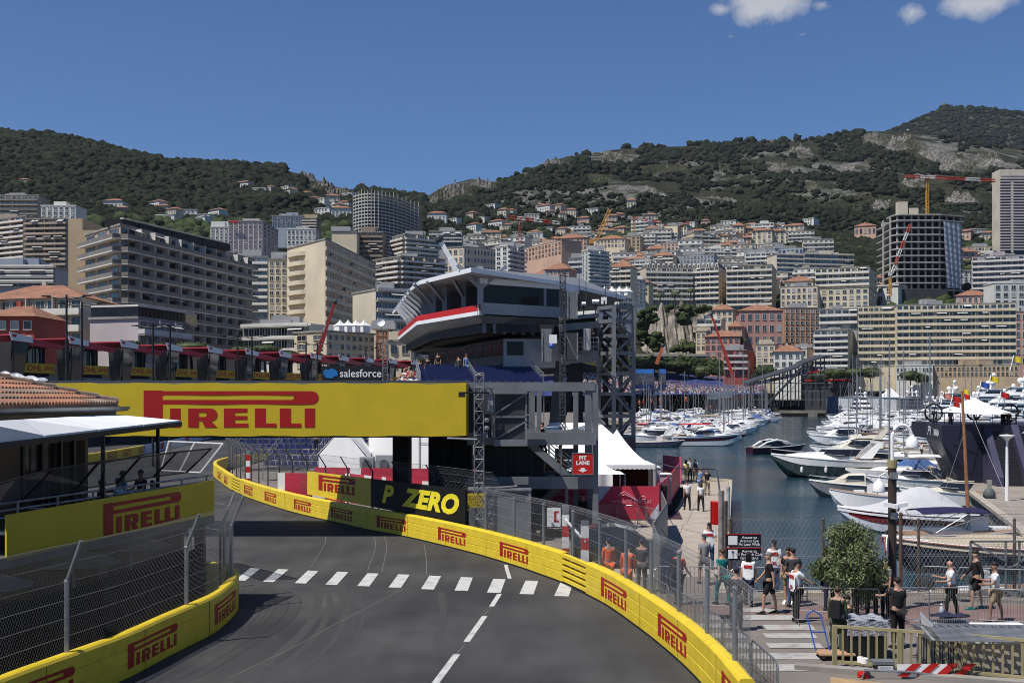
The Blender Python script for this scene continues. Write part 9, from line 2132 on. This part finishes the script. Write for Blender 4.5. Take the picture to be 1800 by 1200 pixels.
# yaw: 0 faces away (+y); 180 faces camera; -90 faces +x(right); 90 faces left
A_fold=((20,10,95,-35),(20,10,95,-35)); A_lean=((50,14,80,-5),(50,14,80,-5)); A_phone=((18,12,85,-20),(25,12,100,-25)); A_rest=((10,10,40,6),(5,10,20,4))
PP=[
('bald man in black polo and shorts striding left past the signs',(1352,1078),78,dict(pose='walk',top=CB,bot=CB,short=True,hair='grey',h=1.86)),
('woman in marshal bib and black cap walking behind the striding man',(1316,1064),-20,dict(top=CW,bot=CN,cap=CB,longhair=True,bib=True,pose='walk',h=1.68)),
('marshal in bib numbered 38 eating at the water rail',(1361,1042),165,dict(top=CW,bot=CJ,cap=CB,bib=True,num='38',shoe=CW,arms=((15,8,60,0),(40,10,150,-25)))),
('dark haired man in a dark T-shirt leaning back on the rail',(1394,1066),10,dict(top=CD,bot=CJ,arms=((10,10,50,-10),(20,30,70,30)),h=1.8)),
('companion in black top and beige shorts half hidden behind the dark shirted man',(1386,1060),150,dict(top=CB,bot=CK,short=True,shoe=CW)),
('marshal in black cap and bib holding the crowd barrier',(1400,1092),-75,dict(top=CW,bot=CB,cap=CB,bib=True,num='28',arms=((30,8,60,0),(45,10,62,0)))),
('man in teal team kit walking away beside the netting fence',(1270,1062),25,dict(pose='walk',top=CT,bot=CT,hair='brown')),
('man in navy cap and black shirt behind the near netting',(1294,1108),-10,dict(top=CB,bot=CD,cap=CN,arms=A_rest)),
('bald man in red team shirt with backpack behind the netting',(1193,1062),-50,dict(top=CR,bot=CB,hair='bald',bag=CB,arms=((30,8,140,-20),(20,8,40,0)))),
('man in grey T-shirt and dark shorts walking to the pier',(1238,1026),10,dict(pose='walk',top=CG,bot=CD,short=True,hair='grey',cap=CD)),
('marshal with black cap checking a phone on the pier',(1247,1000),175,dict(top=CW,bot=CJ,cap=CB,bib=True,arms=A_phone,longhair=True)),
('man in white shirt and black waistcoat walking away on the pier',(1208,896),5,dict(pose='walk',top=CW,bot=CB)),
('woman with long hair, cream blouse and black trousers on the pier',(1232,898),5,dict(pose='walk',top=CW,bot=CB,hair='brown',longhair=True,h=1.68)),
('woman in yellow top and shorts near the pier end',(1206,845),-20,dict(pose='walk',top=CY,bot=CY,short=True,hair='brown',longhair=True,h=1.66)),
('man in white shirt and dark trousers at the pier end',(1213,844),200,dict(top=CW,bot=CB)),
('man in white shirt with dark backpack at the pier end',(1222,847),0,dict(top=CW,bot=CK,bag=CN)),
('man in light blue shirt standing on the pier',(1231,868),-60,dict(top=CBL,bot=CBL,hair='grey')),
('man in black shirt and khaki trousers with phone on the pier',(1243,870),180,dict(top=CB,bot=CK,arms=A_phone)),
('man in black working at a table inside the red hoarding',(1176,872),110,dict(top=CB,bot=CB,arms=A_phone,lean=18)),
('guard in black uniform with backpack in the shade of the stair tower',(1025,930),160,dict(top=CB,bot=CB,skin=SKIN2,bag=CB,sleeve=1)),
('marshal in orange overalls nearest the banded post behind the fence',(1070,1038),10,dict(top=CO,bot=CO,sleeve=1,cap=CN)),
('second marshal in orange overalls stooping behind the fence',(1102,1052),-15,dict(top=CO,bot=CO,sleeve=1,cap=CN,lean=15)),
('man in dark shirt and navy cap beside the orange marshals',(1128,1040),-15,dict(top=CD,bot=CD,cap=CN)),
('bald man in white and blue shirt with red lettered black trousers walking',(1672,1086),80,dict(pose='walk',top=CW,bot=CB,hair='bald',arms=A_phone,h=1.74)),
('bearded man in black jacket and shorts with turquoise shoes',(1716,1070),85,dict(top=CB,bot=CB,short=True,shoe=CT,sleeve=1,pose='walk',h=1.82)),
('young photographer in white T-shirt and khaki shorts',(1750,1093),75,dict(top=CW,bot=CK,short=True,skin=SKIN2,arms=A_phone,pose='walk')),
('marshal with bib numbered 400 seen from behind beside the tree',(1532,1090),-10,dict(top=CW,bot=CB,bib=True,num='400',hair='brown')),
('woman in patterned top standing beside the brown pole',(1556,1082),120,dict(top=CG,bot=CB,hair='dark',longhair=True,h=1.7)),
('broad man in black T-shirt leaning on the barrier behind the brown pole',(1578,1138),15,dict(top=CB,bot=CB,arms=((60,20,80,10),(5,10,10,5)),h=1.8)),
('marshal in yellow hi-vis vest hidden behind the olive tree',(1508,1070),170,dict(top=CHV,bot=CB)),
('man in dark jacket crouching in the shade of the olive tree',(1490,1140),100,dict(top=CB,bot=CB,sit=True,pose='sit',sleeve=1)),
('person in olive green clothes with red and black backpack by the railing',(1472,1152),-30,dict(top=COL_,bot=COL_,sleeve=1,hair='brown',bag=CB,h=1.72)),
('standing figure in dark clothes behind the olive tree crown',(1466,1070),60,dict(top=CN,bot=CB)),
('second standing figure in black behind the olive tree',(1452,1072),-100,dict(top=CB,bot=CN)),
('person in the grey cap at the pier entrance side',(1293,1040),-120,dict(top=CB,bot=CB,cap=CD,group=None)),
]
PP=[p for p in PP if 'pier entrance side' not in p[0]]
for lb,(x,y),yw,k in PP: person(lb,gp_(x,y),yw,**k)
# people elsewhere (not on the ground plane)
def at3(lb,x,yfeet,D,yaw,**k): person(lb,P(x,yfeet,D),yaw,**k)
D_=56.5+.9
at3('woman in white top with an orange jacket on the steel stairs',985,836,57.6,-100,top=CW,bot=CO,hair='brown',longhair=True,h=1.68,pose='walk')
at3('man in black T-shirt climbing the upper steel stairs',954,804,57.6,90,top=CB,bot=CB,pose='walk')
at3('person in black leaning over the service deck balcony',1043,617,84,150,top=CN,bot=CB,cap=CN,arms=A_lean,lean=20)
at3('person with camouflage jacket and backpack in the blue seats',808,668,83,20,top=COL_,bot=CB,bag=CD,lean=20)
at3('person in pale lilac top in the blue seats',820,665,83,200,top=CBL,bot=CBL,cap=CD)
at3('man in navy shirt at the top of the blue seated stand',865,646,87,180,top=CN,bot=CB)
at3('man in grey shirt beside the navy shirted man in the stand',873,648,86,180,top=CG,bot=CG,hair='grey')
for i,(x,y) in enumerate(((770,642),(752,648),(738,652))): at3(['silhouetted spectator standing under the grey building','silhouetted spectator left under the grey building','spectator at the left rail under the grey building'][i],x,y+18,88+i*3,170,top=CB,bot=CB)
at3('woman in a white and red team shirt by the seats under the bridge',556,792,92,180,top=CW,bot=CB,hair='brown')
at3('man in white marshal shirt on the quay beside the navy pavilion',1620,803,143,100,top=CW,bot=CB,cap=CR)
at3('operator at the left of the pavilion deck',1671,756,99,180,top=CG,bot=CB,cap=CN)
at3('dark clothed operator on the pavilion deck near the right fan',1764,757,99,180,top=CB,bot=CB)
at3('second operator with black cap on the pavilion deck',1773,758,98.5,160,top=CB,bot=CB,cap=CB)
for i,(x,y,D,m) in enumerate([(1124,713,330,CO),(1144,710,335,CO),(1160,709,335,CO),(1131,712,333,CR),(1206,706,340,CO),(1111,720,300,CBL),(1249,720,400,CO)]): at3('marshal in %s on the left mole in the distance'%('orange overalls' if m is CO else ('red jacket' if m is CR else 'blue shirt')),x,y,D,180,top=m,bot=m,sleeve=1,group='distant marshals on the left mole')
# diners on the terrace
ty=2.86
def ter(x,D): return Vector((X(x,D)-.25,D,ty))
person('man in white shirt and blue cap gesturing at a terrace table',ter(222,33.2),-85,top=CW,bot=CW,cap=CBL,sit=True,pose='sit',arms=((60,8,85,0),(55,8,80,0)))
person('boy in patterned white shirt at the terrace rail',ter(283,35.0),60,top=CW,bot=CJ,hair='brown',sit=True,pose='sit',h=1.5)
person('man in dark clothes seen through the terrace mesh screen',ter(193,32.5),-60,top=CB,bot=CB,hair='brown',sit=True,pose='sit')
person('dark silhouetted guest leaning behind the terrace table',ter(262,37),150,top=CB,bot=CB,hair='dark',sit=True,pose='sit')
person('guest in blue shirt standing behind the man with the cap',ter(231,36.5),100,top=CBL,bot=CB,hair='dark',sit=True,pose='sit')
for i,(x,D) in enumerate(((150,31),(245,34.2),(95,28.5),(300,37))):
    t=thing('terrace_table','dark terrace table with pale place mats','table',ter(x,D),'terrace tables'); c=ter(x,D)+Vector((-1.2,0,0)); mb=MB(); mb.box(c+Vector((0,0,.74)),(1.0,.9,.04)); mb.build('table_top',BLK,t); mb=MB(); mb.tube([c,c+Vector((0,0,.72))],.05,6); mb.box(c+Vector((0,0,.02)),(.5,.5,.03)); mb.build('pedestal',BLK,t); mb=MB(); mb.box(c+Vector((.2,-.2,.768)),(.4,.3,.01)); mb.box(c+Vector((-.25,.15,.768)),(.35,.3,.01)); mb.build('place_mat',CW,t)
for i,(x,D) in enumerate(((120,30.5),(175,32.3),(70,28),(215,33.6),(275,35.8),(190,31.8))):
    t=thing('terrace_chair','cream cushioned chair on the shaded terrace','chair',ter(x,D),'terrace chairs'); c=ter(x,D)-Vector((.7,0,0)); mb=MB(); mb.box(c+Vector((0,0,.45)),(.46,.46,.08)); mb.build('seat',GELC,t); mb=MB(); mb.box(c+Vector((-.22,0,.72)),(.06,.44,.46)); mb.build('backrest',BLK,t)
    for dx in (-.2,.2):
        for dy in (-.2,.2): mb=MB(); mb.bar(c+Vector((dx,dy,0)),c+Vector((dx,dy,.43)),.03); mb.build('leg',BLK,t)
# dark van behind the fence
t=thing('dark_van','dark green van behind the netting beside the orange marshals','van',G(1075,1000)); c=G(1078,1002)+Vector((0,1.2,0)); c.z=0; mb=MB(); q=[]
for x,zr,wd in ((-1.6,1.25,.78),(-1.2,1.55,.85),(.2,1.62,.86),(.9,1.45,.84),(1.5,1.0,.8),(1.9,.9,.72)): q.append([c+Vector((x,-wd,.3)),c+Vector((x,-wd,.85)),c+Vector((x,-wd*.78,zr)),c+Vector((x,wd*.78,zr)),c+Vector((x,wd,.85)),c+Vector((x,wd,.3))])
mb.loft(q); mb.build('body',M('dark_green_car_paint',(.012,.02,.016),.15,.2,1,spec=.7,coat=.6),t)
mb=MB(); 
for sg in (-1,): mb.add([c+Vector((-1.1,sg*.86,.95)),c+Vector((.8,sg*.86,.95)),c+Vector((.6,sg*.72,1.38)),c+Vector((-1.05,sg*.72,1.42))],[(0,1,2,3)])
mb.build('side_window',SMK,t)
for dx in (-1.1,1.2):
    for sg in (-1,1): mb=MB(); mb.tube([c+Vector((dx,sg*.7,.32)),c+Vector((dx,sg*.88,.32))],.32,14); w_=mb.build('wheel',RUBBER,t); mb=MB(); mb.tube([c+Vector((dx,sg*.88,.32)),c+Vector((dx,sg*.895,.32))],.19,12); mb.build('rim',GALV,w_)

bpy.data.scenes.remove(TS)
